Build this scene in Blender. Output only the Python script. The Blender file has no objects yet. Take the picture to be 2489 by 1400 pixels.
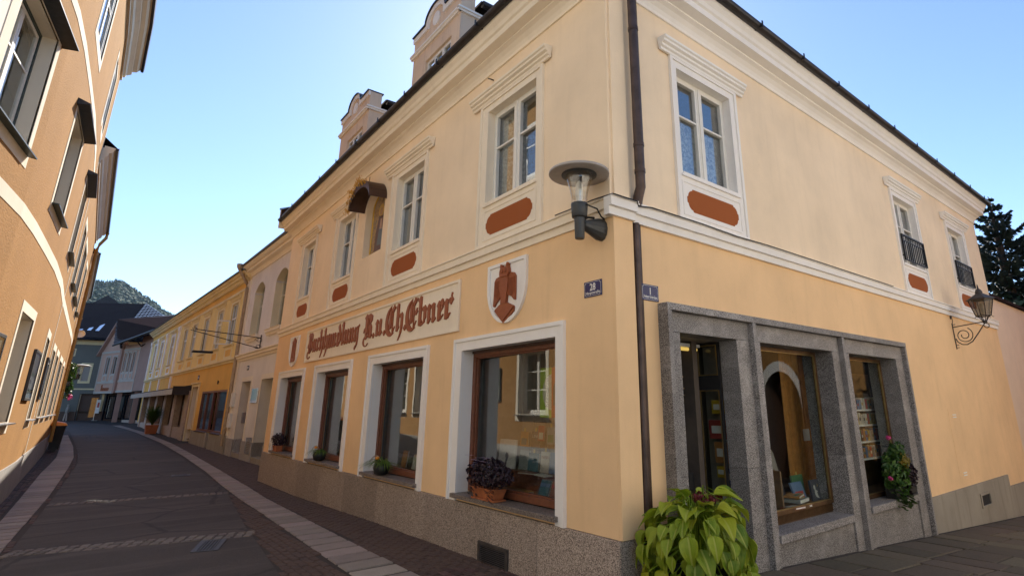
import bpy, bmesh, math, random
from mathutils import Vector, Matrix
import numpy as np
random.seed(7)
R = math.radians
SC = bpy.context.scene
COL = SC.collection

# ------------------------------------------------------------------ camera, sky, sun, exposure
cam_d = bpy.data.cameras.new('camera'); cam = bpy.data.objects.new('camera', cam_d); COL.objects.link(cam)
_right = Vector((0.64298794, 0.76586413, -0.0043177)); _down = Vector((-0.21607491, 0.17599324, -0.9603843)); _fwd = Vector((-0.734764, 0.61844847, 0.27864555))
_m = Matrix.Identity(4)
for i in range(3):
    _m[i][0] = _right[i]; _m[i][1] = -_down[i]; _m[i][2] = -_fwd[i]
_m[0][3], _m[1][3], _m[2][3] = 4.259, -4.235, 1.9
cam.matrix_world = _m
cam_d.sensor_fit = 'HORIZONTAL'; cam_d.sensor_width = 36.0
cam_d.lens = 1331.94 / 2489 * 36
cam_d.shift_x = (1244.5 - 1379.61) / 2489
cam_d.shift_y = -(700 - 598.365) / 2489
cam_d.clip_start = 0.05; cam_d.clip_end = 5000
SC.camera = cam

SUN = Vector((-0.646, 0.443, 0.622)).normalized()
sun_el = math.asin(SUN.z); sun_az = math.atan2(SUN.x, SUN.y)
world = bpy.data.worlds.new('World'); SC.world = world; world.use_nodes = True
wn = world.node_tree; wn.nodes.clear()
sky = wn.nodes.new('ShaderNodeTexSky'); sky.sky_type = 'NISHITA'; sky.sun_disc = False
sky.sun_elevation = sun_el; sky.sun_rotation = sun_az
sky.altitude = 300; sky.air_density = 0.85; sky.dust_density = 0.20; sky.ozone_density = 3.4
bg = wn.nodes.new('ShaderNodeBackground'); bg.inputs['Strength'].default_value = SKY_STRENGTH = 0.15
wo = wn.nodes.new('ShaderNodeOutputWorld')
wn.links.new(sky.outputs[0], bg.inputs[0]); wn.links.new(bg.outputs[0], wo.inputs[0])
sl = bpy.data.lights.new('sun', 'SUN'); sl.energy = 5.0; sl.angle = R(0.5); sl.color = (1.0, 0.93, 0.82)
so = bpy.data.objects.new('sun', sl); COL.objects.link(so); so.rotation_euler = SUN.to_track_quat('Z', 'Y').to_euler(); so.location = (-40, 30, 60)
SC.view_settings.view_transform = 'Standard'; SC.view_settings.look = 'None'
SC.view_settings.exposure = 0.84; SC.view_settings.gamma = 1; SC.view_settings.use_curve_mapping = False
SC.render.engine = 'CYCLES'
SC.cycles.max_bounces = 10; SC.cycles.diffuse_bounces = 5; SC.cycles.glossy_bounces = 4; SC.cycles.transparent_max_bounces = 16
SC.cycles.caustics_reflective = False; SC.cycles.caustics_refractive = False
SC.cycles.use_denoising = True

# ------------------------------------------------------------------ materials
MATS = {}
def new_mat(name):
    m = bpy.data.materials.new(name); m.use_nodes = True
    nt = m.node_tree; nt.nodes.clear()
    out = nt.nodes.new('ShaderNodeOutputMaterial'); b = nt.nodes.new('ShaderNodeBsdfPrincipled')
    nt.links.new(b.outputs[0], out.inputs[0]); MATS[name] = m
    return m, nt, b
def noise(nt, scale, detail=4, vec=None, rough=0.6, scl=None):
    tc = nt.nodes.new('ShaderNodeTexCoord')
    n = nt.nodes.new('ShaderNodeTexNoise'); n.inputs['Scale'].default_value = scale; n.inputs['Detail'].default_value = detail; n.inputs['Roughness'].default_value = rough
    src = tc.outputs['Object']
    if scl:
        mp = nt.nodes.new('ShaderNodeMapping'); mp.inputs['Scale'].default_value = scl; nt.links.new(src, mp.inputs[0]); src = mp.outputs[0]
    nt.links.new(src, n.inputs['Vector'])
    return n.outputs['Fac']
def ramp(nt, fac, stops, interp='LINEAR'):
    r = nt.nodes.new('ShaderNodeValToRGB'); r.color_ramp.interpolation = interp
    e = r.color_ramp.elements
    while len(e) < len(stops): e.new(0.5)
    for k, (p, c) in enumerate(stops):
        e[k].position = p; e[k].color = (c[0], c[1], c[2], 1) if not isinstance(c, (int, float)) else (c, c, c, 1)
    nt.links.new(fac, r.inputs[0]); return r.outputs[0]
def mixc(nt, fac, a, b, mode='MIX'):
    m = nt.nodes.new('ShaderNodeMix'); m.data_type = 'RGBA'; m.blend_type = mode
    def put(sock, v):
        if hasattr(v, 'is_linked') or hasattr(v, 'node'): nt.links.new(v, sock)
        elif isinstance(v, (int, float)): sock.default_value = v if sock.type == 'VALUE' else (v, v, v, 1)
        else: sock.default_value = (v[0], v[1], v[2], 1)
    put(m.inputs[0], fac); put(m.inputs[6], a); put(m.inputs[7], b)
    return m.outputs[2]
def bump(nt, b, h, strength=0.3, dist=0.01):
    bp = nt.nodes.new('ShaderNodeBump'); bp.inputs['Strength'].default_value = strength; bp.inputs['Distance'].default_value = dist
    nt.links.new(h, bp.inputs['Height']); nt.links.new(bp.outputs[0], b.inputs['Normal'])
def mul(c, k): return tuple(x * k for x in c)
def objrand(nt):
    return nt.nodes.new('ShaderNodeObjectInfo').outputs['Random']

def plain(name, col, rough=0.6, metal=0.0, var=0.12, scale=9, bumpk=0.0, bscale=60, spec=0.5):
    m, nt, b = new_mat(name)
    f = noise(nt, scale, 5)
    c = ramp(nt, f, [(0.3, mul(col, 1 - var)), (0.7, mul(col, 1 + var))])
    nt.links.new(c, b.inputs['Base Color']); b.inputs['Roughness'].default_value = rough; b.inputs['Metallic'].default_value = metal
    b.inputs['Specular IOR Level'].default_value = spec
    if bumpk: bump(nt, b, noise(nt, bscale, 3), bumpk, 0.004)
    return m
def plaster(name, col, bk=0.35, bscale=55, bdist=0.006, mott=0.10, stain=0.25, stain_col=(0.25, 0.2, 0.15), fine=0.06):
    m, nt, b = new_mat(name)
    big = noise(nt, 0.7, 6); mid = noise(nt, 7, 5); fn = noise(nt, 130, 2)
    c = ramp(nt, big, [(0.3, mul(col, 1 - mott)), (0.7, mul(col, 1 + mott * 0.6))])
    c = mixc(nt, ramp(nt, fn, [(0.3, 0.0), (0.7, 1.0)]), c, mixc(nt, fine * 2, c, mul(col, 0.55)))
    # vertical run-off streaks and small spots
    st = noise(nt, 1.6, 6, scl=(3.0, 3.0, 0.35)); st = ramp(nt, st, [(0.52, 0.0), (0.8, stain)])
    c = mixc(nt, st, c, stain_col)
    sp = noise(nt, 4.5, 3, rough=0.75, scl=(1.6, 1.6, 0.8)); sp = ramp(nt, sp, [(0.66, 0.0), (0.80, stain * 1.1)])
    c = mixc(nt, sp, c, stain_col)
    s2 = noise(nt, 17, 2, rough=0.5); s2b = noise(nt, 0.9, 3)
    s2 = ramp(nt, s2, [(0.70, 0.0), (0.78, 1.0)]); s2b = ramp(nt, s2b, [(0.45, 0.0), (0.7, stain * 2.0)])
    c = mixc(nt, mixc(nt, 1.0, s2, s2b, 'MULTIPLY'), c, mul(stain_col, 0.8))
    pale = noise(nt, 1.1, 4); c = mixc(nt, ramp(nt, pale, [(0.5, 0.0), (0.9, 0.25)]), c, mul(col, 1.25))
    nt.links.new(c, b.inputs['Base Color']); b.inputs['Roughness'].default_value = 0.92; b.inputs['Specular IOR Level'].default_value = 0.2
    add = nt.nodes.new('ShaderNodeMath'); add.operation = 'MULTIPLY_ADD'; add.inputs[1].default_value = 0.5
    nt.links.new(mid, add.inputs[0]); nt.links.new(noise(nt, bscale, 3), add.inputs[2])
    bump(nt, b, add.outputs[0], bk, bdist)
    return m
def granite(name, dark, lightc, scale=75, rough=0.55, stain=0.3, tint=0.0, wash=0.0):
    m, nt, b = new_mat(name)
    n = noise(nt, scale, 2, rough=0.5)
    mid = tuple((a + c) / 2 for a, c in zip(dark, lightc))
    c = ramp(nt, n, [(0.36, mul(dark, 0.35)), (0.44, dark), (0.53, mid), (0.64, lightc)])
    s = noise(nt, 1.3, 6, scl=(1.4, 1.4, 0.5)); c = mixc(nt, ramp(nt, s, [(0.45, 0.0), (0.75, stain)]), c, mul(mid, 0.55))
    if wash:
        w = noise(nt, 2.4, 7, rough=0.7, scl=(1, 1, 1.6)); c = mixc(nt, ramp(nt, w, [(0.5, 0.0), (0.72, wash)]), c, mul(lightc, 1.15))
    hs = nt.nodes.new('ShaderNodeHueSaturation'); hs.inputs['Saturation'].default_value = 1.0
    mr = nt.nodes.new('ShaderNodeMapRange'); mr.inputs[3].default_value = 0.80; mr.inputs[4].default_value = 1.15
    nt.links.new(objrand(nt), mr.inputs[0]); nt.links.new(mr.outputs[0], hs.inputs['Value']); nt.links.new(c, hs.inputs['Color'])
    nt.links.new(hs.outputs[0], b.inputs['Base Color']); b.inputs['Roughness'].default_value = rough
    bump(nt, b, n, 0.15, 0.003)
    return m
def piece(name, col, var=0.35, rough=0.8, scale=30, hue=0.02, bk=0.4):
    """stone or brick with its own shade from piece to piece"""
    m, nt, b = new_mat(name)
    n = noise(nt, scale, 5); c = ramp(nt, n, [(0.3, mul(col, 0.72)), (0.7, mul(col, 1.25))])
    d = noise(nt, 2.0, 4); c = mixc(nt, ramp(nt, d, [(0.45, 0.0), (0.75, 0.35)]), c, mul(col, 0.6))
    hs = nt.nodes.new('ShaderNodeHueSaturation')
    r = objrand(nt)
    mr = nt.nodes.new('ShaderNodeMapRange'); mr.inputs[3].default_value = 1 - var; mr.inputs[4].default_value = 1 + var
    nt.links.new(r, mr.inputs[0]); nt.links.new(mr.outputs[0], hs.inputs['Value'])
    wr = nt.nodes.new('ShaderNodeMath'); wr.operation = 'FRACT'; mu = nt.nodes.new('ShaderNodeMath'); mu.operation = 'MULTIPLY'; mu.inputs[1].default_value = 17.31
    nt.links.new(r, mu.inputs[0]); nt.links.new(mu.outputs[0], wr.inputs[0])
    m2 = nt.nodes.new('ShaderNodeMapRange'); m2.inputs[3].default_value = 0.5 - hue; m2.inputs[4].default_value = 0.5 + hue
    nt.links.new(wr.outputs[0], m2.inputs[0]); nt.links.new(m2.outputs[0], hs.inputs['Hue'])
    nt.links.new(c, hs.inputs['Color']); nt.links.new(hs.outputs[0], b.inputs['Base Color'])
    b.inputs['Roughness'].default_value = rough
    bump(nt, b, n, bk, 0.006)
    return m
def glass(name, tint=(0.9, 0.93, 0.92), base=0.10, k=1.6, wav=0.05, wscale=2.5, rough=0.0):
    m = bpy.data.materials.new(name); m.use_nodes = True; nt = m.node_tree; nt.nodes.clear(); MATS[name] = m
    out = nt.nodes.new('ShaderNodeOutputMaterial'); mx = nt.nodes.new('ShaderNodeMixShader')
    tr = nt.nodes.new('ShaderNodeBsdfTransparent'); tr.inputs[0].default_value = (*tint, 1)
    gl = nt.nodes.new('ShaderNodeBsdfGlossy'); gl.inputs['Roughness'].default_value = rough; gl.inputs[0].default_value = (0.95, 0.96, 0.97, 1)
    # Schlick reflectance that does not depend on which way a face looks (two faces per pane)
    geo = nt.nodes.new('ShaderNodeNewGeometry'); dt = nt.nodes.new('ShaderNodeVectorMath'); dt.operation = 'DOT_PRODUCT'
    nt.links.new(geo.outputs['Normal'], dt.inputs[0]); nt.links.new(geo.outputs['Incoming'], dt.inputs[1])
    ab = nt.nodes.new('ShaderNodeMath'); ab.operation = 'ABSOLUTE'; nt.links.new(dt.outputs['Value'], ab.inputs[0])
    om = nt.nodes.new('ShaderNodeMath'); om.operation = 'SUBTRACT'; om.inputs[0].default_value = 1.0; nt.links.new(ab.outputs[0], om.inputs[1])
    pw = nt.nodes.new('ShaderNodeMath'); pw.operation = 'POWER'; pw.inputs[1].default_value = 5.0; nt.links.new(om.outputs[0], pw.inputs[0])
    ma = nt.nodes.new('ShaderNodeMath'); ma.operation = 'MULTIPLY_ADD'; ma.inputs[1].default_value = k * .9; ma.inputs[2].default_value = base; ma.use_clamp = True
    nt.links.new(pw.outputs[0], ma.inputs[0]); nt.links.new(ma.outputs[0], mx.inputs[0])
    nt.links.new(tr.outputs[0], mx.inputs[1]); nt.links.new(gl.outputs[0], mx.inputs[2]); nt.links.new(mx.outputs[0], out.inputs[0])
    if wav:
        bp = nt.nodes.new('ShaderNodeBump'); bp.inputs['Strength'].default_value = wav; bp.inputs['Distance'].default_value = 0.02
        nt.links.new(noise(nt, wscale, 2), bp.inputs['Height']); nt.links.new(bp.outputs[0], gl.inputs['Normal']); 
    return m
def leafmat(name, c1, c2, rough=0.5, trans=0.25, scale=3):
    m = bpy.data.materials.new(name); m.use_nodes = True; nt = m.node_tree; nt.nodes.clear(); MATS[name] = m
    out = nt.nodes.new('ShaderNodeOutputMaterial'); mx = nt.nodes.new('ShaderNodeMixShader'); mx.inputs[0].default_value = trans
    b = nt.nodes.new('ShaderNodeBsdfPrincipled'); t = nt.nodes.new('ShaderNodeBsdfTranslucent')
    geo = nt.nodes.new('ShaderNodeNewGeometry')
    c = mixc(nt, geo.outputs['Random Per Island'], c1, c2)
    c = mixc(nt, ramp(nt, noise(nt, scale, 3), [(0.4, 0.0), (0.7, 0.5)]), c, mul(c1, 0.7))
    nt.links.new(c, b.inputs['Base Color']); nt.links.new(c, t.inputs[0]); b.inputs['Roughness'].default_value = rough
    nt.links.new(b.outputs[0], mx.inputs[1]); nt.links.new(t.outputs[0], mx.inputs[2]); nt.links.new(mx.outputs[0], out.inputs[0])
    return m

plaster('plaster_upper', (0.95, 0.76, 0.54), stain=0.16, stain_col=(0.50, 0.38, 0.25))
plaster('plaster_lower', (0.93, 0.63, 0.35), stain=0.16, stain_col=(0.46, 0.30, 0.16))
plaster('plaster_orange', (0.42, 0.215, 0.066), bk=0.9, bscale=28, bdist=0.012, mott=0.10, stain=0.10, stain_col=(0.36, 0.2, 0.08), fine=0.14)
plaster('plaster_cream', (0.86, 0.77, 0.62), bk=0.15, stain=0.10)
plaster('plaster_pale_bounce', (0.86, 0.80, 0.70), bk=0.2, stain=0.08)  # high albedo for the unseen houses that throw light on the bookshop
plaster('trim_white', (0.90, 0.86, 0.81), bk=0.12, bscale=25, mott=0.05, stain=0.10, stain_col=(0.5, 0.45, 0.4), fine=0.02)
plaster('trim_tan', (0.90, 0.79, 0.63), bk=0.12, mott=0.06, stain=0.14, stain_col=(0.4, 0.3, 0.2), fine=0.02)
plaster('plaster_dormer', (0.76, 0.59, 0.44), bk=0.2, stain=0.4, stain_col=(0.3, 0.22, 0.17))
plaster('plaster_lilac', (0.80, 0.74, 0.68), bk=0.2, stain=0.2)
plaster('plaster_yellow', (0.88, 0.66, 0.27), bk=0.2, stain=0.14)
plaster('plaster_ochre', (0.80, 0.47, 0.12), bk=0.2, stain=0.14)
plaster('trim_yellow', (0.82, 0.68, 0.40), bk=0.12, stain=0.16)
plaster('plaster_pink', (0.42, 0.27, 0.22), bk=0.2, stain=0.15)
plaster('plaster_pinkpale', (0.58, 0.37, 0.28), bk=0.2, stain=0.15)
plaster('plaster_bluegrey', (0.17, 0.175, 0.155), bk=0.2, stain=0.1)
plaster('plaster_wall_pink', (0.88, 0.68, 0.52), bk=0.3, stain=0.35, stain_col=(0.75, 0.62, 0.5))
plaster('cement', (0.36, 0.32, 0.26), bk=0.4, stain=0.5, stain_col=(0.13, 0.11, 0.08), mott=0.2)
plaster('cement_grey', (0.40, 0.37, 0.34), bk=0.4, stain=0.4, stain_col=(0.18, 0.16, 0.13), mott=0.18)
plaster('red_brown', (0.36, 0.105, 0.032), bk=0.1, stain=0.05, mott=0.05, fine=0.02)
plain('letter_brown', (0.30, 0.075, 0.022), 0.55, var=0.12, scale=14)
plain('wood_brown', (0.17, 0.055, 0.025), 0.45, var=0.2, scale=20)
plain('wood_dark', (0.06, 0.025, 0.012), 0.5, var=0.2)
plain('wood_shelf', (0.22, 0.12, 0.055), 0.5, var=0.2)
plain('window_white', (0.80, 0.77, 0.70), 0.5, var=0.05)
plain('window_green', (0.012, 0.035, 0.035), 0.45)
plain('window_grey', (0.55, 0.55, 0.54), 0.5)
plain('metal_dark', (0.045, 0.047, 0.05), 0.45, 0.6, var=0.25)
plain('gutter_metal', (0.035, 0.032, 0.034), 0.38, 0.5, var=0.3)
plain('pipe_brown', (0.075, 0.05, 0.043), 0.42, 0.5, var=0.35, scale=5)
plain('pipe_tan', (0.42, 0.30, 0.18), 0.5, 0.2, var=0.2)
plain('pipe_ochre', (0.45, 0.24, 0.06), 0.5, 0.2, var=0.2)
plain('lamp_grey', (0.055, 0.058, 0.06), 0.5, 0.3, var=0.15)
plain('lamp_disc', (0.40, 0.36, 0.33), 0.45, 0.2, var=0.12)
plain('iron_black', (0.018, 0.018, 0.02), 0.5, 0.4)
plain('iron_rust', (0.07, 0.06, 0.055), 0.6, 0.4, var=0.3)
plain('brass', (0.42, 0.30, 0.13), 0.32, 0.85, var=0.15)
plain('bronze', (0.16, 0.09, 0.04), 0.4, 0.7, var=0.2)
plain('steel', (0.55, 0.55, 0.55), 0.3, 0.9)
plain('mirror_steel', (0.75, 0.77, 0.80), 0.06, 1.0, var=0.02)
plain('enamel_blue', (0.012, 0.016, 0.10), 0.22, var=0.15, scale=4)
plain('enamel_white', (0.78, 0.76, 0.72), 0.3)
plain('black_matte', (0.012, 0.011, 0.011), 0.8)
plain('interior_dark', (0.09, 0.07, 0.055), 0.9)
plain('interior_grey', (0.34, 0.30, 0.26), 0.9)
plaster('reveal_cream', (0.92, 0.80, 0.55), bk=0.1, stain=0.05)
plain('terracotta', (0.42, 0.13, 0.045), 0.7, var=0.2)
plain('pot_black', (0.02, 0.02, 0.02), 0.4)
plain('bin_black', (0.015, 0.015, 0.016), 0.4)
plain('bin_orange', (0.75, 0.26, 0.015), 0.4)
plain('gold', (0.60, 0.36, 0.06), 0.35, 0.7)
plain('soil', (0.03, 0.022, 0.016), 0.95)
plain('paper', (0.72, 0.69, 0.63), 0.7)
plain('curtain_brown', (0.50, 0.21, 0.05), 0.85, var=0.2)
plain('bark', (0.06, 0.045, 0.035), 0.9, var=0.35, bumpk=0.6, bscale=25)
plain('roof_dark', (0.040, 0.028, 0.028), 0.8, var=0.3, spec=0)
plaster('trim_pink', (0.52, 0.47, 0.41), bk=0.1, stain=0.1)
plain('roof_black', (0.012, 0.013, 0.018), 0.9, var=0.3, spec=0)
plain('roof_grey', (0.06, 0.052, 0.05), 0.9, var=0.3, spec=0)
plain('awning_cloth', (0.035, 0.03, 0.03), 0.8)
plain('awning_panel', (0.55, 0.5, 0.45), 0.35, 0.3, var=0.2)
plain('stone_pillar', (0.42, 0.33, 0.27), 0.7, var=0.2)
plain('drain_iron', (0.07, 0.07, 0.075), 0.6, 0.3, var=0.2)
granite('granite_plinth', (0.25, 0.195, 0.16), (0.56, 0.46, 0.38), scale=95, stain=0.35)
granite('granite_sill', (0.13, 0.105, 0.09), (0.34, 0.28, 0.24), scale=80)
granite('granite_portal', (0.11, 0.10, 0.095), (0.44, 0.41, 0.39), scale=105, stain=0.35, wash=0.5)
piece('slab_stone', (0.30, 0.25, 0.22), 0.2, 0.8, 45)
piece('brick_paver', (0.085, 0.048, 0.038), 0.45, 0.85, 35, 0.02)
piece('cobble_stone', (0.15, 0.125, 0.105), 0.35, 0.75, 25, 0.02)
piece('flag_stone', (0.10, 0.078, 0.052), 0.3, 0.85, 18, 0.02)
piece('roof_tile_mat', (0.055, 0.036, 0.034), 0.4, 0.6, 20)
glass('glass_shop', base=0.13, k=0.9, wav=0.02, wscale=1.6)
glass('glass_window', base=0.21, k=1.0, wav=0.05, wscale=1.8)
glass('glass_far', base=0.10, k=0.9, wav=0.04)
glass('glass_portal', base=0.022, k=0.5, wav=0.015)
glass('glass_lamp', tint=(0.92, 0.91, 0.88), base=0.09, k=0.8, wav=0)
glass('glass_lantern', tint=(0.50, 0.46, 0.40), base=0.05, k=0.5, wav=0.3, wscale=9, rough=0.25)
leafmat('leaf_hosta', (0.20, 0.33, 0.018), (0.34, 0.46, 0.03), 0.38, 0.3)
leafmat('leaf_purple', (0.018, 0.007, 0.014), (0.035, 0.012, 0.022), 0.5, 0.1)
leafmat('leaf_spider', (0.10, 0.20, 0.02), (0.22, 0.32, 0.05), 0.45, 0.25)
leafmat('leaf_green', (0.035, 0.095, 0.012), (0.075, 0.16, 0.02), 0.5, 0.2)
leafmat('leaf_yellow', (0.22, 0.20, 0.02), (0.32, 0.2, 0.02), 0.5, 0.2)
leafmat('leaf_dark', (0.012, 0.03, 0.012), (0.03, 0.06, 0.018), 0.6, 0.1)
leafmat('needle', (0.010, 0.024, 0.020), (0.022, 0.045, 0.034), 0.6, 0.08)
leafmat('forest_leaf', (0.016, 0.042, 0.020), (0.040, 0.080, 0.026), 0.85, 0.0, 0.03)
leafmat('petal_pink', (0.70, 0.05, 0.25), (0.8, 0.1, 0.35), 0.5, 0.2)
leafmat('petal_lilac', (0.45, 0.32, 0.45), (0.6, 0.5, 0.6), 0.5, 0.2)
leafmat('petal_yellow', (0.60, 0.30, 0.02), (0.75, 0.45, 0.04), 0.5, 0.2)
leafmat('petal_red', (0.10, 0.008, 0.012), (0.18, 0.015, 0.02), 0.5, 0.1)
def emit(name, col, s):
    m = bpy.data.materials.new(name); m.use_nodes = True; nt = m.node_tree; nt.nodes.clear(); MATS[name] = m
    out = nt.nodes.new('ShaderNodeOutputMaterial'); e = nt.nodes.new('ShaderNodeEmission'); e.inputs[0].default_value = (*col, 1); e.inputs[1].default_value = s
    nt.links.new(e.outputs[0], out.inputs[0])
emit('tube_light', (1.0, 0.66, 0.16), 0.42)
def asphalt(name, col):
    m, nt, b = new_mat(name)
    f = noise(nt, 110, 2, rough=0.7); big = noise(nt, 0.55, 6, rough=.65); streak = noise(nt, 1.0, 6, scl=(1.6, 0.22, 1)); grit = noise(nt, 38, 3)
    c = ramp(nt, f, [(0.3, mul(col, 0.45)), (0.55, col), (0.70, mul(col, 2.4))])
    c = mixc(nt, ramp(nt, big, [(0.42, 0.0), (0.62, 0.55)]), c, mul(col, 0.55))
    c = mixc(nt, ramp(nt, streak, [(0.48, 0.0), (0.62, 0.5)]), c, mul(col, 1.9))
    c = mixc(nt, ramp(nt, grit, [(0.62, 0.0), (0.7, 0.5)]), c, mul(col, 2.2))
    tc = nt.nodes.new('ShaderNodeTexCoord'); v = nt.nodes.new('ShaderNodeTexVoronoi'); v.feature = 'DISTANCE_TO_EDGE'; v.inputs['Scale'].default_value = 0.45
    wob = nt.nodes.new('ShaderNodeMixRGB'); wob.inputs[0].default_value = .12; nz = nt.nodes.new('ShaderNodeTexNoise'); nz.inputs['Scale'].default_value = 2.5; nt.links.new(tc.outputs['Object'], nz.inputs['Vector']); nt.links.new(tc.outputs['Object'], wob.inputs[1]); nt.links.new(nz.outputs['Color'], wob.inputs[2]); nt.links.new(wob.outputs[0], v.inputs['Vector'])
    c = mixc(nt, ramp(nt, v.outputs['Distance'], [(0.0, .75), (.012, .55), (.02, 0.0)]), c, mul(col, 0.28))
    nt.links.new(c, b.inputs['Base Color']); b.inputs['Roughness'].default_value = 0.85
    bump(nt, b, f, 0.5, 0.006); return m
asphalt('asphalt', (0.055, 0.042, 0.036))
plain('joint_earth', (0.040, 0.030, 0.025), 0.95, var=0.3, scale=20, bumpk=0.5)
plain('joint_dark', (0.028, 0.020, 0.018), 0.95, var=0.3, scale=20, bumpk=0.5)
plain('ground_soil', (0.06, 0.05, 0.042), 0.95, var=0.3, scale=3)
def flat(name, col, rough=0.5):
    m, nt, b = new_mat(name); nt.links.new(ramp(nt, noise(nt, 12, 3), [(0.3, mul(col, 0.9)), (0.7, mul(col, 1.1))]), b.inputs['Base Color']); b.inputs['Roughness'].default_value = rough
    return m
# the gilt icon in the niche: a plain painted board in earth colours
def icon():
    m, nt, b = new_mat('icon_paint')
    f = noise(nt, 5, 6, rough=0.7)
    c = ramp(nt, f, [(0.30, (0.05, 0.06, 0.05)), (0.42, (0.24, 0.15, 0.08)), (0.52, (0.42, 0.28, 0.15)), (0.6, (0.16, 0.17, 0.16)), (0.72, (0.36, 0.20, 0.11))])
    nt.links.new(c, b.inputs['Base Color']); b.inputs['Roughness'].default_value = 0.6
icon()
def lace():
    m = bpy.data.materials.new('lace'); m.use_nodes = True; nt = m.node_tree; nt.nodes.clear(); MATS['lace'] = m
    out = nt.nodes.new('ShaderNodeOutputMaterial'); mx = nt.nodes.new('ShaderNodeMixShader')
    tr = nt.nodes.new('ShaderNodeBsdfTransparent'); d = nt.nodes.new('ShaderNodeBsdfDiffuse'); d.inputs[0].default_value = (0.75, 0.74, 0.72, 1)
    nt.links.new(ramp(nt, noise(nt, 22, 4), [(0.4, 0.35), (0.6, 0.85)]), mx.inputs[0])
    nt.links.new(tr.outputs[0], mx.inputs[1]); nt.links.new(d.outputs[0], mx.inputs[2]); nt.links.new(mx.outputs[0], out.inputs[0])
lace()

# ------------------------------------------------------------------ mesh builder
def main_f(a, d, z): return (a, -d, z)          # street front of the bookshop: a = x, d = out of the wall
def side_f(a, d, z): return (d, a, z)           # lane front of the bookshop: a = y
def frame_f(p0, ang):
    u = (math.cos(R(ang)), math.sin(R(ang))); n = (-u[1], u[0])
    def f(a, d, z): return (p0[0] + u[0] * a + n[0] * d, p0[1] + u[1] * a + n[1] * d, z)
    return f
LX = [9, 0, -3, -6.5, -7.3, -8.4, -9.6, -11.2, -13.25, -15.7, -19.0, -31.5, -46, -60]
LY = [-7.9, -6.9, -6.45, -5.95, -5.83, -5.68, -5.59, -5.51, -5.42, -5.38, -5.42, -5.42, -5.70, -6.6]
def left_f(a, d, z): return (a, float(np.interp(-a, [-x for x in LX], LY)) + d, z)   # houses on the left: a = x
def world_f(a, d, z): return (a, d, z)

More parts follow.
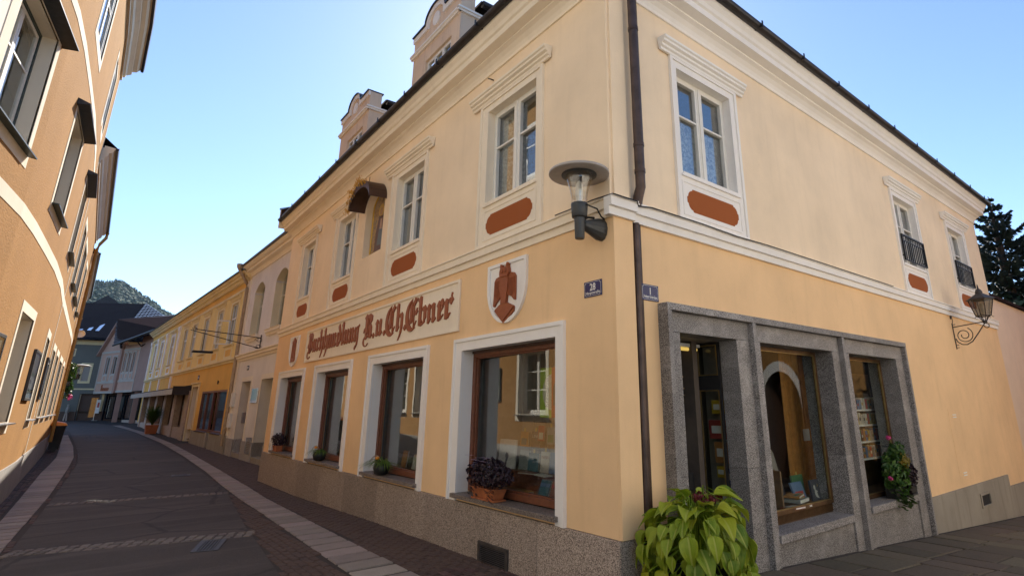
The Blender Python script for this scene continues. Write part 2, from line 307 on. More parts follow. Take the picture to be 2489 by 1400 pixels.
class MB:
    def __init__(s, f=world_f): s.v = []; s.f = []; s.sm = []; s.m = f
    def add(s, vs, fs, smooth=False):
        o = len(s.v); s.v += [s.m(*p) for p in vs]; s.f += [tuple(i + o for i in q) for q in fs]; s.sm += [smooth] * len(fs)
        return s
    def box(s, a0, a1, d0, d1, z0, z1):
        return s.add([(a0, d0, z0), (a1, d0, z0), (a1, d1, z0), (a0, d1, z0), (a0, d0, z1), (a1, d0, z1), (a1, d1, z1), (a0, d1, z1)],
                     [(0, 3, 2, 1), (4, 5, 6, 7), (0, 1, 5, 4), (1, 2, 6, 5), (2, 3, 7, 6), (3, 0, 4, 7)])
    def prism(s, poly, d0, d1):
        n = len(poly)
        vs = [(a, d0, z) for a, z in poly] + [(a, d1, z) for a, z in poly]
        fs = [tuple(range(n))[::-1], tuple(range(n, 2 * n))] + [(i, (i + 1) % n, n + (i + 1) % n, n + i) for i in range(n)]
        return s.add(vs, fs)
    def extr(s, prof, a0, a1, cuts=()):
        A = sorted(set([a0, a1] + [c for c in cuts if min(a0, a1) < c < max(a0, a1)])); n = len(prof)
        vs = [(a, d, z) for a in A for d, z in prof]; fs = []
        for k in range(len(A) - 1):
            for i in range(n): fs.append((k * n + i, k * n + (i + 1) % n, (k + 1) * n + (i + 1) % n, (k + 1) * n + i))
        fs.append(tuple(range(n))); fs.append(tuple((len(A) - 1) * n + i for i in range(n)))
        return s.add(vs, fs)
    def wall(s, a0, a1, z0, z1, holes=(), d=0.0, depth=0.2, cuts=(), back=True):
        A = sorted(set([a0, a1] + [h[0] for h in holes] + [h[1] for h in holes] + [c for c in cuts if a0 < c < a1]))
        Z = sorted(set([z0, z1] + [h[2] for h in holes] + [h[3] for h in holes]))
        for i in range(len(A) - 1):
            for j in range(len(Z) - 1):
                ca = (A[i] + A[i + 1]) / 2; cz = (Z[j] + Z[j + 1]) / 2
                if any(h[0] < ca < h[1] and h[2] < cz < h[3] for h in holes): continue
                s.add([(A[i], d, Z[j]), (A[i + 1], d, Z[j]), (A[i + 1], d, Z[j + 1]), (A[i], d, Z[j + 1])], [(0, 1, 2, 3)])
        for h in holes:
            dp = h[4] if len(h) > 4 else depth
            l, r, b, t = h[:4]
            s.add([(l, d, b), (l, d - dp, b), (l, d - dp, t), (l, d, t)], [(0, 1, 2, 3)])
            s.add([(r, d, b), (r, d - dp, b), (r, d - dp, t), (r, d, t)], [(0, 1, 2, 3)])
            s.add([(l, d, t), (r, d, t), (r, d - dp, t), (l, d - dp, t)], [(0, 1, 2, 3)])
            s.add([(l, d, b), (r, d, b), (r, d - dp, b), (l, d - dp, b)], [(0, 1, 2, 3)])
        return s
    def ring(s, o, i, d0, d1):
        """rectangular frame: outer and inner (a0,a1,z0,z1), mitred corners"""
        def c(r, d): return [(r[0], d, r[2]), (r[1], d, r[2]), (r[1], d, r[3]), (r[0], d, r[3])]
        vs = c(o, d0) + c(i, d0) + c(o, d1) + c(i, d1); fs = []
        for k in range(4):
            n = (k + 1) % 4
            fs += [(k, n, 4 + n, 4 + k), (8 + k, 8 + n, 12 + n, 12 + k), (k, n, 8 + n, 8 + k), (4 + k, 4 + n, 12 + n, 12 + k)]
        return s.add(vs, fs)
    def tube(s, pts, r, n=8, closed_ends=True):
        P = [Vector(p) for p in pts]; rs = r if isinstance(r, (list, tuple)) else [r] * len(P)
        vs = []; up = Vector((0.13, 0.21, 0.97))
        for k, p in enumerate(P):
            t = (P[min(k + 1, len(P) - 1)] - P[max(k - 1, 0)]).normalized()
            x = t.cross(up)
            if x.length < 1e-3: x = t.cross(Vector((1, 0, 0)))
            x.normalize(); y = t.cross(x)
            for j in range(n):
                w = 2 * math.pi * j / n; vs.append(tuple(p + (x * math.cos(w) + y * math.sin(w)) * rs[k]))
        fs = [(k * n + j, k * n + (j + 1) % n, (k + 1) * n + (j + 1) % n, (k + 1) * n + j) for k in range(len(P) - 1) for j in range(n)]
        s.add(vs, fs, True)
        if closed_ends: s.add(vs[:n], [tuple(range(n))]); s.add(vs[-n:], [tuple(range(n))])
        return s
    def lathe(s, prof, c, n=20, axis='z', smooth=True):
        vs = []; m = len(prof)
        for r, z in prof:
            for j in range(n):
                w = 2 * math.pi * j / n; vs.append((c[0] + r * math.cos(w), c[1] + r * math.sin(w), c[2] + z))
        fs = [(k * n + j, k * n + (j + 1) % n, (k + 1) * n + (j + 1) % n, (k + 1) * n + j) for k in range(m - 1) for j in range(n)]
        s.add(vs, fs, smooth); s.add(vs[:n], [tuple(range(n))]); s.add(vs[-n:], [tuple(range(n))]); return s
    def quad(s, *p): return s.add(list(p), [tuple(range(len(p)))])
    def build(s, name, mat, parent=None, kind=None, bevel=0.0, label=None, base=None):
        me = bpy.data.meshes.new(name)
        b = base if base is not None else (BASE.get(parent.name, (0, 0, 0)) if parent else (0, 0, 0))
        me.from_pydata([(x - b[0], y - b[1], z - b[2]) for x, y, z in s.v], [], s.f)
        me.polygons.foreach_set('use_smooth', s.sm); me.update()
        if mat: me.materials.append(MATS[mat] if isinstance(mat, str) else mat)
        o = bpy.data.objects.new(name, me); COL.objects.link(o)
        if parent: o.parent = parent; BASE[o.name] = b
        elif base is not None: o.location = base; BASE[o.name] = b
        if kind: o['kind'] = kind
        if label: o['label'] = label
        if bevel:
            bm = bmesh.new(); bm.from_mesh(me); bmesh.ops.remove_doubles(bm, verts=bm.verts, dist=1e-5); bmesh.ops.recalc_face_normals(bm, faces=bm.faces); bm.to_mesh(me); bm.free()
            md = o.modifiers.new('bevel', 'BEVEL'); md.width = bevel; md.segments = 2; md.limit_method = 'ANGLE'; md.angle_limit = R(40)
        return o
BASE = {}
def thing(name, label, cat, base, group=None):
    o = bpy.data.objects.new(name, None); COL.objects.link(o); o.location = base; o.empty_display_size = 0.2
    o['label'] = label; o['category'] = cat
    if group: o['group'] = group
    BASE[o.name] = tuple(base); return o
def tag(o, label, cat, group=None):
    o['label'] = label; o['category'] = cat
    if group: o['group'] = group
    return o
def text_mesh(name, body, mat, parent, f, a, z, size, d, depth=0.004, width=None, mirror=1, rot=0.0, align='CENTER', bold=0.0, xs=1.0):
    """flat lettering (Blender's built-in font) set on a wall frame"""
    cu = bpy.data.curves.new(name, 'FONT'); cu.body = body; cu.size = size; cu.align_x = align; cu.align_y = 'BOTTOM_BASELINE'; cu.extrude = depth / 2; cu.offset = bold
    cu.resolution_u = 3
    tmp = bpy.data.objects.new('tmp_text', cu); COL.objects.link(tmp)
    dg = bpy.context.evaluated_depsgraph_get(); dg.update(); me0 = tmp.evaluated_get(dg).to_mesh()
    vs = [tuple(v.co) for v in me0.vertices]; fs = [tuple(p.vertices) for p in me0.polygons]
    tmp.evaluated_get(dg).to_mesh_clear(); bpy.data.objects.remove(tmp); bpy.data.curves.remove(cu)
    mb = MB(f); ca, sa = math.cos(rot), math.sin(rot)
    if width and vs:
        w = max(v[0] for v in vs) - min(v[0] for v in vs); xs = width / w
    mb.add([(a + mirror * (x * xs * ca - y * sa), d + zz + depth / 2, z + x * xs * sa + y * ca) for x, y, zz in vs], fs)
    return mb.build(name, mat, parent)
def gx(x): return float(np.interp(x, [-400, -110, -75, -55, -32, -25, -15, -11, -6, -2, 0], [6.0, 1.0, .6, .31, -.05, -.17, -.19, -.17, -.05, 0, 0]))
def g(x, y): return gx(x) - .065 * max(0.0, min(y, 60) - 1.9) * min(1.0, max(0.0, (x + 16) / 14 if x < -2 else 1.0))
# ------------------------------------------------------------------ ground, road, pavements
def strip(name, xs, lo, hi, mat, dz, ny=4, kind='structure'):
    mb = MB(); vs = []; fs = []
    for x in xs:
        a, b = lo(x), hi(x)
        for j in range(ny + 1):
            y = a + (b - a) * j / ny; vs.append((x, y, g(x, y) + dz))
    n = ny + 1
    for i in range(len(xs) - 1):
        for j in range(ny): fs.append((i * n + j, i * n + j + 1, (i + 1) * n + j + 1, (i + 1) * n + j))
    mb.add(vs, fs, True); return mb.build(name, mat, None, kind)
gm = MB()
XS = [-1450, -1100, -700, -400] + list(range(-300, -120, 30)) + list(range(-120, -30, 5)) + [x * 1.0 for x in range(-30, 31)] + list(range(35, 121, 10)) + [300, 800, 1450]
YS = [-1450, -1000, -500, -200, -100, -60, -40, -25] + [y * 1.0 for y in range(-15, 31)] + [40, 60, 100, 200, 500, 1000, 1450]
gv = [(x, y, g(x, y) - 0.03) for x in XS for y in YS]; ny = len(YS)
gm.add(gv, [(i * ny + j, i * ny + j + 1, (i + 1) * ny + j + 1, (i + 1) * ny + j) for i in range(len(XS) - 1) for j in range(ny - 1)], True)
gm.build('ground', 'joint_dark', None, 'structure')
def tab(xs, ys):
    xs2 = [-x for x in xs]
    return lambda x: float(np.interp(-x, xs2, ys))
asphL = tab([30, 0, -7.34, -12.54, -17.4, -25.35, -31.7, -49.8, -58, -62, -110], [-7.4, -5.15, -4.75, -4.58, -4.41, -4.15, -4.26, -4.91, -6.2, -11, -16])
asphR = tab([30, 0, -3.5, -5, -7.24, -10.5, -13.39, -16.2, -25.7, -50.85, -62, -70, -74, -110], [-4.1, -2.45, -2.15, -2.01, -1.80, -1.42, -1.09, -1.01, -.8, -1.5, -2.6, -4.3, -6.0, -12.0])
rsL = tab([30, 1, -3.37, -4.47, -6.3, -9.5, -14.4, -18.8, -25.6, -35.3, -47.3, -63.7, -72.5], [-2.0, -1.60, -1.49, -1.45, -1.37, -1.2, -1.02, -.82, -.66, -.78, -1.31, -2.63, -3.96])
rsR = tab([30, 1, -2.7, -4, -5.8, -8.85, -13.9, -18.4, -25.3, -34, -47, -60, -72], [-1.3, -.95, -.90, -.89, -.86, -.73, -.51, -.39, -.25, -.34, -.85, -1.8, -3.15])
lsL = tab([30, 0, -7.6, -11.6, -21.8, -28.7, -35, -44.8, -57], [-7.6, -5.75, -5.24, -5.14, -5.07, -4.90, -4.98, -5.34, -5.85])
lsR = tab([30, 0, -7.6, -10.64, -15.2, -22.8, -28.3, -34.7, -47, -61], [-7.5, -5.25, -4.83, -4.75, -4.58, -4.40, -4.32, -4.46, -4.96, -5.68])
rx = [12 - .5 * i for i in range(60)] + [-18 - 1.5 * i for i in range(45)] + [-88, -100, -110]
road = strip('road', rx, asphL, asphR, 'asphalt', 0.0, 6)
# pavement bases (joint bed) left and right of the road
px = [12 - .5 * i for i in range(60)] + [-18 - 1.5 * i for i in range(30)]
pav_r = strip('pavement', px, asphR, lambda x: 1.4 if x < -14.9 else 0.0 if x < 0 else 0.0, 'joint_earth', -0.012, 5)
pav_l = strip('pavement', px, lambda x: float(np.interp(-x, [-v for v in LX], LY)) , asphL, 'joint_earth', -0.012, 3)
pav_s = strip('lane', [0.0, .5, 1, 2, 3, 4, 5, 6, 7.4], lambda x: 0.0, lambda x: 40.0, 'joint_earth', -0.012, 60)

def stone_mesh(name, lx, ly, h, ch, mat, jit=0.0, seed=0):
    rnd = random.Random(seed); me = bpy.data.meshes.new(name)
    def q(sx, sy, k): return (sx * (lx / 2 - k) + rnd.uniform(-jit, jit), sy * (ly / 2 - k) + rnd.uniform(-jit, jit))
    c = [(-1, -1), (1, -1), (1, 1), (-1, 1)]
    lo = [(*q(*s, 0), -h) for s in c]; mi = [(p[0], p[1], -ch) for p in lo]; hi = [(p[0] * (1 - 2 * ch / lx), p[1] * (1 - 2 * ch / ly), rnd.uniform(-.002, .002)) for p in mi]
    me.from_pydata(lo + mi + hi, [], [(0, 1, 5, 4), (1, 2, 6, 5), (2, 3, 7, 6), (3, 0, 4, 7), (4, 5, 9, 8), (5, 6, 10, 9), (6, 7, 11, 10), (7, 4, 8, 11), (8, 9, 10, 11)])
    me.materials.append(MATS[mat]); return me
SLAB_M = [stone_mesh('slab', 1, 1, .03, .012, 'slab_stone', .004, k) for k in range(4)]
BRICK_M = [stone_mesh('brick', .185, .092, .03, .010, 'brick_paver', .004, k) for k in range(6)]
COB_M = [stone_mesh('cobble', .13, .11, .03, .016, 'cobble_stone', .009, k) for k in range(6)]
FLAG_M = [stone_mesh('flagstone', 1, 1, .03, .012, 'flag_stone', .02, k) for k in range(5)]
PIECES = {}
CAMP = Vector((4.259, -4.235, 1.9))
def add_pieces(parent, name, items, limit=300):
    """items: (mesh, x, y, z, rot, sx, sy, slope). The nearest become single parts, the rest one joined part"""
    items = sorted(items, key=lambda t: (t[1] - CAMP.x) ** 2 + (t[2] - CAMP.y) ** 2)
    for me, x, y, z, r, sx, sy in items[:limit]:
        o = bpy.data.objects.new(name, me); COL.objects.link(o); o.parent = parent; o.location = (x, y, z)
        o.rotation_euler = (random.uniform(-.008, .008), -math.atan((g(x + .1, y) - g(x - .1, y)) / .2) + random.uniform(-.008, .008), r); o.scale = (sx, sy, 1)
    rest = items[limit:]
    if rest:
        vs = []; fs = []
        for me, x, y, z, r, sx, sy in rest:
            c, s = math.cos(r), math.sin(r); o = len(vs)
            for v in me.vertices:
                X, Y = v.co.x * sx, v.co.y * sy
                wx, wy = x + X * c - Y * s, y + X * s + Y * c
                vs.append((wx, wy, g(wx, wy) + (z - g(x, y)) + v.co.z))
            fs += [tuple(i + o for i in p.vertices) for p in me.polygons]
        me = bpy.data.meshes.new(name + '_field'); me.from_pydata(vs, [], fs); me.materials.append(items[0][0].materials[0])
        o = bpy.data.objects.new(name + '_field', me); COL.objects.link(o); o.parent = parent; o['kind'] = 'stuff'
# kerbside slab strips
def slab_strip(parent, lo, hi, x0, x1, pitch, gap, wj):
    it = []; x = x0
    while x > x1:
        a, b = lo(x), hi(x); w = b - a; ang = math.atan2(lo(x - .3) + hi(x - .3) - lo(x + .3) - hi(x + .3), -1.2)
        yc = (a + b) / 2; it.append((random.choice(SLAB_M), x, yc, g(x, yc) + .004 + random.uniform(-.002, .003), math.atan((lo(x + .3) + hi(x + .3) - lo(x - .3) - hi(x - .3)) / 1.2), pitch - gap, w * wj))
        x -= pitch
    add_pieces(parent, 'slab', it)
slab_strip(pav_r, rsL, rsR, 0.6, -60, .44, .075, .97)
slab_strip(pav_l, lsL, lsR, -3.0, -46, .44, .055, .97)
# brick pavers
def bricks(parent, lo, hi, x0, x1, skip=None):
    it = []; 
    ymin = min(lo(x0 - i * .5) for i in range(int((x0 - x1) / .5))); ymax = max(hi(x0 - i * .5) for i in range(int((x0 - x1) / .5)))
    row = 0; y = ymin
    while y < ymax:
        x = x0 - (row % 2) * .1
        while x > x1:
            if lo(x) + .03 < y < hi(x) - .03:
                it.append((random.choice(BRICK_M), x + random.uniform(-.006, .006), y + random.uniform(-.004, .004), g(x, y) + random.uniform(-.004, .004), random.uniform(-.03, .03), 1, 1))
            x -= .2
        y += .102; row += 1
    return it
br = bricks(pav_r, rsR, lambda x: 0.0 if x > -14.9 else 0.95, 1.0, -34)
br += bricks(pav_r, asphR, rsL, 1.0, -18)
add_pieces(pav_r, 'brick', br)
bl = bricks(pav_l, lambda x: float(np.interp(-x, [-v for v in LX], LY)), lsL, -6.5, -34)
bl += bricks(pav_l, lsR, asphL, -5, -30)
add_pieces(pav_l, 'brick', bl)
# cobbled gutter bands across the road
cb = []
def cob_band(x_l, y_l, x_r, y_r, rows, wob):
    n = int(math.hypot(x_r - x_l, y_r - y_l) / .135); ang = math.atan2(y_r - y_l, x_r - x_l)
    for i in range(n + 1):
        t = i / n
        for k in range(rows):
            x = x_l + (x_r - x_l) * t - (k - (rows - 1) / 2) * .125 * math.sin(ang) + random.uniform(-wob, wob)
            y = y_l + (y_r - y_l) * t + (k - (rows - 1) / 2) * .125 * math.cos(ang) + random.uniform(-wob, wob)
            cb.append((random.choice(COB_M), x, y, g(x, y) + .010 + random.uniform(-.004, .004), ang + random.uniform(-.12, .12), random.uniform(.88, 1.05), random.uniform(.85, 1.02)))
cob_band(-7.45, -4.72, -6.5, -1.9, 4, .012)
cob_band(-13.4, -4.5, -12.75, -1.2, 3, .012)
add_pieces(road, 'cobble', cb)
# flagstones of the lane
fl = []; x = .35
rf = random.Random(3)
yy = .6
while yy < 17:
    xx = .12; ln = rf.uniform(.55, .95)
    while xx < 3.6:
        w = rf.uniform(.5, .9)
        fl.append((rf.choice(FLAG_M), xx + w / 2, yy + ln / 2, g(xx + w / 2, yy + ln / 2) + .004 + rf.uniform(-.004, .004), rf.uniform(-.03, .03), w - .03, ln - .03)); xx += w
    yy += ln
for i, t in enumerate(fl): fl[i] = t
def add_flags(items):
    for me, x, y, z, r, sx, sy in items:
        o = bpy.data.objects.new('flagstone', me); COL.objects.link(o); o.parent = pav_s; o.location = (x, y, z)
        o.rotation_euler = (math.atan((g(x, y + .1) - g(x, y - .1)) / .2) + rf.uniform(-.01, .01), rf.uniform(-.01, .01), r); o.scale = (sx, sy, 1)
add_flags(fl)
def drain(x, y, rot, lx, ly, label):
    z = g(x, y); t = thing('drain_grate', label, 'drain cover', (x, y, z), 'iron drain covers in the road')
    c, s = math.cos(rot), math.sin(rot)
    def f(a, b, zz): return (x + a * c - b * s, y + a * s + b * c, z + zz)
    MB(f).ring((-lx / 2, lx / 2, 0, 1), (-lx / 2, lx / 2, 0, 1), 0, 0)
    fr = MB(f)
    for q in ((-lx / 2, -lx / 2 + .07, -ly / 2, ly / 2), (lx / 2 - .07, lx / 2, -ly / 2, ly / 2), (-lx / 2 + .07, lx / 2 - .07, -ly / 2, -ly / 2 + .035), (-lx / 2 + .07, lx / 2 - .07, ly / 2 - .035, ly / 2)): fr.box(*q, -.02, .014)
    fr.build('frame', 'drain_iron', t, bevel=.003)
    MB(f).box(-lx / 2 + .07, lx / 2 - .07, -ly / 2 + .035, ly / 2 - .035, -.02, .002).build('pit', 'black_matte', t)
    n = int((lx - .14) / .036)
    for i in range(n):
        a = -lx / 2 + .07 + (i + .5) * (lx - .14) / n
        MB(f).box(a - .010, a + .010, -ly / 2 + .035, ly / 2 - .035, .002, .011).build('bar', 'drain_iron', t)
drain(-5.95, -2.52, math.atan2(.31, .10) , .34, .75, 'small square iron drain grate just below the nearest cobble band')
drain(-18.0, -1.6, R(80), .5, .5, 'far dark drain grate beside the right hand slab strip')

# ------------------------------------------------------------------ the bookshop on the corner
XL, YE = -14.95, 15.85                      # left end of the street front, far end of the lane front
shop = thing('bookshop', 'apricot two storey corner bookshop with white trim and granite base', 'building', (0, 0, 0))
GW = [(-3.255, -.975), (-6.805, -4.54), (-10.40, -8.17), (-13.90, -11.70)]       # shop windows on the street: openings
UW = [(-2.765, -1.44), (-6.37, -5.087), (-10.0, -8.772), (-13.20, -12.065)]      # upper windows on the street: openings
LW = [(1.377, 2.697), (9.165, 10.477), (12.893, 14.23)]                         # upper windows on the lane: openings
ZS0, ZS1 = 3.985, 4.215                     # string course
ZG0, ZG1 = .715, 2.71                       # shop window opening
ZU0, ZU1 = 4.915, 6.555
ZC = 7.25
MB(main_f).wall(XL, 0, .62, ZS0, [(a, b, ZG0 - .03, ZG1) for a, b in GW], depth=.30).build('street_wall', 'plaster_lower', shop)
niche = (-8.155, -7.05, 5.155, 6.72)
w = MB(main_f).wall(XL, 0, ZS1, ZC + .03, [(a, b, ZU0 - .06, ZU1) for a, b in UW] + [(*niche, .17)], depth=.16)
w.build('upper_wall', 'plaster_upper', shop)
# arched head of the niche: two spandrels flush with the wall
na, nb, nz0, nz1 = niche; nr = (nb - na) / 2; nc = (na + nb) / 2; zs = nz1 - .42
def arch_pts(a, b, zspring, ztop, n=14):
    c = (a + b) / 2; r = (b - a) / 2
    return [(c - r * math.cos(math.pi * i / n), zspring + (ztop - zspring) * math.sin(math.pi * i / n)) for i in range(n + 1)]
ap = arch_pts(na, nb, zs, nz1); h = len(ap) // 2
sp = MB(main_f)
for k in range(h):
    sp.quad(*[(a, -.0, z) for a, z in ((ap[k][0], ap[k][1]), (ap[k + 1][0], ap[k + 1][1]), (ap[k + 1][0], nz1 + .001), (ap[k][0], nz1 + .001))])
    j = len(ap) - 1 - k
    sp.quad(*[(a, -.0, z) for a, z in ((ap[j][0], ap[j][1]), (ap[j - 1][0], ap[j - 1][1]), (ap[j - 1][0], nz1 + .001), (ap[j][0], nz1 + .001))])
for k in range(len(ap) - 1):
    sp.quad((ap[k][0], 0, ap[k][1]), (ap[k + 1][0], 0, ap[k + 1][1]), (ap[k + 1][0], -.17, ap[k + 1][1]), (ap[k][0], -.17, ap[k][1]))
sp.build('niche_arch', 'plaster_upper', shop)
MB(main_f).box(na - .01, nb + .01, -.19, -.172, nz0 - .01, nz1).build('niche_back', 'plaster_dormer', shop)
# lane side walls
PD = [(1.04, 2.22, -.15, 2.73), (2.79, 4.94, .30, 2.73), (5.55, 7.58, .30, 2.73)]     # door and two shop windows
PA0, PA1, PZ1 = .745, 7.99, 3.06
MB(side_f).wall(0, YE, -.75, ZS0, [(PA0 + .02, PA1 - .02, -.76, PZ1 - .02, .45)], depth=.4).build('lane_wall', 'plaster_lower', shop)
MB(side_f).wall(0, YE, ZS1, ZC + .03, [(a, b, ZU0 - .06, ZU1) for a, b in LW], depth=.16).build('upper_lane_wall', 'plaster_upper', shop)
# corner pilaster strip on the lane front, the rain pipe runs beside it
MB(side_f).box(.002, .32, .001, .045, .62, ZS0).build('corner_strip', 'plaster_lower', shop)
MB(side_f).box(.045, .30, .001, .03, ZS1, ZC).build('corner_strip', 'plaster_upper', shop)
# shell behind the fronts
sh = MB()
sh.box(XL, XL + .3, .45, YE, -.8, ZC + .5); sh.box(XL + .3, -.5, YE - .3, YE, -.8, ZC + .5)
sh.quad((XL, 0, -.8), (XL, .5, -.8), (XL, .5, ZC + .5), (XL, 0, ZC + .5)); sh.quad((0, YE, -.8), (-.6, YE, -.8), (-.6, YE, ZC + .5), (0, YE, ZC + .5))
sh.build('rear_wall', 'plaster_upper', shop)
MB().box(XL + .3, -.42, .42, YE - .3, ZS0 - .1, ZS1 - .05).build('floor_slab', 'interior_grey', shop)
MB().box(XL + .3, -.42, .42, YE - .3, ZC + .05, ZC + .15).build('attic_floor', 'interior_grey', shop)
MB().box(XL + .3, -.42, 1.9, 2.0, -.6, ZC).build('inner_wall', 'interior_dark', shop)
MB().box(-2.2, -2.1, 2.0, YE - .3, -.6, ZC).build('inner_wall', 'interior_dark', shop)
# string course with three steps, runs round the corner
SP = [(0, ZS0), (.045, ZS0), (.045, 4.085), (.085, 4.085), (.085, 4.195), (.105, 4.195), (.105, ZS1), (0, ZS1)]
MB(main_f).extr([(d - .02, z) for d, z in SP], XL, 0.0).build('string_course', 'trim_tan', shop)
SPc = [(d + (.04 if d > 0 else 0), z) for d, z in SP]
MB(side_f).extr(SPc, -.105, .335).build('string_course', 'trim_white', shop)
MB(side_f).extr([(d, z - .004 if i in (0, 1) else z) for i, (d, z) in enumerate(SP)], .337, YE).build('string_course', 'trim_white', shop)
# main cornice
CP = [(0, ZC), (.03, ZC), (.035, ZC + .05), (.06, ZC + .10), (.11, ZC + .15), (.17, ZC + .175), (.17, ZC + .20), (.31, ZC + .215), (.31, ZC + .32), (.34, ZC + .34), (.36, ZC + .40), (.41, ZC + .45), (.42, ZC + .50), (0, ZC + .50)]
MB(main_f).extr(CP, XL, 0).build('cornice', 'trim_tan', shop)
MB(side_f).extr([(d, z + .003) for d, z in CP], 0, YE).build('cornice', 'trim_white', shop)
cc = MB()           # mitred corner block
for (d0, z0), (d1, z1) in zip(CP[:-1], CP[1:]):
    cc.quad((0, -d0, z0), (0, -d1, z1), (d1, -d1, z1), (d0, -d0, z0)); cc.quad((0, 0 - d0 + d0, z0), (d0, 0, z0), (d1, 0, z1), (0, 0, z1)) if False else None
    cc.quad((d0, 0, z0), (d1, 0, z1), (d1, -d1, z1), (d0, -d0, z0))
cc.build('cornice', 'trim_white', shop)
# gutter and roof
def gutter_prof(r=.075, cx=.47, cz=ZC + .56): return [(cx + r * math.cos(t), cz + r * math.sin(t)) for t in [math.pi + math.pi * i / 8 for i in range(9)]] + [(cx + r * .85 * math.cos(t), cz + .004 + r * .85 * math.sin(t)) for t in [2 * math.pi - math.pi * i / 8 for i in range(9)]]
MB(main_f).extr(gutter_prof(), XL + .02, .545).build('gutter', 'gutter_metal', shop)
MB(side_f).extr(gutter_prof(), -.545, YE + .1).build('gutter', 'gutter_metal', shop)
def clips(f, a0, a1, step, nm='gutter_clip'):
    a = a0
    mb = MB(f)
    while a < a1:
        mb.box(a, a + .03, .39, .562, ZC + .49, ZC + .515); mb.box(a, a + .03, .55, .565, ZC + .50, ZC + .60); a += step
    mb.build(nm, 'gutter_metal', shop)
clips(main_f, XL + .4, 0, 1.35); clips(side_f, .3, YE, 1.35)
RZ = ZC + .56; pit = .80
ex0, ex1, ey0, ey1 = XL, .42, -.42, YE
cx0 = XL + (ey1 - ey0) / 2 * 0; rh = (ey1 - ey0) / 2
ridge_y = (ey0 + ey1) / 2; top = RZ + pit * rh
rf_ = MB()
rf_.quad((ex0, ey0, RZ), (ex1, ey0, RZ), (ex1 - rh, ridge_y, top), (ex0, ridge_y, top)); rf_.quad((ex1, ey0, RZ), (ex1, ey1, RZ), (ex1 - rh, ridge_y, top))
rf_.quad((ex1, ey1, RZ), (ex0, ey1, RZ), (ex0, ridge_y, top), (ex1 - rh, ridge_y, top)); rf_.quad((ex0, ey0, RZ), (ex0, ridge_y, top), (ex0, ey1, RZ))
rf_.build('roof', 'roof_dark', shop)
kb = MB(main_f); kb.prism([(XL - .02, ZC + .50), (XL + 1.25, ZC + .62), (XL - .02, ZC + .98)], .02, .46); kb.build('roof_kerb', 'roof_dark', shop)
MB(main_f).prism([(XL - .09, ZC + .30), (XL - .022, ZC + .30), (XL - .022, ZC + .93), (XL - .09, ZC + .93)], -.6, .48).build('verge_board', 'trim_tan', shop)
MB(main_f).prism([(XL - .13, ZC + .94), (XL + 1.25, ZC + .635), (XL + 1.25, ZC + .66), (XL - .13, ZC + 1.0)], -.6, .50).build('flashing', 'gutter_metal', shop)
# plinth: granite panels side by side
joints = [XL - .02, -13.2, -11.05, -9.3, -7.75, -6.05, -4.15, -3.18, -2.30, -1.30, .02]
for a, b in zip(joints[:-1], joints[1:]):
    MB(main_f).box(a + .003, b - .003, -.1, .035, min(g(a, 0), g(b, 0)) - .05, .615 + random.uniform(-.002, .002)).build('plinth_panel', 'granite_plinth', shop, bevel=.004)
MB(side_f).box(-.033, .30, .021, .04, -.1, .612).build('plinth_panel', 'granite_plinth', shop, bevel=.004)
MB(side_f).box(.303, PA0 - .01, -.1, .038, -.12, .46).build('plinth_panel', 'granite_plinth', shop, bevel=.004)
# cement base on the lane beyond the portal
cp = MB(side_f)
cp.prism([(PA1 + .02, -.5), (13.70, -.9), (13.70, .19), (PA1 + .02, .185)], -.05, .035); cp.prism([(13.702, -.9), (YE, -1.1), (YE, -.10), (13.702, -.08)], -.05, .034)
cp.build('base_render', 'cement', shop)
v = MB(side_f); v.ring((11.18, 11.92, -.31, -.02), (11.24, 11.86, -.27, -.06), .036, .06); v.build('cellar_vent', 'cement', shop)
MB(side_f).box(11.24, 11.86, .0, .0375, -.27, -.06).build('cellar_vent', 'black_matte', shop)
# vent grille in the street plinth
vg = MB(main_f); vg.ring((-2.545, -1.86, -.05, .225), (-2.49, -1.915, -.01, .185), .02, .06); vgo = vg.build('vent_grille', 'iron_rust', shop, bevel=.004)
MB(main_f).box(-2.49, -1.915, .0, .038, -.01, .185).build('back', 'black_matte', vgo)
for i in range(9):
    z = .0 + i * .021
    MB(main_f).add([(-2.49, .040, z), (-1.915, .040, z), (-1.915, .055, z + .013), (-2.49, .055, z + .013), (-2.49, .044, z - .003), (-1.915, .044, z - .003), (-1.915, .059, z + .010), (-2.49, .059, z + .010)], [(0, 1, 2, 3), (4, 5, 6, 7), (0, 1, 5, 4), (2, 3, 7, 6)]).build('slat', 'iron_rust', vgo)
# hatch in the lane wall
hm = MB(side_f); hm.ring((10.25, 10.95, .30, 1.78), (10.262, 10.938, .312, 1.768), .0, .004); ho = hm.build('meter_hatch', 'plaster_lower', shop)
MB(side_f).box(10.265, 10.935, -.01, .003, .315, 1.765).build('door_leaf', 'plaster_lower', ho)
for z in (.40, 1.60):
    for k in range(2): MB(side_f).box(10.5, 10.72, .003, .010, z + k * .05, z + k * .05 + .022).build('slot', 'trim_white', ho)
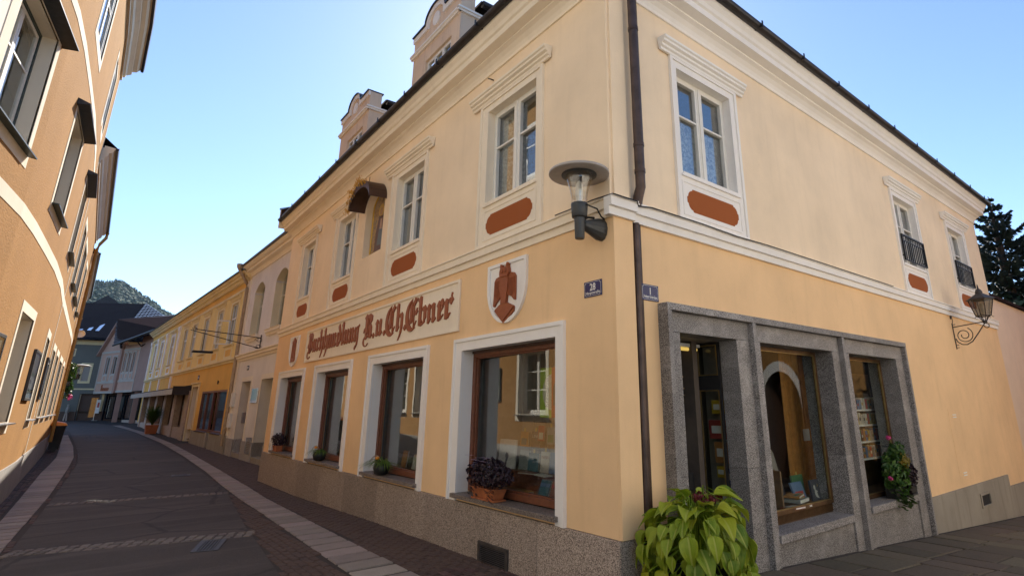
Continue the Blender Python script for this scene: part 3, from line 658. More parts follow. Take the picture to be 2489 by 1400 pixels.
# downpipe on the corner of the lane
dp = MB(); pth = [(.46, .385, ZC + .53), (.40, .385, ZC + .36), (.16, .385, ZC + .16), (.125, .385, ZC - .05), (.125, .40, 4.62), (.12, .405, 4.42), (.07, .41, 4.31), (.045, .41, 4.2)]
dp.tube(pth, .062, 14); 
for z in (6.62, 4.95, 4.60): dp.tube([(.125, .388 + (6.6 - z) * .006, z), (.125, .388 + (6.6 - z) * .006, z + .05)], .068, 14)
dpo = dp.build('downpipe', 'pipe_brown', shop)
MB().tube([(.0, .46, 6.50), (.1, .46, 6.50)], .008, 6).build('bracket', 'iron_rust', dpo)
MB(side_f).box(.335, .50, -.02, .006, .0, ZS0).build('pipe_recess', 'wood_dark', shop)
MB().tube([(.015, .40, ZS0), (.015, .39, .1)], .048, 12).build('downpipe', 'pipe_brown', shop)
# wall hook above the last window
MB(main_f).tube([(-2.67, .0, 7.115), (-2.67, .06, 7.115), (-2.70, .085, 7.13), (-2.73, .07, 7.155)], .011, 6).build('wall_hook', 'iron_rust', shop)
# cable on the string course round the corner
MB().tube([(-.9, -.10, 4.225), (-.45, -.105, 4.218), (-.2, -.108, 4.222), (.15, -.10, 4.205), (.158, .1, 4.2), (.155, .3, 4.205), (.11, .36, 4.17), (.115, .6, 4.205), (.112, 1.6, 4.21), (.12, 2.4, 4.19), (.112, 3.2, 4.212), (.112, 8, 4.216)], .008, 5).build('cable', 'iron_black', shop)

def upper_window(f, a0, a1, trim, hood, white, lace_on=0, rail=False, style=None):
    """casement with four panes, stepped white surround, hood and red apron panel"""
    t0, t1 = trim; z0, z1 = ZU0, ZU1; rc = -.145
    cm = .5 * (a0 + a1); fw = .055
    fr = MB(f)
    fr.ring((a0, a1, z0 + .02, z1), (a0 + fw, a1 - fw, z0 + .02 + fw, z1 - fw), rc - .03, rc + .03)
    fr.box(cm - .045, cm + .045, rc - .03, rc + .045, z0 + .02 + fw, z1 - fw)
    fr.box(cm - .018, cm + .018, rc + .045, rc + .06, z0 + .02 + fw, z1 - fw)
    zt = z0 + (z1 - z0) * .60
    for l, r in ((a0 + fw, cm - .045), (cm + .045, a1 - fw)):
        fr.ring((l + .001, r - .001, z0 + .021 + fw, z1 - fw - .001), (l + .04, r - .04, z0 + .065 + fw, z1 - fw - .045), rc - .02, rc + .042)
        fr.box(l + .04, r - .04, rc - .012, rc + .038, zt - .016, zt + .016)
    wo_ = fr.build('window', 'window_white', shop, bevel=.004)
    for l, r in ((a0 + fw + .04, cm - .085), (cm + .085, a1 - fw - .04)):
        tl_ = (r - l) * (.049 if f is main_f else .0)          # old panes sit a touch askew
        for b_, t_ in ((z0 + .065 + fw, zt - .016), (zt + .016, z1 - fw - .045)):
            MB(f).add([(l, rc - .01 - tl_ / 2, b_), (r, rc - .01 + tl_ / 2, b_), (r, rc - .01 + tl_ / 2, t_), (l, rc - .01 - tl_ / 2, t_), (l, rc - .014 - tl_ / 2, b_), (r, rc - .014 + tl_ / 2, b_), (r, rc - .014 + tl_ / 2, t_), (l, rc - .014 - tl_ / 2, t_)], [(0, 1, 2, 3), (7, 6, 5, 4), (0, 4, 5, 1), (1, 5, 6, 2), (2, 6, 7, 3), (3, 7, 4, 0)]).build('pane', 'glass_window', wo_)
    sm = MB(f)
    sm.ring((t0, t1, 4.216, 6.705), (a0 + .004, a1 - .004, z0 - .03, z1 - .004), -.016, .022)
    sm.box(a0 - .003, a0 + .005, rc + .031, -.0165, z0 + .019, z1 - .006); sm.box(a1 - .005, a1 + .003, rc + .031, -.0165, z0 + .019, z1 - .006); sm.box(a0 + .006, a1 - .006, rc + .031, -.0165, z1 - .006, z1 + .002)
    sm.ring((t0, t1, 4.2165, 6.704), (t0 + .055, t1 - .055, 4.27, 6.66), .023, .045)
    sm.box(a0, a1, -.10, .021, 4.30, z0 - .032) if False else None
    sm.build('surround', white, wo_)
    ap_ = MB(f); ap_.ring((a0 - .03, a1 + .03, 4.315, z0 - .10), (a0 + .0, a1 - .0, 4.345, z0 - .13), .022, .032); ap_.build('apron_frame', white, wo_)
    def red(k, dd):
        l, r, b, t = a0 + .06, a1 - .06, 4.385, 4.715; h = .125; e = .022
        pts = []
        for cx, cz, s0 in ((r - h, t - h, 0), (l + h, t - h, 90), (l + h, b + h, 180), (r - h, b + h, 270)):
            arc_ = [(cx + (h - e) * math.cos(R(s0 + q)), cz + (h - e) * math.sin(R(s0 + q))) for q in (6, 25, 45, 65, 84)]
            c0, s_0 = math.cos(R(s0)), math.sin(R(s0)); c1, s_1 = math.cos(R(s0 + 90)), math.sin(R(s0 + 90))
            pts += [(cx + h * c0, cz + h * s_0)] + arc_ + [(cx + h * c1, cz + h * s_1)]
        return pts
    MB(f).prism(red(0, 0), .0225, .026).build('apron_panel', 'red_brown', wo_)
    hd = MB(f)
    HP = [(.02, 6.700), (.05, 6.700), (.055, 6.735), (.085, 6.75), (.085, 6.785), (.125, 6.80), (.125, 6.835), (.15, 6.85), (.15, 6.885), (0, 6.90)]
    hd.extr(HP, hood[0], hood[1]); hd.build('hood', white, wo_)
    sl_ = MB(f); sl_.box(a0 - .0, a1 + .0, rc, .045, z0 - .012, z0 + .018); sl_.box(a0 - .03, a1 + .03, .0, .05, z0 - .045, z0 - .013); sl_.build('sill', 'trim_tan' if f is main_f else 'trim_white', wo_, bevel=.003)
    MB(f).box(a0 - .25, a1 + .25, -1.25, -1.2, z0 - .3, z1 + .3).build('room_back', 'interior_grey', wo_)
    if lace_on:
        c = MB(f); n = 26
        l, r = (a0 + .07, a1 - .07) if lace_on == 1 else (a0 + .07, cm + .02)
        vs = []
        for i in range(n + 1):
            aa = l + (r - l) * i / n
            vs += [(aa, rc - .10 + .022 * math.sin(i * 1.9), z0 + .08 + (.03 * math.sin(i * .7))), (aa, rc - .09 + .014 * math.sin(i * 1.9 + .5), zt + (.0 if lace_on == 1 else .55))]
        c.add(vs, [(2 * i, 2 * i + 2, 2 * i + 3, 2 * i + 1) for i in range(n)], True); c.build('lace_curtain', 'lace', wo_)
    if rail:
        rl = MB(f)
        zr0, zr1 = 4.985, 5.595
        rl.box(a0 - .02, a1 + .02, .045, .085, zr1 - .035, zr1); rl.box(a0 - .02, a1 + .02, .052, .078, zr0, zr0 + .025); rl.box(a0 - .02, a1 + .02, .055, .075, zr1 - .155, zr1 - .135)
        for a in (a0 - .02, a1 - .01): rl.box(a, a + .03, .045, .085, zr0, zr1)
        for a in (a0 - .02, a1 - .01): rl.box(a + .005, a + .025, -.02, .05, zr0 + .1, zr0 + .13)
        ro = rl.build('railing', 'iron_black', wo_, bevel=.003)
        n = 11
        for i in range(1, n):
            a = a0 + (a1 - a0) * i / n; MB(f).box(a - .009, a + .009, .056, .074, zr0 + .025, zr1 - .135).build('bar', 'iron_black', wo_)
        for i in range(9):
            a = a0 + (a1 - a0) * (i + .5) / 9; MB(f).tube([(a + .035 * math.cos(t), .065, zr1 - .085 + .035 * math.sin(t)) for t in [k * math.pi / 4 for k in range(9)]], .007, 4).build('scroll', 'iron_black', wo_)
    return wo_
TR = [(-2.975, -1.275), (-6.64, -4.93), (-10.28, -8.64), (-13.42, -11.93)]
HD = [(-3.20, -1.10), (-6.87, -4.73), (-10.5, -8.42), (-13.72, -11.68)]
for k, (o, t, h_) in enumerate(zip(UW, TR, HD)): upper_window(main_f, *o, t, h_, 'trim_tan', lace_on=2 if k == 0 else 0)
for k, (o, t, h_) in enumerate(zip(LW, [(1.24, 2.86), (9.0, 10.6), (12.74, 14.38)], [(1.03, 3.05), (8.80, 10.80), (12.52, 14.58)])): upper_window(side_f, *o, t, h_, 'trim_white', lace_on=1 if k == 0 else 0, rail=k > 0)
# ------------------------------------------------------------------ street shop windows
def shop_window(a0, a1):
    t0, t1 = a0 - .225, a1 + .165
    rc = -.20; z0, z1 = ZG0 + .015, ZG1
    wo_ = MB(main_f)
    fw = .075
    wo_.ring((a0, a1, z0, z1), (a0 + fw, a1 - fw, z0 + .085, z1 - .10), rc - .05, rc + .02)
    wo_.ring((a0 + fw - .001, a1 - fw + .001, z0 + .084, z1 - .099), (a0 + fw + .022, a1 - fw - .022, z0 + .107, z1 - .122), rc - .055, rc - .01)
    o = wo_.build('shop_window', 'wood_brown', shop, bevel=.005)
    l_, r_, b_, t_ = a0 + fw + .015, a1 - fw - .015, z0 + .10, z1 - .115; dl, dr = rc - .095, rc - .095 + (r_ - l_) * .049   # the big panes sit slightly askew in their frames
    MB(main_f).add([(l_, dl, b_), (r_, dr, b_), (r_, dr, t_), (l_, dl, t_), (l_, dl - .008, b_), (r_, dr - .008, b_), (r_, dr - .008, t_), (l_, dl - .008, t_)], [(0, 1, 2, 3), (7, 6, 5, 4), (0, 4, 5, 1), (1, 5, 6, 2), (2, 6, 7, 3), (3, 7, 4, 0)]).build('pane', 'glass_shop', o)
    s = MB(main_f)
    out = [(t0, .617), (t0, 2.885), (t1, 2.885), (t1, .617)]
    def jamb(l, r, b, t, il, ir, it, d0, d1):
        s.add([(l, d0, b), (il, d0, b), (il, d0, it), (ir, d0, it), (ir, d0, b), (r, d0, b), (r, d0, t), (l, d0, t),
               (l, d1, b), (il, d1, b), (il, d1, it), (ir, d1, it), (ir, d1, b), (r, d1, b), (r, d1, t), (l, d1, t)],
              [(0, 1, 2, 7), (2, 3, 6, 7), (3, 4, 5, 6), (8, 9, 10, 15), (10, 11, 14, 15), (11, 12, 13, 14), (1, 2, 10, 9), (2, 3, 11, 10), (3, 4, 12, 11), (0, 7, 15, 8), (7, 6, 14, 15), (6, 5, 13, 14), (0, 1, 9, 8), (4, 5, 13, 12)])
    jamb(t0, t1, .618, 2.885, a0 + .004, a1 - .004, ZG1 - .008, -.018, .03)
    jamb(t0, t1, .6185, 2.884, t0 + .05, t1 - .05, 2.835, .031, .05)
    # white reveal lining
    s.box(a0 - .004, a0 + .002, rc + .02, -.021, ZG0, ZG1); s.box(a1 - .002, a1 + .004, rc + .02, -.021, ZG0, ZG1); s.box(a0 + .002, a1 - .002, rc + .02, -.021, ZG1 - .006, ZG1 - .001)
    s.build('surround', 'trim_white', o)
    MB(main_f).box(a0 - .05, a1 + .05, rc - .02, .085, ZG0 - .055, ZG0).build('sill', 'granite_sill', o, bevel=.005)
    # blind box just inside the head
    MB(main_f).box(a0 + .02, a1 - .02, rc + .021, rc + .05, ZG1 - .045, ZG1 - .009).build('blind_box', 'wood_dark', o)
    # display niche behind the glass
    b = MB(main_f)
    b.box(a0 - .25, a1 + .25, -1.3, rc - .115, z0 + .02, z0 + .06)
    b.build('display_shelf', 'wood_shelf', o)
    bb = MB(main_f); bb.box(a0 - .25, a1 + .25, -1.34, -1.3, z0 - .2, z1 + .4); bb.box(a0 - .27, a0 - .25, -1.3, rc - .07, z0 - .2, z1 + .4); bb.box(a1 + .25, a1 + .27, -1.3, rc - .07, z0 - .2, z1 + .4); bb.box(a0 - .25, a1 + .25, -1.3, rc - .07, z1 + .38, z1 + .4)
    bb.build('display_back', 'interior_grey', o)
    return o
SWIN = [shop_window(*q) for q in GW]
BOOKC = [(.55, .5, .42), (.42, .05, .04), (.06, .16, .20), (.10, .22, .10), (.60, .42, .10), (.08, .08, .10), (.62, .58, .5), (.30, .10, .06), (.12, .2, .34), (.50, .24, .08), (.3, .32, .3), (.65, .62, .58)]
BOOKN = ['cream', 'red', 'petrol', 'green', 'ochre', 'black', 'ivory', 'maroon', 'blue', 'orange', 'grey', 'white']
for n_, c_ in zip(BOOKN, BOOKC): flat('cover_' + n_, c_, 0.35)
def book(f, a, d, z, w, h, t, ci, lean, label, grp, spin=0.0, lying=False, title=None, motif=None, tag_yellow=False):
    x, y, zz = f(a, d, z)
    th = thing('book', label, 'book', (x, y, zz), grp)
    cs, sn = math.cos(spin), math.sin(spin); cl, sl2 = math.cos(lean), math.sin(lean)
    def F(u, v, q):       # u across the cover, v thickness towards the street, q height
        if lying: u, v, q = u, q, v + t
        else: v, q = v * cl - q * sl2, q * cl + v * sl2 + (t * sl2 if sl2 > 0 else 0)
        return f(a + u * cs - v * sn, d + u * sn + v * cs, z + q)
    mb = MB(F); mb.box(-w / 2, w / 2, -.004, 0, 0, h); mb.box(-w / 2, w / 2, -t, -t + .004, 0, h); mb.box(-w / 2, -w / 2 + .005, -t + .004, -.004, 0, h)
    mb.build('cover', 'cover_' + BOOKN[ci], th)
    MB(F).box(-w / 2 + .006, w / 2 - .004, -t + .005, -.005, .004, h - .004).build('pages', 'paper', th)
    rb = random.Random(int(abs(a * 7919 + z * 131) * 10))
    if motif is None: motif = rb.choice(['band', 'block', 'none', 'block'])
    if motif == 'band': MB(F).box(-w / 2 + .001, w / 2 - .001, .0005, .0015, h * .58, h * .80).build('print', 'cover_' + BOOKN[(ci + 6) % 12], th)
    if motif == 'block': MB(F).box(-w * .36, w * .36, .0005, .0015, h * .12, h * .55).build('print', 'cover_' + BOOKN[(ci + 5) % 12], th)
    if motif == 'figure':
        MB(F).prism([(-.045, .02), (.0, .02), (.01, .10), (.04, .15), (.03, .20), (-.02, .22), (-.05, .18), (-.03, .13)], .0005, .0015).build('print', 'cover_black', th)
    if motif == 'ghost':
        gp = [(-.02, .225), (-.045, .215), (-.055, .19), (-.045, .165), (-.03, .155), (-.04, .10), (-.02, .06), (.02, .04), (.075, .03), (.045, .065), (.03, .11), (.06, .13), (.03, .14), (.0, .155), (.005, .18), (.0, .21)]
        MB(F).prism(gp, .0005, .0015).build('print', 'paper', th)
        MB(F).prism([(.055, .19), (.07, .20), (.078, .22), (.07, .24), (.085, .225), (.088, .21), (.075, .195)], .0005, .0015).build('print', 'cover_ochre', th)
    if title:
        def TF(u, v, q): return F(u, v, q)
        text_mesh('title', title[0], title[1], th, TF, 0, h * title[2], title[3], .0016, .001, width=w * title[4])
    if tag_yellow: MB(F).box(-.02, .02, -.002, .0, h, h + .05).build('bookmark', 'cover_ochre', th)
    return th
zf = ZG0 + .015 + .06
pos = ['leftmost', 'second', 'third', 'fourth', 'fifth', 'sixth', 'seventh', 'eighth']
# the nearest window
G1 = 'books in the nearest street window'
def bk(a, d, dz, w, h, t, ci, lean, lab, **k): return book(main_f, a, d, zf + dz, w, h, t, ci, lean, lab, G1, **k)
MB(main_f).box(-3.4, -1.2, -1.0, -.62, zf, zf + .22).build('display_step', 'wood_shelf', SWIN[0])
MB(main_f).box(-3.4, -1.2, -.62, -.605, zf, zf + .22).build('display_step', 'wood_brown', SWIN[0])
bk(-3.00, -.66, .225, .44, .40, .02, 11, .10, 'tall white magazine with a dark figure at left of nearest window', motif='figure')
bk(-2.62, -.70, .225, .24, .26, .03, 10, .12, 'grey book standing right of the tall white magazine')
bk(-2.37, -.68, .225, .24, .24, .03, 2, .12, 'petrol book standing left of the book titled MANN', tag_yellow=True)
bk(-2.11, -.68, .225, .19, .27, .03, 0, .12, 'cream book titled MANN standing in nearest window', motif='none', title=('MANN', 'cover_maroon', .66, .06, .8), tag_yellow=True)
bk(-1.89, -.68, .225, .22, .27, .03, 8, .12, 'blue book with black print right of the book titled MANN', tag_yellow=True)
bk(-1.64, -.68, .225, .22, .25, .03, 6, .12, 'ivory book standing at the right end of the wooden step')
bk(-1.69, -.34, .0, .20, .20, .03, 2, .35, 'petrol book leaning low in front of the wooden step')
bk(-1.46, -.34, .0, .20, .20, .03, 7, .35, 'maroon book leaning low at right of nearest window', tag_yellow=True)
bk(-2.10, -.42, .0, .26, .16, .035, 4, 0, 'ochre book lying flat on the shelf beside plant', lying=True)
bk(-2.55, -.52, .225, .26, .15, .03, 9, 0, 'orange book lying on the step before the grey book', lying=True, spin=.3) if False else None
bk(-2.22, -.55, .222, .30, .12, .02, 7, 0, 'maroon book lying flat before the book titled MANN', lying=True, spin=-.2)
bk(-1.86, -.55, .222, .30, .12, .02, 11, 0, 'white book lying flat before the blue book on step', lying=True, spin=.15)
bk(-3.10, -1.05, .50, .20, .22, .02, 9, .08, 'orange book hung at left of the upper row', tag_yellow=True)
bk(-2.81, -1.05, .49, .21, .24, .02, 5, .08, 'black book titled LINK hung in the upper row', motif='none', title=('LINK', 'paper', .62, .06, .8), tag_yellow=True)
bk(-2.63, -1.02, .60, .17, .22, .02, 1, .08, 'red book hung right of the book titled LINK', spin=.1)
bk(-2.44, -1.05, .56, .17, .24, .02, 10, .08, 'grey book with print hung second from right above', tag_yellow=True)
bk(-2.24, -1.05, .68, .17, .24, .02, 9, .08, 'orange book hung highest at right of upper row', tag_yellow=True)
# string curtain and poster in the nearest window
for i in range(26):
    a = -3.0 + i * .055
    MB(main_f).box(a, a + .010, -1.16, -1.15, zf + .4, ZG1 - .1).build('cord', 'interior_grey', SWIN[0])
po = thing('poster', 'green and orange poster printed Kreuztanne hanging inside nearest window', 'poster', main_f(-1.65, -.42, 1.75))
flat('poster_green', (.40, .55, .07)); flat('poster_orange', (.60, .12, .03)); flat('poster_cream', (.78, .72, .55)); flat('poster_dark', (.16, .10, .06))
MB(main_f).box(-1.89, -1.64, -.445, -.44, 1.745, 2.39).build('sheet', 'poster_green', po)
MB(main_f).box(-1.64, -1.34, -.445, -.44, 1.745, 2.39).build('sheet', 'poster_orange', po)
MB(main_f).prism([(-1.64, 1.84)] + [(-1.64 - .19 * math.sin(t), 2.07 - .23 * math.cos(t)) for t in [math.pi * i / 16 for i in range(1, 16)]] + [(-1.64, 2.30)], -.4395, -.4385).build('print', 'poster_cream', po)
MB(main_f).prism([(-1.60, 1.90), (-1.40, 1.90), (-1.40, 2.12), (-1.44, 2.24), (-1.54, 2.26), (-1.60, 2.14)], -.4395, -.4385).build('print', 'poster_dark', po)
text_mesh('lettering', 'Kreuztanne', 'poster_dark', po, main_f, -1.715, 2.07, .082, -.4375, .0006, rot=R(90), width=None)
# second, third, fourth window
rb = random.Random(11)
wl = ['second street window from the corner', 'third street window from the corner', 'farthest street window']
for k, (a0, a1) in enumerate(GW[1:]):
    gname = 'books in the ' + wl[k]
    n = (7, 5, 3)[k]
    for i in range(n):
        a = a1 - .25 - i * ((a1 - a0) - .6) / max(1, n)
        ci = [4, 11, 8, 10, 6, 2, 9][(i + k * 2) % 7]
        book(main_f, a, -.5 - .12 * (i % 2), zf, .22, .30 - .05 * (i % 3), .03, ci, .15, '%s book standing in %s, %s from the right' % (BOOKN[ci], wl[k], ['first', 'second', 'third', 'fourth', 'fifth', 'sixth', 'seventh'][i]), gname)
# ------------------------------------------------------------------ sign lettering: broad-nib blackletter
NW, NA = .36, R(38)
def nib(poly, w=NW, ang=NA):
    """polygons swept by a straight pen edge along a polyline"""
    dx, dy = w / 2 * math.cos(ang), w / 2 * math.sin(ang); out = []
    for (x0, y0), (x1, y1) in zip(poly[:-1], poly[1:]):
        q = [(x0 - dx, y0 - dy), (x0 + dx, y0 + dy), (x1 + dx, y1 + dy), (x1 - dx, y1 - dy)]
        out.append(q)
    return out
def hair(p, q, w=.055):
    dx, dy = q[0] - p[0], q[1] - p[1]; l = math.hypot(dx, dy) or 1; nx, ny_ = -dy / l * w / 2, dx / l * w / 2
    return [[(p[0] - nx, p[1] - ny_), (q[0] - nx, q[1] - ny_), (q[0] + nx, q[1] + ny_), (p[0] + nx, p[1] + ny_)]]
def minim(x, top=1.0, bot=0.0, foot=True, head=True):
    s = nib([(x, top - .14), (x, bot + .14)], .36)
    if head: s += nib([(x - .13, top - .10), (x + .03, top - .26)], .34, R(45))
    if foot: s += nib([(x - .03, bot + .26), (x + .13, bot + .12)], .34, R(45))
    return s
def G_n(): return minim(.16) + minim(.70) + hair((.2, .74), (.62, .95)) + hair((.84, .1), (.98, .22)), 1.0
def G_u(): return minim(.16) + minim(.70) + hair((.28, .06), (.62, .26)) + hair((.84, .1), (.98, .22)), 1.0
def G_h(): return minim(.16, 1.55) + nib([(.58, .92), (.72, .78), (.72, .15), (.60, -.18), (.44, -.40)], .32) + hair((.2, .70), (.56, .95)) + hair((.44, -.40), (.36, -.46)), 1.0
def G_b(): return minim(.16, 1.55) + nib([(.58, .92), (.72, .78), (.72, .26)], .34) + hair((.2, .70), (.56, .95)) + hair((.26, .03), (.72, .20), .10), 1.0
def G_c(): return minim(.18) + nib([(.40, .92), (.52, .78)], .26, R(45)) + hair((.24, .80), (.42, .98)) + hair((.3, .06), (.56, .24)), .66
def G_a(): return minim(.16, .92) + minim(.70) + hair((.02, .82), (.30, 1.02), .09) + hair((.28, .06), (.62, .24)) + hair((.2, .84), (.6, .86), .07), 1.0
def G_d(): return minim(.18, .95) + nib([(.30, 1.42), (.56, 1.02), (.70, .72), (.70, .26), (.5, .08)], .30) + hair((.28, .06), (.6, .16), .09), .98
def G_l(): return minim(.18, 1.55), .52
def G_g(): return minim(.16, .95) + nib([(.70, .92), (.70, .05), (.62, -.25), (.40, -.40)], .32) + hair((.2, .84), (.62, .95), .08) + hair((.28, .06), (.64, .2)) + nib([(.40, -.40), (.28, -.30)], .28) + hair((.78, .9), (.98, 1.04), .09), 1.0
def G_e(): return minim(.18) + nib([(.42, .98), (.60, .76)], .30, R(45)) + hair((.24, .80), (.46, 1.04)) + hair((.62, .70), (.24, .40), .08) + hair((.3, .06), (.64, .30)), .74
def G_r(): return minim(.22) + nib([(.60, .95), (.76, .78)], .34, R(45)) + hair((.28, .74), (.58, 1.0)) + hair((.66, 1.05), (.74, 1.24), .07) + hair((.36, .06), (.60, .30)), .92
def G_dot(): return nib([(.05, .20), (.20, .04)], .24, R(45)), .3
def arcp(cx, cy, rx, ry, t0, t1, n=12): return [(cx + rx * math.cos(R(t0 + (t1 - t0) * i / n)), cy + ry * math.sin(R(t0 + (t1 - t0) * i / n))) for i in range(n + 1)]
def G_C():
    s = nib(arcp(.78, .72, .62, .82, 112, 285, 18), .34, R(25))
    s += nib([(.62, 1.28), (.62, .34)], .30) + hair((.34, 1.2), (.62, 1.44)) + hair((.90, 1.30), (.90, -.05), .05) + hair((.9, -.05), (1.16, .34), .05)
    s += nib([(.84, 1.40), (1.0, 1.22), (1.06, 1.36)], .26, R(45)) + hair((.98, 1.4), (.98, 1.58), .07) + hair((.56, .26), (.88, .42), .06)
    return s, 1.2
def G_E():
    s, w_ = G_C()
    s += nib([(1.06, .86), (1.20, .72)], .26, R(45)) + hair((.9, .66), (1.14, .74), .06) + hair((1.14, .86), (1.22, 1.0), .06) + hair((1.16, 1.36), (1.22, 1.52), .08)
    return s, 1.3
def cap_stem():
    s = nib([(.34, 1.36), (.40, .30)], .36) + nib([(.20, 1.44), (.36, 1.24)], .32, R(45)) + hair((.62, 1.3), (.60, .1), .05)
    s += nib([(.24, .20), (.44, .06), (.58, .16)], .26) + nib([(.18, .72), (.32, .60)], .26, R(45)) + hair((.10, .66), (.04, .40), .06)
    s += nib(arcp(.36, -.12, .30, .30, 120, 330, 12), .10, R(20))
    return s
def G_B(): return cap_stem() + nib([(.62, 1.42), (.84, 1.26), (.84, .98), (.66, .84)], .30) + nib([(.70, .84), (.92, .62), (.92, .22), (.60, .04)], .30) + hair((.36, 1.28), (.66, 1.48)), 1.14
def G_R(): return cap_stem() + nib([(.62, 1.42), (.88, 1.26), (.88, .98), (.66, .80)], .32) + nib([(.72, .80), (.86, .60), (.86, .14)], .32) + nib([(.84, .24), (.98, .10)], .26, R(45)) + hair((.36, 1.28), (.66, 1.48)), 1.16
ss = thing('shop_sign', 'long cream sign panel lettered Buchhandlung R. u. Ch. Ebner in brown blackletter', 'shop sign', main_f(-7.57, .0, 3.02))
sg = MB(main_f); sg.box(-11.70, -3.415, -.02, .012, 3.025, 3.845); sg.build('panel', 'trim_tan', ss)
sg = MB(main_f); sg.ring((-11.705, -3.41, 3.02, 3.85), (-11.655, -3.46, 3.062, 3.808), .0125, .034); sg.build('moulding', 'trim_tan', ss)
def letter(glyph, a0, a1, cap=False, zb=3.245, xh=.345):
    polys, wd = glyph()
    xs_ = [p[0] for q in polys for p in q]; lo, hi = min(xs_), max(xs_)
    sx = (a1 - a0) / (hi - lo); sz = xh if not cap else .345
    mb = MB(main_f)
    for q in polys:
        pts = [(a0 + (x - lo) * sx, zb + y * sz) for x, y in q]
        mb.prism(pts, .0125 + random.uniform(0, .0006), .034 + random.uniform(0, .0015))
    mb.build('letter', 'letter_brown', ss)
L = [(G_B, -11.53, -11.12, True), (G_u, -11.10, -10.80), (G_c, -10.77, -10.56), (G_h, -10.55, -10.23), (G_h, -10.21, -9.90), (G_a, -9.90, -9.60), (G_n, -9.59, -9.27), (G_d, -9.25, -8.94), (G_l, -8.91, -8.73), (G_u, -8.72, -8.41), (G_n, -8.40, -8.09), (G_g, -8.08, -7.77),
     (G_R, -7.50, -7.02, True), (G_dot, -6.99, -6.88), (G_u, -6.85, -6.50), (G_dot, -6.44, -6.32),
     (G_C, -6.34, -5.88, True), (G_h, -5.85, -5.53), (G_dot, -5.48, -5.36), (G_E, -5.41, -4.90, True), (G_b, -4.89, -4.57), (G_n, -4.54, -4.20), (G_e, -4.17, -3.92), (G_r, -3.92, -3.60)]
for q in L: letter(q[0], q[1], q[2], len(q) > 3)
# ------------------------------------------------------------------ plaster shields
def shield_outline(a0, a1, z0, z1, n=16):
    c = (a0 + a1) / 2; r = (a1 - a0) / 2; zc = z0 + r * 1.12
    return [(a0, z1), (a1, z1)] + [(c + r * math.cos(t), zc + (zc - z0) * math.sin(t)) for t in [-math.pi * i / n for i in range(n + 1)]]
def shield(a0, a1, z0, z1, label):
    t = thing('shield_emblem', label, 'emblem', main_f((a0 + a1) / 2, 0, z0), 'plaster shields beside the shop sign')
    MB(main_f).prism(shield_outline(a0, a1, z0, z1), -.02, .014).build('field', 'trim_white', t)
    o = shield_outline(a0, a1, z0, z1); i_ = shield_outline(a0 + .05, a1 - .05, z0 + .055, z1 - .045); n = len(o)
    rm = MB(main_f); vs = [(a, .0145, z) for a, z in o] + [(a, .0145, z) for a, z in i_] + [(a, .04, z) for a, z in o] + [(a, .036, z) for a, z in i_]
    rm.add(vs, [(k, (k + 1) % n, 2 * n + (k + 1) % n, 2 * n + k) for k in range(n)] + [(n + k, n + (k + 1) % n, 3 * n + (k + 1) % n, 3 * n + k) for k in range(n)] + [(2 * n + k, 2 * n + (k + 1) % n, 3 * n + (k + 1) % n, 3 * n + k) for k in range(n)])
    rm.build('rim', 'trim_white', t); return t
so_ = shield(-2.57, -1.60, 2.995, 3.875, 'white shield with a brown owl standing on a book, near the corner')
def P_(pts, d1, d0=.0145, nm='owl'): return MB(main_f).prism([(-2.57 + x * .97, 2.995 + z * .88) for x, z in pts], d0, d1).build(nm, 'letter_brown', so_)
# owl drawn on a unit field (0..1, 0..1)
P_([(.40, .31), (.53, .31), (.545, .42), (.57, .52), (.585, .66), (.575, .76), (.39, .76), (.375, .66), (.385, .52), (.405, .42)], .060, nm='owl_body')
P_([(.38, .745), (.58, .745), (.60, .80), (.59, .86), (.575, .90), (.575, .965), (.555, .965), (.535, .905), (.48, .89), (.43, .905), (.41, .955), (.392, .955), (.392, .89), (.375, .84), (.37, .80)], .072, nm='owl_head')
P_([(.385, .735), (.33, .77), (.25, .755), (.21, .70), (.20, .45), (.19, .30), (.21, .29), (.26, .345), (.37, .43), (.40, .60)], .046, nm='owl_wing')
P_([(.575, .735), (.64, .79), (.70, .775), (.745, .72), (.75, .45), (.745, .34), (.725, .335), (.66, .40), (.56, .44), (.56, .60)], .046, nm='owl_wing')
P_([(.245, .235), (.42, .33), (.52, .33), (.71, .245), (.72, .225), (.47, .04), (.44, .03), (.24, .215)], .052, nm='book_cover')
P_([(.47, .04), (.72, .215), (.71, .175), (.73, .165), (.47, .0), (.44, .005), (.44, .03)], .040, nm='book_pages')
for x in (.44, .53):
    MB(main_f).lathe([(.0, 0), (.028, .0), (.02, .012), (.0, .016)], (0, 0, 0), 10) 
    e = MB(lambda a, d, z, x=x: main_f(-2.57 + x * .97 + a, .072 + z, 2.995 + .835 * .88 + d)); e.lathe([(.010, 0), (.030, 0), (.026, .010), (.012, .004)], (0, 0, 0), 12); e.build('owl_eye', 'letter_brown', so_)
for k in range(5):
    for sgn, cx in ((-1, .30), (1, .66)):
        x = cx + sgn * (k - 2) * .033
        P_([(x - .006, .40 + .03 * abs(k - 2)), (x + .006, .40 + .03 * abs(k - 2)), (x + .006, .70), (x - .006, .70)], .054, .0465, nm='feather')
s2 = shield(-13.34, -12.45, 2.985, 3.83, 'white shield with three brown posts under a cross, far left')
def Q_(pts, d1=.045): return MB(main_f).prism([(-13.34 + x * .89, 2.985 + z * .845) for x, z in pts], .0145, d1).build('tower', 'letter_brown', s2)
for x in (.36, .50, .64): Q_([(x - .045, .28), (x + .045, .28), (x + .03, .78), (x - .03, .78)], .045 + .002 * x)
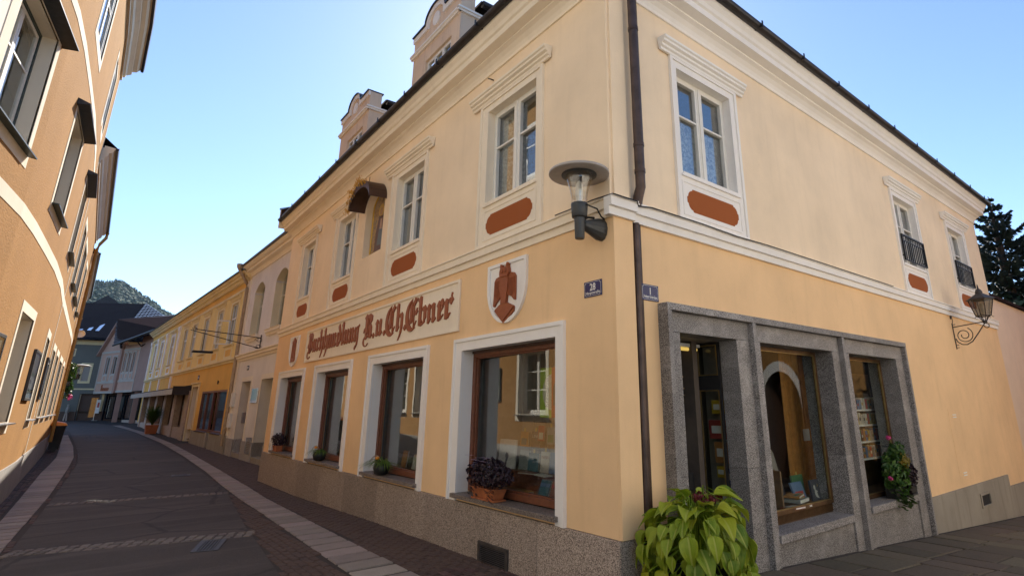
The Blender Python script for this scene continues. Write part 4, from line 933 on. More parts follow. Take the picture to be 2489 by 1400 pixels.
Q_([(.30, .18), (.70, .18), (.70, .28), (.30, .28)]); Q_([(.27, .155), (.73, .155), (.73, .18), (.27, .18)], .05)
Q_([(.30, .78), (.70, .78), (.70, .815), (.30, .815)], .05); Q_([(.47, .815), (.53, .815), (.53, .955), (.47, .955)]); Q_([(.40, .88), (.60, .88), (.60, .905), (.40, .905)], .05)
for x in (.34, .66): Q_([(x - .02, .815), (x + .02, .815), (x + .02, .87), (x - .02, .87)])
# ------------------------------------------------------------------ enamel number plates
def plate(f, a0, a1, z0, z1, num, street, label, off=.0):
    t = thing('house_number_plate', label, 'number plate', f((a0 + a1) / 2, off, z0), 'enamel house number plates')
    MB(f).box(a0, a1, off, off + .012, z0, z1).build('plate', 'enamel_blue', t, bevel=.004)
    l, r, b, tp = a0 + .014, a1 - .014, z0 + .014, z1 - .014; c = .016
    ln = [(l + c, tp), (r - c, tp), (r - c, tp - c), (r, tp - c), (r, b + c), (r - c, b + c), (r - c, b), (l + c, b), (l + c, b + c), (l, b + c), (l, tp - c), (l + c, tp - c), (l + c, tp)]
    mb = MB(f)
    for (x0, q0), (x1, q1) in zip(ln[:-1], ln[1:]): mb.box(min(x0, x1) - .0016, max(x0, x1) + .0016, off + .0122, off + .0132, min(q0, q1) - .0016, max(q0, q1) + .0016)
    mb.build('border', 'enamel_white', t)
    text_mesh('number', num, 'enamel_white', t, f, (a0 + a1) / 2, z0 + .075, .115, off + .0122, .001, bold=.0025, xs=.85)
    text_mesh('street_name', street, 'enamel_white', t, f, (a0 + a1) / 2, z0 + .032, .045, off + .0122, .001, width=(a1 - a0) * .80, bold=.0006)
plate(main_f, -.462, -.162, 3.10, 3.285, '28', 'Hauptstraße', 'dark blue enamel plate numbered 28 on the street wall near corner')
plate(side_f, .465, .762, 3.075, 3.268, '1', 'Professor-Schuh-Gasse', 'lighter blue enamel plate numbered 1 above the granite portal', .0)
# ------------------------------------------------------------------ niche: icon and little copper roof
ic = thing('icon_painting', 'gold rimmed painted icon of a seated figure inside arched wall niche', 'painting', main_f(nc, -.16, nz0))
ia = arch_pts(na + .10, nb - .05, zs, nz1 - .05)
MB(main_f).prism([(na + .10, nz0 + .03)] + ia + [(nb - .05, nz0 + .03)], -.1695, -.145).build('board', 'icon_paint', ic)
ol = [(na + .10, nz0 + .03)] + ia + [(nb - .05, nz0 + .03)]
MB(main_f).tube([(a, -.14, z) for a, z in ol], .022, 6).build('frame', 'gold', ic)
flat('icon_robe', (.10, .05, .045)); flat('icon_skin', (.42, .26, .16)); flat('icon_halo', (.55, .36, .10)); flat('icon_blue', (.10, .13, .14))
cx_ = nc + .02
MB(main_f).prism([(cx_ - .26, nz0 + .12), (cx_ + .24, nz0 + .12), (cx_ + .20, nz0 + .55), (cx_ + .14, nz0 + .92), (cx_ - .10, nz0 + .95), (cx_ - .22, nz0 + .6)], -.1449, -.142).build('figure', 'icon_robe', ic)
MB(main_f).prism([(cx_ - .12, nz0 + .25), (cx_ + .22, nz0 + .22), (cx_ + .16, nz0 + .62), (cx_ - .04, nz0 + .66)], -.1419, -.140).build('figure', 'icon_blue', ic)
MB(main_f).prism([(cx_ + .15 * math.cos(t), nz0 + 1.08 + .15 * math.sin(t)) for t in [k * math.pi / 8 for k in range(16)]], -.1449, -.1425).build('halo', 'icon_halo', ic)
MB(main_f).prism([(cx_ + .075 * math.cos(t), nz0 + 1.05 + .10 * math.sin(t)) for t in [k * math.pi / 8 for k in range(16)]], -.1424, -.140).build('face', 'icon_skin', ic)
MB(main_f).prism([(cx_ - .02, nz0 + .62), (cx_ + .12, nz0 + .60), (cx_ + .10, nz0 + .86), (cx_ + .0, nz0 + .86)], -.1397, -.138).build('child', 'icon_skin', ic)
cn = thing('niche_canopy', 'small curved dark canopy hung with dry yellow leaves over wall niche', 'canopy', main_f(nc, 0, nz1))
hp = arch_pts(na - .10, nb + .10, zs + .02, nz1 + .09, 16); vs = []
for a, z in hp: vs += [(a, 0, z), (a, .40, z - .03), (a, .40, z - .055), (a, 0, z - .03)]
MB(main_f).add(vs, [(4 * i + j, 4 * i + (j + 1) % 4, 4 * (i + 1) + (j + 1) % 4, 4 * (i + 1) + j) for i in range(len(hp) - 1) for j in range(4)] + [(0, 1, 2, 3), tuple(4 * (len(hp) - 1) + j for j in range(4))]).build('roof', 'wood_dark', cn)
vf = []; ff = []
for i in range(len(hp) - 1):
    (a0_, z0_), (a1_, z1_) = hp[i], hp[i + 1]
    vf += [(a0_, .395, z0_ - .05), (a1_, .395, z1_ - .05), (a1_, .39, z1_ - .16), ((a0_ + a1_) / 2, .39, (z0_ + z1_) / 2 - .20), (a0_, .39, z0_ - .16)]; ff.append(tuple(range(5 * i, 5 * i + 5)))
MB(main_f).add(vf, ff).build('fringe', 'wood_dark', cn)
lf = MB(main_f); rl_ = random.Random(4)
for i in range(150):
    k = rl_.randrange(2, len(hp) - 5); a, z = hp[k]; cl = rl_.choice([.0, .03, .06])
    a += rl_.uniform(-.04, .04); z += rl_.uniform(-.10, .05); d = .40 + rl_.uniform(-.02, .06); w_, h_ = rl_.uniform(.015, .03), rl_.uniform(.03, .07); t = rl_.uniform(-.6, .6)
    lf.quad((a - w_, d, z), (a, d + .02, z - h_ * .2), (a + w_ * math.cos(t), d, z - h_), (a - w_ * .4, d + .01, z - h_ * .8))
for a, z in ((hp[0][0] - .0, hp[0][1] - .06), hp[4], hp[8]):
    for i in range(40):
        w_ = rl_.uniform(.01, .03); p = (a + rl_.gauss(0, .045), .42 + rl_.gauss(0, .03), z + rl_.gauss(0, .05)); lf.quad((p[0] - w_, p[1], p[2]), (p[0], p[1] + .02, p[2] + w_), (p[0] + w_, p[1], p[2]), (p[0], p[1] - .01, p[2] - w_))
lf.build('dry_leaves', 'petal_yellow', cn)
MB(main_f).tube([(nc + .02, .20, nz1 + .06), (nc + .02, .20, nz1 + .24)], .008, 5).build('finial', 'iron_rust', cn)
# ------------------------------------------------------------------ dormers
def dormer(a0, a1):
    y0 = .60; dep = 2.6; zb = 8.3
    zc = 10.42; zt = 10.98; w = a1 - a0; c = (a0 + a1) / 2; r = w * .215
    def f(a, d, z): return (a, y0 - d, z)
    arc = [(c - r * math.cos(math.pi * i / 14), zt + r * .72 * math.sin(math.pi * i / 14)) for i in range(15)]
    o = MB(f)
    hole = (a0 + w * .30, a1 - w * .16, zb, 9.98)
    o.wall(a0, a1, zb, zc, [hole], depth=.12)
    o.prism([(a0, zc), (a1, zc), (a1, zt)] + arc[::-1] + [(a0, zt)], -.35, 0.0)
    do = o.build('dormer', 'plaster_dormer', shop)
    sd = MB(f)
    for a in (a0, a1): sd.add([(a, 0, zb), (a, -dep, zb), (a, -dep, zc + .2), (a, 0, zc)], [(0, 1, 2, 3)])
    sd.quad((a0, -dep, zb), (a1, -dep, zb), (a1, -dep, zc), (a0, -dep, zc)); sd.quad((a0, -.3, zb), (a1, -.3, zb), (a1, -.3, zb + .001), (a0, -.3, zb + .001))
    sd.build('side_wall', 'plaster_dormer', do)
    m_ = MB(f)
    pr = [(0, zc - .05), (.05, zc - .05), (.06, zc - .01), (.09, zc), (.09, zc + .05), (0, zc + .07)]
    m_.extr(pr, a0 - .05, a1 + .05)
    def fs(a, d, z): return (a1 + d, y0 + a, z)
    m2 = MB(fs); m2.extr(pr, -.09, dep)
    m_.build('band', 'trim_white', do); m2.build('band', 'trim_white', do)
    # raised white edge along the curved top
    outl = [(a0, zt)] + [(arc[0][0], zt)] + arc[1:-1] + [(arc[-1][0], zt)] + [(a1, zt)]
    inn = [(a0, zt - .13)] + [(arc[0][0] + .13, zt - .13)] + [(c - (r - .13) * math.cos(math.pi * i / 14), zt + (r * .72 - .13) * math.sin(math.pi * i / 14)) for i in range(1, 14)] + [(arc[-1][0] - .13, zt - .13)] + [(a1, zt - .13)]
    rim = MB(f); n = len(outl)
    vs = [(a, .0, z) for a, z in outl] + [(a, .0, z) for a, z in inn] + [(a, .05, z + .01) for a, z in outl] + [(a, .05, z) for a, z in inn]
    rim.add(vs, [(2 * n + k, 2 * n + k + 1, 3 * n + k + 1, 3 * n + k) for k in range(n - 1)] + [(n + k, n + k + 1, 3 * n + k + 1, 3 * n + k) for k in range(n - 1)] + [(k, k + 1, 2 * n + k + 1, 2 * n + k) for k in range(n - 1)] + [(0, n, 3 * n, 2 * n), (n - 1, 2 * n - 1, 4 * n - 1, 3 * n - 1)])
    rim.build('gable_edge', 'trim_white', do)
    cap = MB(f); vs = []
    for a, z in outl: vs += [(a, .09, z + .012), (a, .09, z + .045), (a, -.40, z + .045), (a, -.40, z + .012)]
    cap.add(vs, [(4 * i + j, 4 * i + (j + 1) % 4, 4 * (i + 1) + (j + 1) % 4, 4 * (i + 1) + j) for i in range(n - 1) for j in range(4)] + [(0, 1, 2, 3), tuple(4 * (n - 1) + j for j in range(4))]); cap.build('flashing', 'gutter_metal', do)
    MB(f).prism([(c + .17 * math.cos(t), zt - .05 + .19 * math.sin(t)) for t in [k * math.pi / 12 for k in range(24)]], .0, .03).build('medallion', 'trim_white', do)
    rfm = MB(f); rfm.box(a0 - .15, a1 + .15, -dep - .5, -.42, zc + .30, zc + .36); rfm.tube([(a1 + .16, -.45, zc + .28), (a1 + .16, -dep, zc + .32)], .085, 8); rfm.build('roof', 'gutter_metal', do)
    l, r_, b, t = hole; fr = MB(f)
    fr.ring((l, r_, b + .02, t), (l + .06, r_ - .06, b + .08, t - .06), -.12, -.06)
    n3 = 3; wv = (r_ - l - .12) / n3; zt2 = b + (t - b) * .58
    for i in range(n3):
        x0 = l + .06 + i * wv
        fr.ring((x0 + .003, x0 + wv - .003, b + .085, t - .065), (x0 + .05, x0 + wv - .05, b + .13, t - .11), -.11, -.045)
        fr.box(x0 + .05, x0 + wv - .05, -.10, -.055, zt2 - .016, zt2 + .016)
    fo = fr.build('window_frame', 'window_white', do)
    for i in range(n3):
        x0 = l + .06 + i * wv
        MB(f).box(x0 + .05, x0 + wv - .05, -.09, -.084, b + .13, zt2 - .016).build('pane', 'glass_window', do)
        MB(f).box(x0 + .05, x0 + wv - .05, -.09, -.084, zt2 + .016, t - .11).build('pane', 'glass_window', do)
    MB(f).box(a0 + .05, a1 - .05, -1.3, -1.25, zb, zc).build('room_back', 'interior_grey', do)
    # side light
    sw = MB(fs); sw.ring((1.15, 1.75, 9.7, 10.22), (1.2, 1.7, 9.75, 10.17), -.02, .02); sw.build('side_frame', 'window_white', do)
    MB(fs).box(1.2, 1.7, -.01, .004, 9.75, 10.17).build('pane', 'glass_window', do)
dormer(-7.58, -5.16); dormer(-13.08, -10.62)
# ------------------------------------------------------------------ granite shop portal on the lane
def gs(a0, a1, d0, d1, z0, z1, nm='granite_slab', bevel=.004):
    return MB(side_f).box(a0, a1, d0, d1, z0, z1).build(nm, 'granite_portal', shop, bevel=bevel)
zlo = -.7
FD = .075; RD = .155
# outer rim: top rail in three stones, side rims and two ribs
for a, b in ((PA0, 2.555), (2.558, 5.225), (5.228, PA1)): gs(a, b, -.02, RD, PZ1 - .085, PZ1)
gs(PA0, PA0 + .075, -.02, RD - .002, 2.0, PZ1 - .087); gs(PA0, PA0 + .075, -.02, RD - .002, zlo, 1.997)
for a in (2.52, 5.19): gs(a, a + .075, -.02, RD - .002, 1.22, PZ1 - .087); gs(a, a + .075, -.02, RD - .002, zlo, 1.217)
gs(PA1 - .07, PA1, -.02, RD - .002, 1.5, PZ1 - .087); gs(PA1 - .07, PA1, -.02, RD - .002, zlo, 1.497)
# fascia above the openings and jamb posts
for a, b in ((PA0 + .077, 2.518), (2.597, 5.188), (5.267, PA1 - .072)): gs(a, b, -.20 if a < 1 else -.40, FD, 2.732, PZ1 - .087)
for a, b in ((PA0 + .077, 1.04), (2.22, 2.518), (2.597, 2.79), (4.94, 5.188), (5.267, 5.55), (7.58, PA1 - .072)):
    dp_ = -.20 if b < 2.6 else -.45
    gs(a, b, dp_, FD - .001, 1.13, 2.730); gs(a, b, dp_, FD - .001, zlo, 1.127)
# sills with granite fronts below
for a, b, zt in ((2.792, 4.938, .30), (5.552, 7.578, .335)):
    gs(a, b, -.42, .10, zt - .10, zt, 'granite_sill'); gs(a, b, -.42, .045, zlo, zt - .103, 'granite_slab')
def lane_window(a0, a1, zs_, panel):
    rc = -.24
    fr = MB(side_f); b = zs_ + panel
    fr.ring((a0 + .001, a1 - .001, b, 2.731), (a0 + .045, a1 - .045, b + .05, 2.68), rc - .03, rc + .03)
    o = fr.build('lane_window', 'bronze', shop, bevel=.004)
    MB(side_f).ring((a0 + .046, a1 - .046, b + .051, 2.679), (a0 + .058, a1 - .058, b + .063, 2.667), rc - .01, rc + .02).build('glazing_bead', 'brass', o)
    MB(side_f).box(a0 + .058, a1 - .058, rc - .004, rc + .004, b + .063, 2.667).build('pane', 'glass_portal', o)
    if panel:
        MB(side_f).box(a0 + .001, a1 - .001, rc - .05, rc - .005, zs_ + .001, b - .001).build('vent_panel', 'bronze', o)
        n = int((a1 - a0) / .035)
        rb_ = MB(side_f)
        for i in range(n): rb_.box(a0 + .01 + i * .035, a0 + .026 + i * .035, rc - .005, rc + .012, zs_ + .02, b - .02)
        rb_.build('vent_rib', 'bronze', o)
    return o
wA = lane_window(2.79, 4.94, .30, .13); wB = lane_window(5.55, 7.58, .335, .02)
def room(o, a0, a1, z0, mat='interior_dark', dep=1.2, c0=0, c1=0):
    b = MB(side_f)
    b.box(a0, a1, -dep - .03, -dep, z0 - .3, 2.9); b.box(a0 - .03, a0, -dep, -.46, z0 - .3, 2.9); b.box(a1, a1 + .03, -dep, -.46, z0 - .3, 2.9); b.box(a0, a1, -dep, -.46, 2.87, 2.9)
    b.build('display_back', mat, o); MB(side_f).box(a0 + .001, a1 - .001, -dep + .001, -.275, z0 - .03, z0).build('display_shelf', 'wood_shelf', o)
room(wA, 2.66, 6.12, .45); room(wB, 6.18, 9.6, .38, dep=1.0)
# brown curtain and books in the middle window
cu = MB(side_f); n = 60; vs = []
for i in range(n + 1):
    a = 4.76 + 1.34 * i / n; dd = -.80 + .035 * math.sin(i * 1.7) + .015 * math.sin(i * .61); vs += [(a, dd, .46), (a, dd * .98, 2.86)]
cu.add(vs, [(2 * i, 2 * i + 2, 2 * i + 3, 2 * i + 1) for i in range(n)], True); cu.build('curtain', 'curtain_brown', wA)
MB(side_f).prism([(3.9, .46), (4.62, .46), (4.35, 1.15), (4.05, 1.45), (3.9, 1.5)], -.84, -.82).build('panel', 'interior_grey', wA)
MB(side_f).box(3.68, 3.72, -.55, -.35, .45, .96).build('book_stand', 'wood_shelf', wA); MB(side_f).box(3.68, 3.86, -.55, -.53, .45, .96).build('book_stand', 'wood_shelf', wA)
MB(side_f).box(5.24, 5.45, -.745, -.74, 1.30, 1.49).build('notice', 'paper', wA)
G2 = 'books in the middle lane window'
def b2(a, d, dz, w, h, t, ci, lean, lab, **k): return book(side_f, a, d, .45 + dz, w, h, t, ci, lean, lab, G2, **k)
b2(4.80, -.40, .0, .27, .30, .03, 5, .10, 'black picture book with a white ghost and yellow moon', motif='ghost')
b2(4.68, -.60, .0, .34, .36, .03, 3, .12, 'green picture book standing behind the blue picture book', tag_yellow=True)
b2(4.38, -.42, .0, .32, .30, .03, 8, .30, 'bright blue picture book leaning at centre of middle lane window', motif='block')
b2(4.10, -.52, .12, .36, .22, .03, 9, 0, 'orange book lying tilted on the left stack of middle lane window', lying=True, spin=-.3)
b2(4.12, -.50, .055, .38, .24, .05, 10, 0, 'grey book lying under the orange book in lane window', lying=True, spin=-.15)
b2(3.85, -.38, .0, .36, .18, .03, 7, 0, 'maroon book lying flat at left of middle lane window', lying=True, spin=.1)
b2(4.12, -.36, .0, .28, .14, .025, 0, 0, 'cream book lying flat before the grey book in lane window', lying=True, spin=.2)
b2(3.96, -.66, .0, .26, .36, .03, 6, .1, 'ivory book standing beside wooden stand in middle lane window')
ORD = ['first', 'second', 'third', 'fourth', 'fifth', 'sixth', 'seventh', 'eighth', 'ninth', 'tenth', 'eleventh', 'twelfth', 'thirteenth']
# shelves with books in the right window
for i, z in enumerate((.92, 1.22, 1.52, 1.80)):
    MB(side_f).box(6.95, 8.30, -.80, -.55, z - .03, z).build('shelf', 'paper', wB)
    for k in range(13):
        a = 7.02 + k * .095; ci = rb.randrange(12); hh = rb.uniform(.17, .23)
        x_, y_, z_ = side_f(a, -.66, z)
        th = thing('book', '%s book spine, %s from left on %s shelf, right lane window' % (BOOKN[ci], ORD[k], ['lowest', 'second', 'third', 'top'][i]), 'book', (x_, y_, z_), 'books on the shelves of the right lane window')
        MB(side_f).box(a - .04, a + .04, -.76, -.60, z, z + hh).build('cover', 'cover_' + BOOKN[ci], th)
        MB(side_f).box(a - .036, a + .036, -.755, -.605, z + hh, z + hh + .002).build('pages', 'paper', th)
        if k % 3: MB(side_f).box(a - .028, a + .028, -.5995, -.598, z + hh * .35, z + hh * .6).build('print', 'cover_' + BOOKN[(ci + 5) % 12], th)
MB(side_f).box(8.42, 8.80, -.70, -.55, .38, 2.2).build('post', 'wood_shelf', wB)
MB(side_f).box(6.9, 8.4, -.84, -.81, .38, 2.5).build('shelf_back', 'wood_shelf', wB)
# the door bay: door at the back, glazed show case along its right cheek
MB(side_f).box(.75, 2.75, -1.30, -1.26, -.3, 2.9).build('lobby_back', 'interior_grey', shop)
MB(side_f).box(.75, 2.75, -1.26, -.21, 2.731, 2.76).build('lobby_ceiling', 'interior_grey', shop)
MB(side_f).box(.80, 1.03, -.66, -.21, -.3, 2.73).build('lobby_cheek', 'granite_portal', shop)
MB(side_f).box(.75, 2.6, -1.26, .06, -.16, -.02).build('door_step', 'granite_portal', shop)
dm = MB(side_f); dq = -.62
dm.ring((1.04, 2.11, -.02, 2.12), (1.14, 2.01, .10, 2.02), dq - .03, dq + .02); dm.box(1.04, 2.205, dq - .03, dq + .022, 2.13, 2.25); dm.box(2.112, 2.205, dq - .03, dq + .03, -.02, 2.72)
dro = dm.build('shop_door', 'black_matte', shop)
for q in ((2.0, 2.016, .09, 2.03), (2.095, 2.11, 0, 2.12), (1.14, 1.156, .09, 2.03)): MB(side_f).box(q[0], q[1], dq + .021, dq + .032, q[2], q[3]).build('brass_strip', 'brass', dro)
MB(side_f).box(1.14, 2.01, dq + .021, dq + .030, 2.018, 2.032).build('brass_strip', 'brass', dro); MB(side_f).box(1.04, 2.11, dq + .0225, dq + .032, 2.105, 2.122).build('brass_strip', 'brass', dro)
MB(side_f).ring((1.06, 2.10, 2.252, 2.72), (1.085, 2.075, 2.277, 2.695), dq - .01, dq + .025).build('fanlight_frame', 'brass', dro)
MB(side_f).box(1.14, 2.01, dq - .01, dq - .004, .10, 2.02).build('pane', 'glass_portal', dro)
MB(side_f).box(1.085, 2.075, dq - .005, dq + .0, 2.277, 2.695).build('pane', 'glass_portal', dro)
MB(side_f).box(1.80, 1.96, dq + .03, dq + .10, .86, 1.06).build('handle', 'black_matte', dro)
MB(side_f).box(2.02, 2.10, dq + .033, dq + .045, .88, 1.04).build('lock_plate', 'brass', dro)
MB(side_f).box(2.045, 2.075, dq + .03, dq + .08, .68, .76).build('door_knob', 'brass', dro)
MB(side_f).box(1.70, 1.95, dq + .0, dq + .003, 1.30, 1.66).build('notice', 'paper', dro)
MB(side_f).box(1.84, 1.99, dq + .001, dq + .004, 1.19, 1.24).build('door_sign', 'enamel_white', dro)
CA, CB = (2.195, -.59), (2.205, -.21)
ux, uy = (CB[0] - CA[0]), (CB[1] - CA[1]); cl_ = math.hypot(ux, uy); ux /= cl_; uy /= cl_
def case_f(a, d, z): return side_f(CA[0] + ux * a - uy * d, CA[1] + uy * a + ux * d, z)
cs = MB(case_f); cs.ring((.0, cl_, -.02, 2.13), (.035, cl_ - .03, .12, 2.09), -.02, .012); cs.ring((.0, cl_, 2.25, 2.725), (.035, cl_ - .03, 2.28, 2.69), -.02, .012); cs.box(0, cl_, -.02, .0115, 2.131, 2.249)
cso = cs.build('show_case', 'black_matte', shop)
for q in ((.035, cl_ - .03, .12, 2.09), (.035, cl_ - .03, 2.28, 2.69)): MB(case_f).ring(q, (q[0] + .016, q[1] - .014, q[2] + .016, q[3] - .016), .0, .018).build('brass_strip', 'brass', cso)
MB(case_f).box(.036, cl_ - .031, -.01, -.004, .121, 2.089).build('pane', 'glass_portal', cso); MB(case_f).box(.036, cl_ - .031, -.01, -.004, 2.281, 2.689).build('pane', 'glass_portal', cso)
MB(case_f).box(-.1, cl_, -.34, -.32, -.02, 2.7).build('back', 'interior_grey', cso)
flat('pkg_yellow', (.50, .33, .02)); flat('pkg_red', (.30, .04, .03)); flat('pkg_white', (.5, .5, .5)); flat('pkg_orange', (.42, .18, .05)); flat('pkg_blue', (.06, .12, .3))
def pkg(a0, a1, z0, z1, m, lab, dd=-.10):
    a0 *= .66; a1 *= .66
    x_, y_, z_ = case_f((a0 + a1) / 2, dd, z0)
    t = thing('packet', lab, 'packet', (x_, y_, z_), 'goods hung in the show case beside the door')
    MB(case_f).box(a0, a1, dd - .05, dd, z0, z1).build('bag', m, t, bevel=.006)
    MB(case_f).box(a0 + .15 * (a1 - a0), a1 - .15 * (a1 - a0), dd, dd + .002, z0 + .3 * (z1 - z0), z0 + .7 * (z1 - z0)).build('print', 'paper' if m != 'pkg_white' else 'pkg_red', t)
pkg(.20, .50, 1.78, 1.96, 'pkg_yellow', 'yellow packet hung at the top of show case'); pkg(.10, .55, 1.46, 1.70, 'pkg_red', 'red box with pale picture in upper show case')
pkg(.20, .55, 1.16, 1.42, 'pkg_orange', 'orange bag hung under the red box'); pkg(.22, .40, .98, 1.12, 'pkg_yellow', 'small yellow packet under the orange bag'); pkg(.42, .56, .90, 1.10, 'pkg_blue', 'blue packet right of the small yellow packet')
pkg(.26, .58, .52, .86, 'pkg_yellow', 'large yellow bag low in the show case'); pkg(.16, .34, .36, .46, 'pkg_white', 'white and red packet at left under large yellow bag'); pkg(.38, .56, .35, .45, 'pkg_white', 'white and red packet at right under large yellow bag')
lt = thing('tube_lamp', 'lit yellow fluorescent tube lamp under ceiling of the doorway', 'lamp', side_f(1.6, -.49, 2.6))
MB(side_f).box(1.15, 2.12, -.53, -.45, 2.655, 2.70).build('housing', 'window_grey', lt, bevel=.004)
MB(side_f).tube([(1.20, -.49, 2.628), (2.08, -.49, 2.628)], .024, 10).build('tube', 'tube_light', lt)
MB(side_f).box(1.6, 1.64, -.51, -.47, 2.70, 2.731).build('hanger', 'window_grey', lt)
# ------------------------------------------------------------------ wall lamp on the street front
def wl(a, d, z): return (a, -d, z)
lp = thing('wall_lamp', 'grey wall lamp with wide round disc and clear glass cone at corner', 'street lamp', (-.15, 0, 3.86))
ar = MB()
vs = []
for (y, r0, r1, zz) in ((0.0, .10, .135, 3.86), (-.05, .10, .135, 3.86), (-.30, .055, .05, 3.87)):
    for k in range(12):
        t = 2 * math.pi * k / 12; vs.append((-.15 + r0 * math.cos(t), y, zz + r1 * math.sin(t)))
ar.add(vs, [(12 * i + k, 12 * i + (k + 1) % 12, 12 * (i + 1) + (k + 1) % 12, 12 * (i + 1) + k) for i in range(2) for k in range(12)] + [tuple(range(24, 36))])
ar.build('bracket', 'lamp_grey', lp)
lc = (-.15, -.345, 0)
MB().lathe([(.05, 3.69), (.055, 3.70), (.062, 3.95), (.06, 3.96)], lc, 18).build('post', 'lamp_grey', lp)
MB().lathe([(.08, 3.94), (.088, 3.945), (.098, 4.10), (.09, 4.11)], lc, 20).build('collar', 'lamp_grey', lp)
MB().lathe([(.094, 4.105), (.092, 4.18), (.108, 4.27), (.142, 4.38), (.162, 4.47), (.160, 4.47), (.140, 4.38), (.105, 4.27), (.089, 4.18)], lc, 28).build('glass_cone', 'glass_lamp', lp)
MB().lathe([(.03, 4.11), (.045, 4.2), (.04, 4.34), (.02, 4.38)], lc, 14).build('bulb', 'enamel_white', lp)
MB().lathe([(.19, 4.462), (.345, 4.455), (.352, 4.465), (.350, 4.485), (.20, 4.52), (.06, 4.535), (.0, 4.537)], lc, 48).build('disc', 'lamp_disc', lp)
MB().lathe([(.165, 4.452), (.205, 4.452), (.205, 4.462), (.165, 4.462)], lc, 36).build('ring', 'lamp_grey', lp)
MB().tube([(-.12, -.34, 4.05), (-.05, -.33, 4.075), (.01, -.22, 4.03), (-.03, -.12, 3.97), (-.05, -.05, 3.96)], .009, 6).build('cable', 'iron_black', lp)
MB().tube([(-.15, -.30, 3.92), (-.15, -.22, 3.97), (-.15, -.12, 3.985)], .014, 6).build('cable', 'iron_black', lp)
# ------------------------------------------------------------------ wrought iron lantern on the lane front
ln = thing('lantern', 'old hexagonal iron lantern on scrolled wall bracket, right end', 'lantern', side_f(11.73, 0, 3.2))
def lf_(a, d, z): return (d, 11.73 + a, z)
br_ = MB(lf_); br_.box(-.012, .012, .0, .018, 3.17, 3.80); br_.build('wall_bar', 'iron_rust', ln)
sc_ = MB(lf_)
sc_.tube([(0, .015, 3.70), (0, .35, 3.735), (0, .70, 3.77)], .012, 6)
sp_ = []
for i in range(44):
    t = i / 43; th_ = R(-200 + 620 * t); rr = .055 + .135 * (t ** 1.1)
    sp_.append((0, .215 + rr * math.cos(th_), 3.49 + rr * math.sin(th_)))
sc_.tube(sp_[::-1] , .011, 6)
sc_.tube([(0, .03, 3.42), (0, .06, 3.34), (0, .14, 3.275), (0, .24, 3.265), (0, .36, 3.33), (0, .52, 3.53), (0, .68, 3.745)], .013, 6)
sc_.tube([(0, .70 + .05 * math.cos(R(q)), 3.72 - .05 + .05 * math.sin(R(q))) for q in range(90, -200, -30)], .010, 6)
for z in (3.2, 3.26, 3.76): sc_.tube([(0, .01, z), (.04, .06, z + .01)], .008, 5)
sc_.build('bracket', 'iron_rust', ln)
MB(lf_).tube([(0, .02, 3.80), (.02, .03, 3.90), (-.02, .012, 3.96), (-.02, .012, 4.02)], .007, 5).build('cable', 'iron_black', ln); MB(lf_).box(-.05, .01, .0, .03, 3.90, 3.98).build('junction_box', 'iron_rust', ln)
hc = (.68, 11.73)
def hexp(r, z, rot=0): return [(hc[0] + r * math.cos(R(60 * k + rot)), hc[1] + r * math.sin(R(60 * k + rot)), z) for k in range(6)]
zl0, zl1 = 3.90, 4.30; r0_, r1_ = .150, .255
fr_ = MB()
for k in range(6):
    a_, b_ = hexp(r0_, zl0)[k], hexp(r1_, zl1)[k]; fr_.tube([a_, b_], .011, 5)
for r_, z_ in ((r0_, zl0), (r1_, zl1)):
    h_ = hexp(r_, z_); fr_.tube(h_ + [h_[0]], .012, 5)
for k in range(6):
    p, q = hexp(r0_, zl0)[k], hexp(.035, 3.77)[k]; fr_.tube([p, ((p[0] + q[0]) / 2, (p[1] + q[1]) / 2, 3.87), q], .009, 5)
    e = hexp(r0_ + .05, zl0 - .03)[k]; fr_.tube([p, hexp(r0_ + .03, zl0 - .035)[k], e], .007, 4)
fr_.lathe([(.0, 0), (.045, .01), (.05, .04), (.03, .07), (.0, .08)], (hc[0], hc[1], 3.72), 12)
fr_.build('cage', 'iron_rust', ln)
for k in range(6):
    A_, B_ = hexp(r0_ - .004, zl0), hexp(r1_ - .004, zl1); k2 = (k + 1) % 6
    MB().quad(A_[k], A_[k2], B_[k2], B_[k]).build('pane', 'glass_lantern', ln)
tp_ = MB(); h1, h2, h3 = hexp(.30, 4.285), hexp(.295, 4.305), hexp(.075, 4.44)
tp_.add(h1 + h2 + h3, [(k, (k + 1) % 6, 6 + (k + 1) % 6, 6 + k) for k in range(6)] + [(6 + k, 6 + (k + 1) % 6, 12 + (k + 1) % 6, 12 + k) for k in range(6)] + [tuple(range(6))])
tp_.lathe([(.075, 4.44), (.078, 4.47), (.06, 4.52), (.035, 4.55), (.02, 4.56), (.012, 4.64), (.0, 4.68)], (hc[0], hc[1], 0), 12); tp_.build('hood', 'iron_rust', ln)
MB().lathe([(.03, 3.9), (.04, 4.0), (.05, 4.12), (.03, 4.2)], (hc[0], hc[1], 0), 10).build('bulb', 'enamel_white', ln)
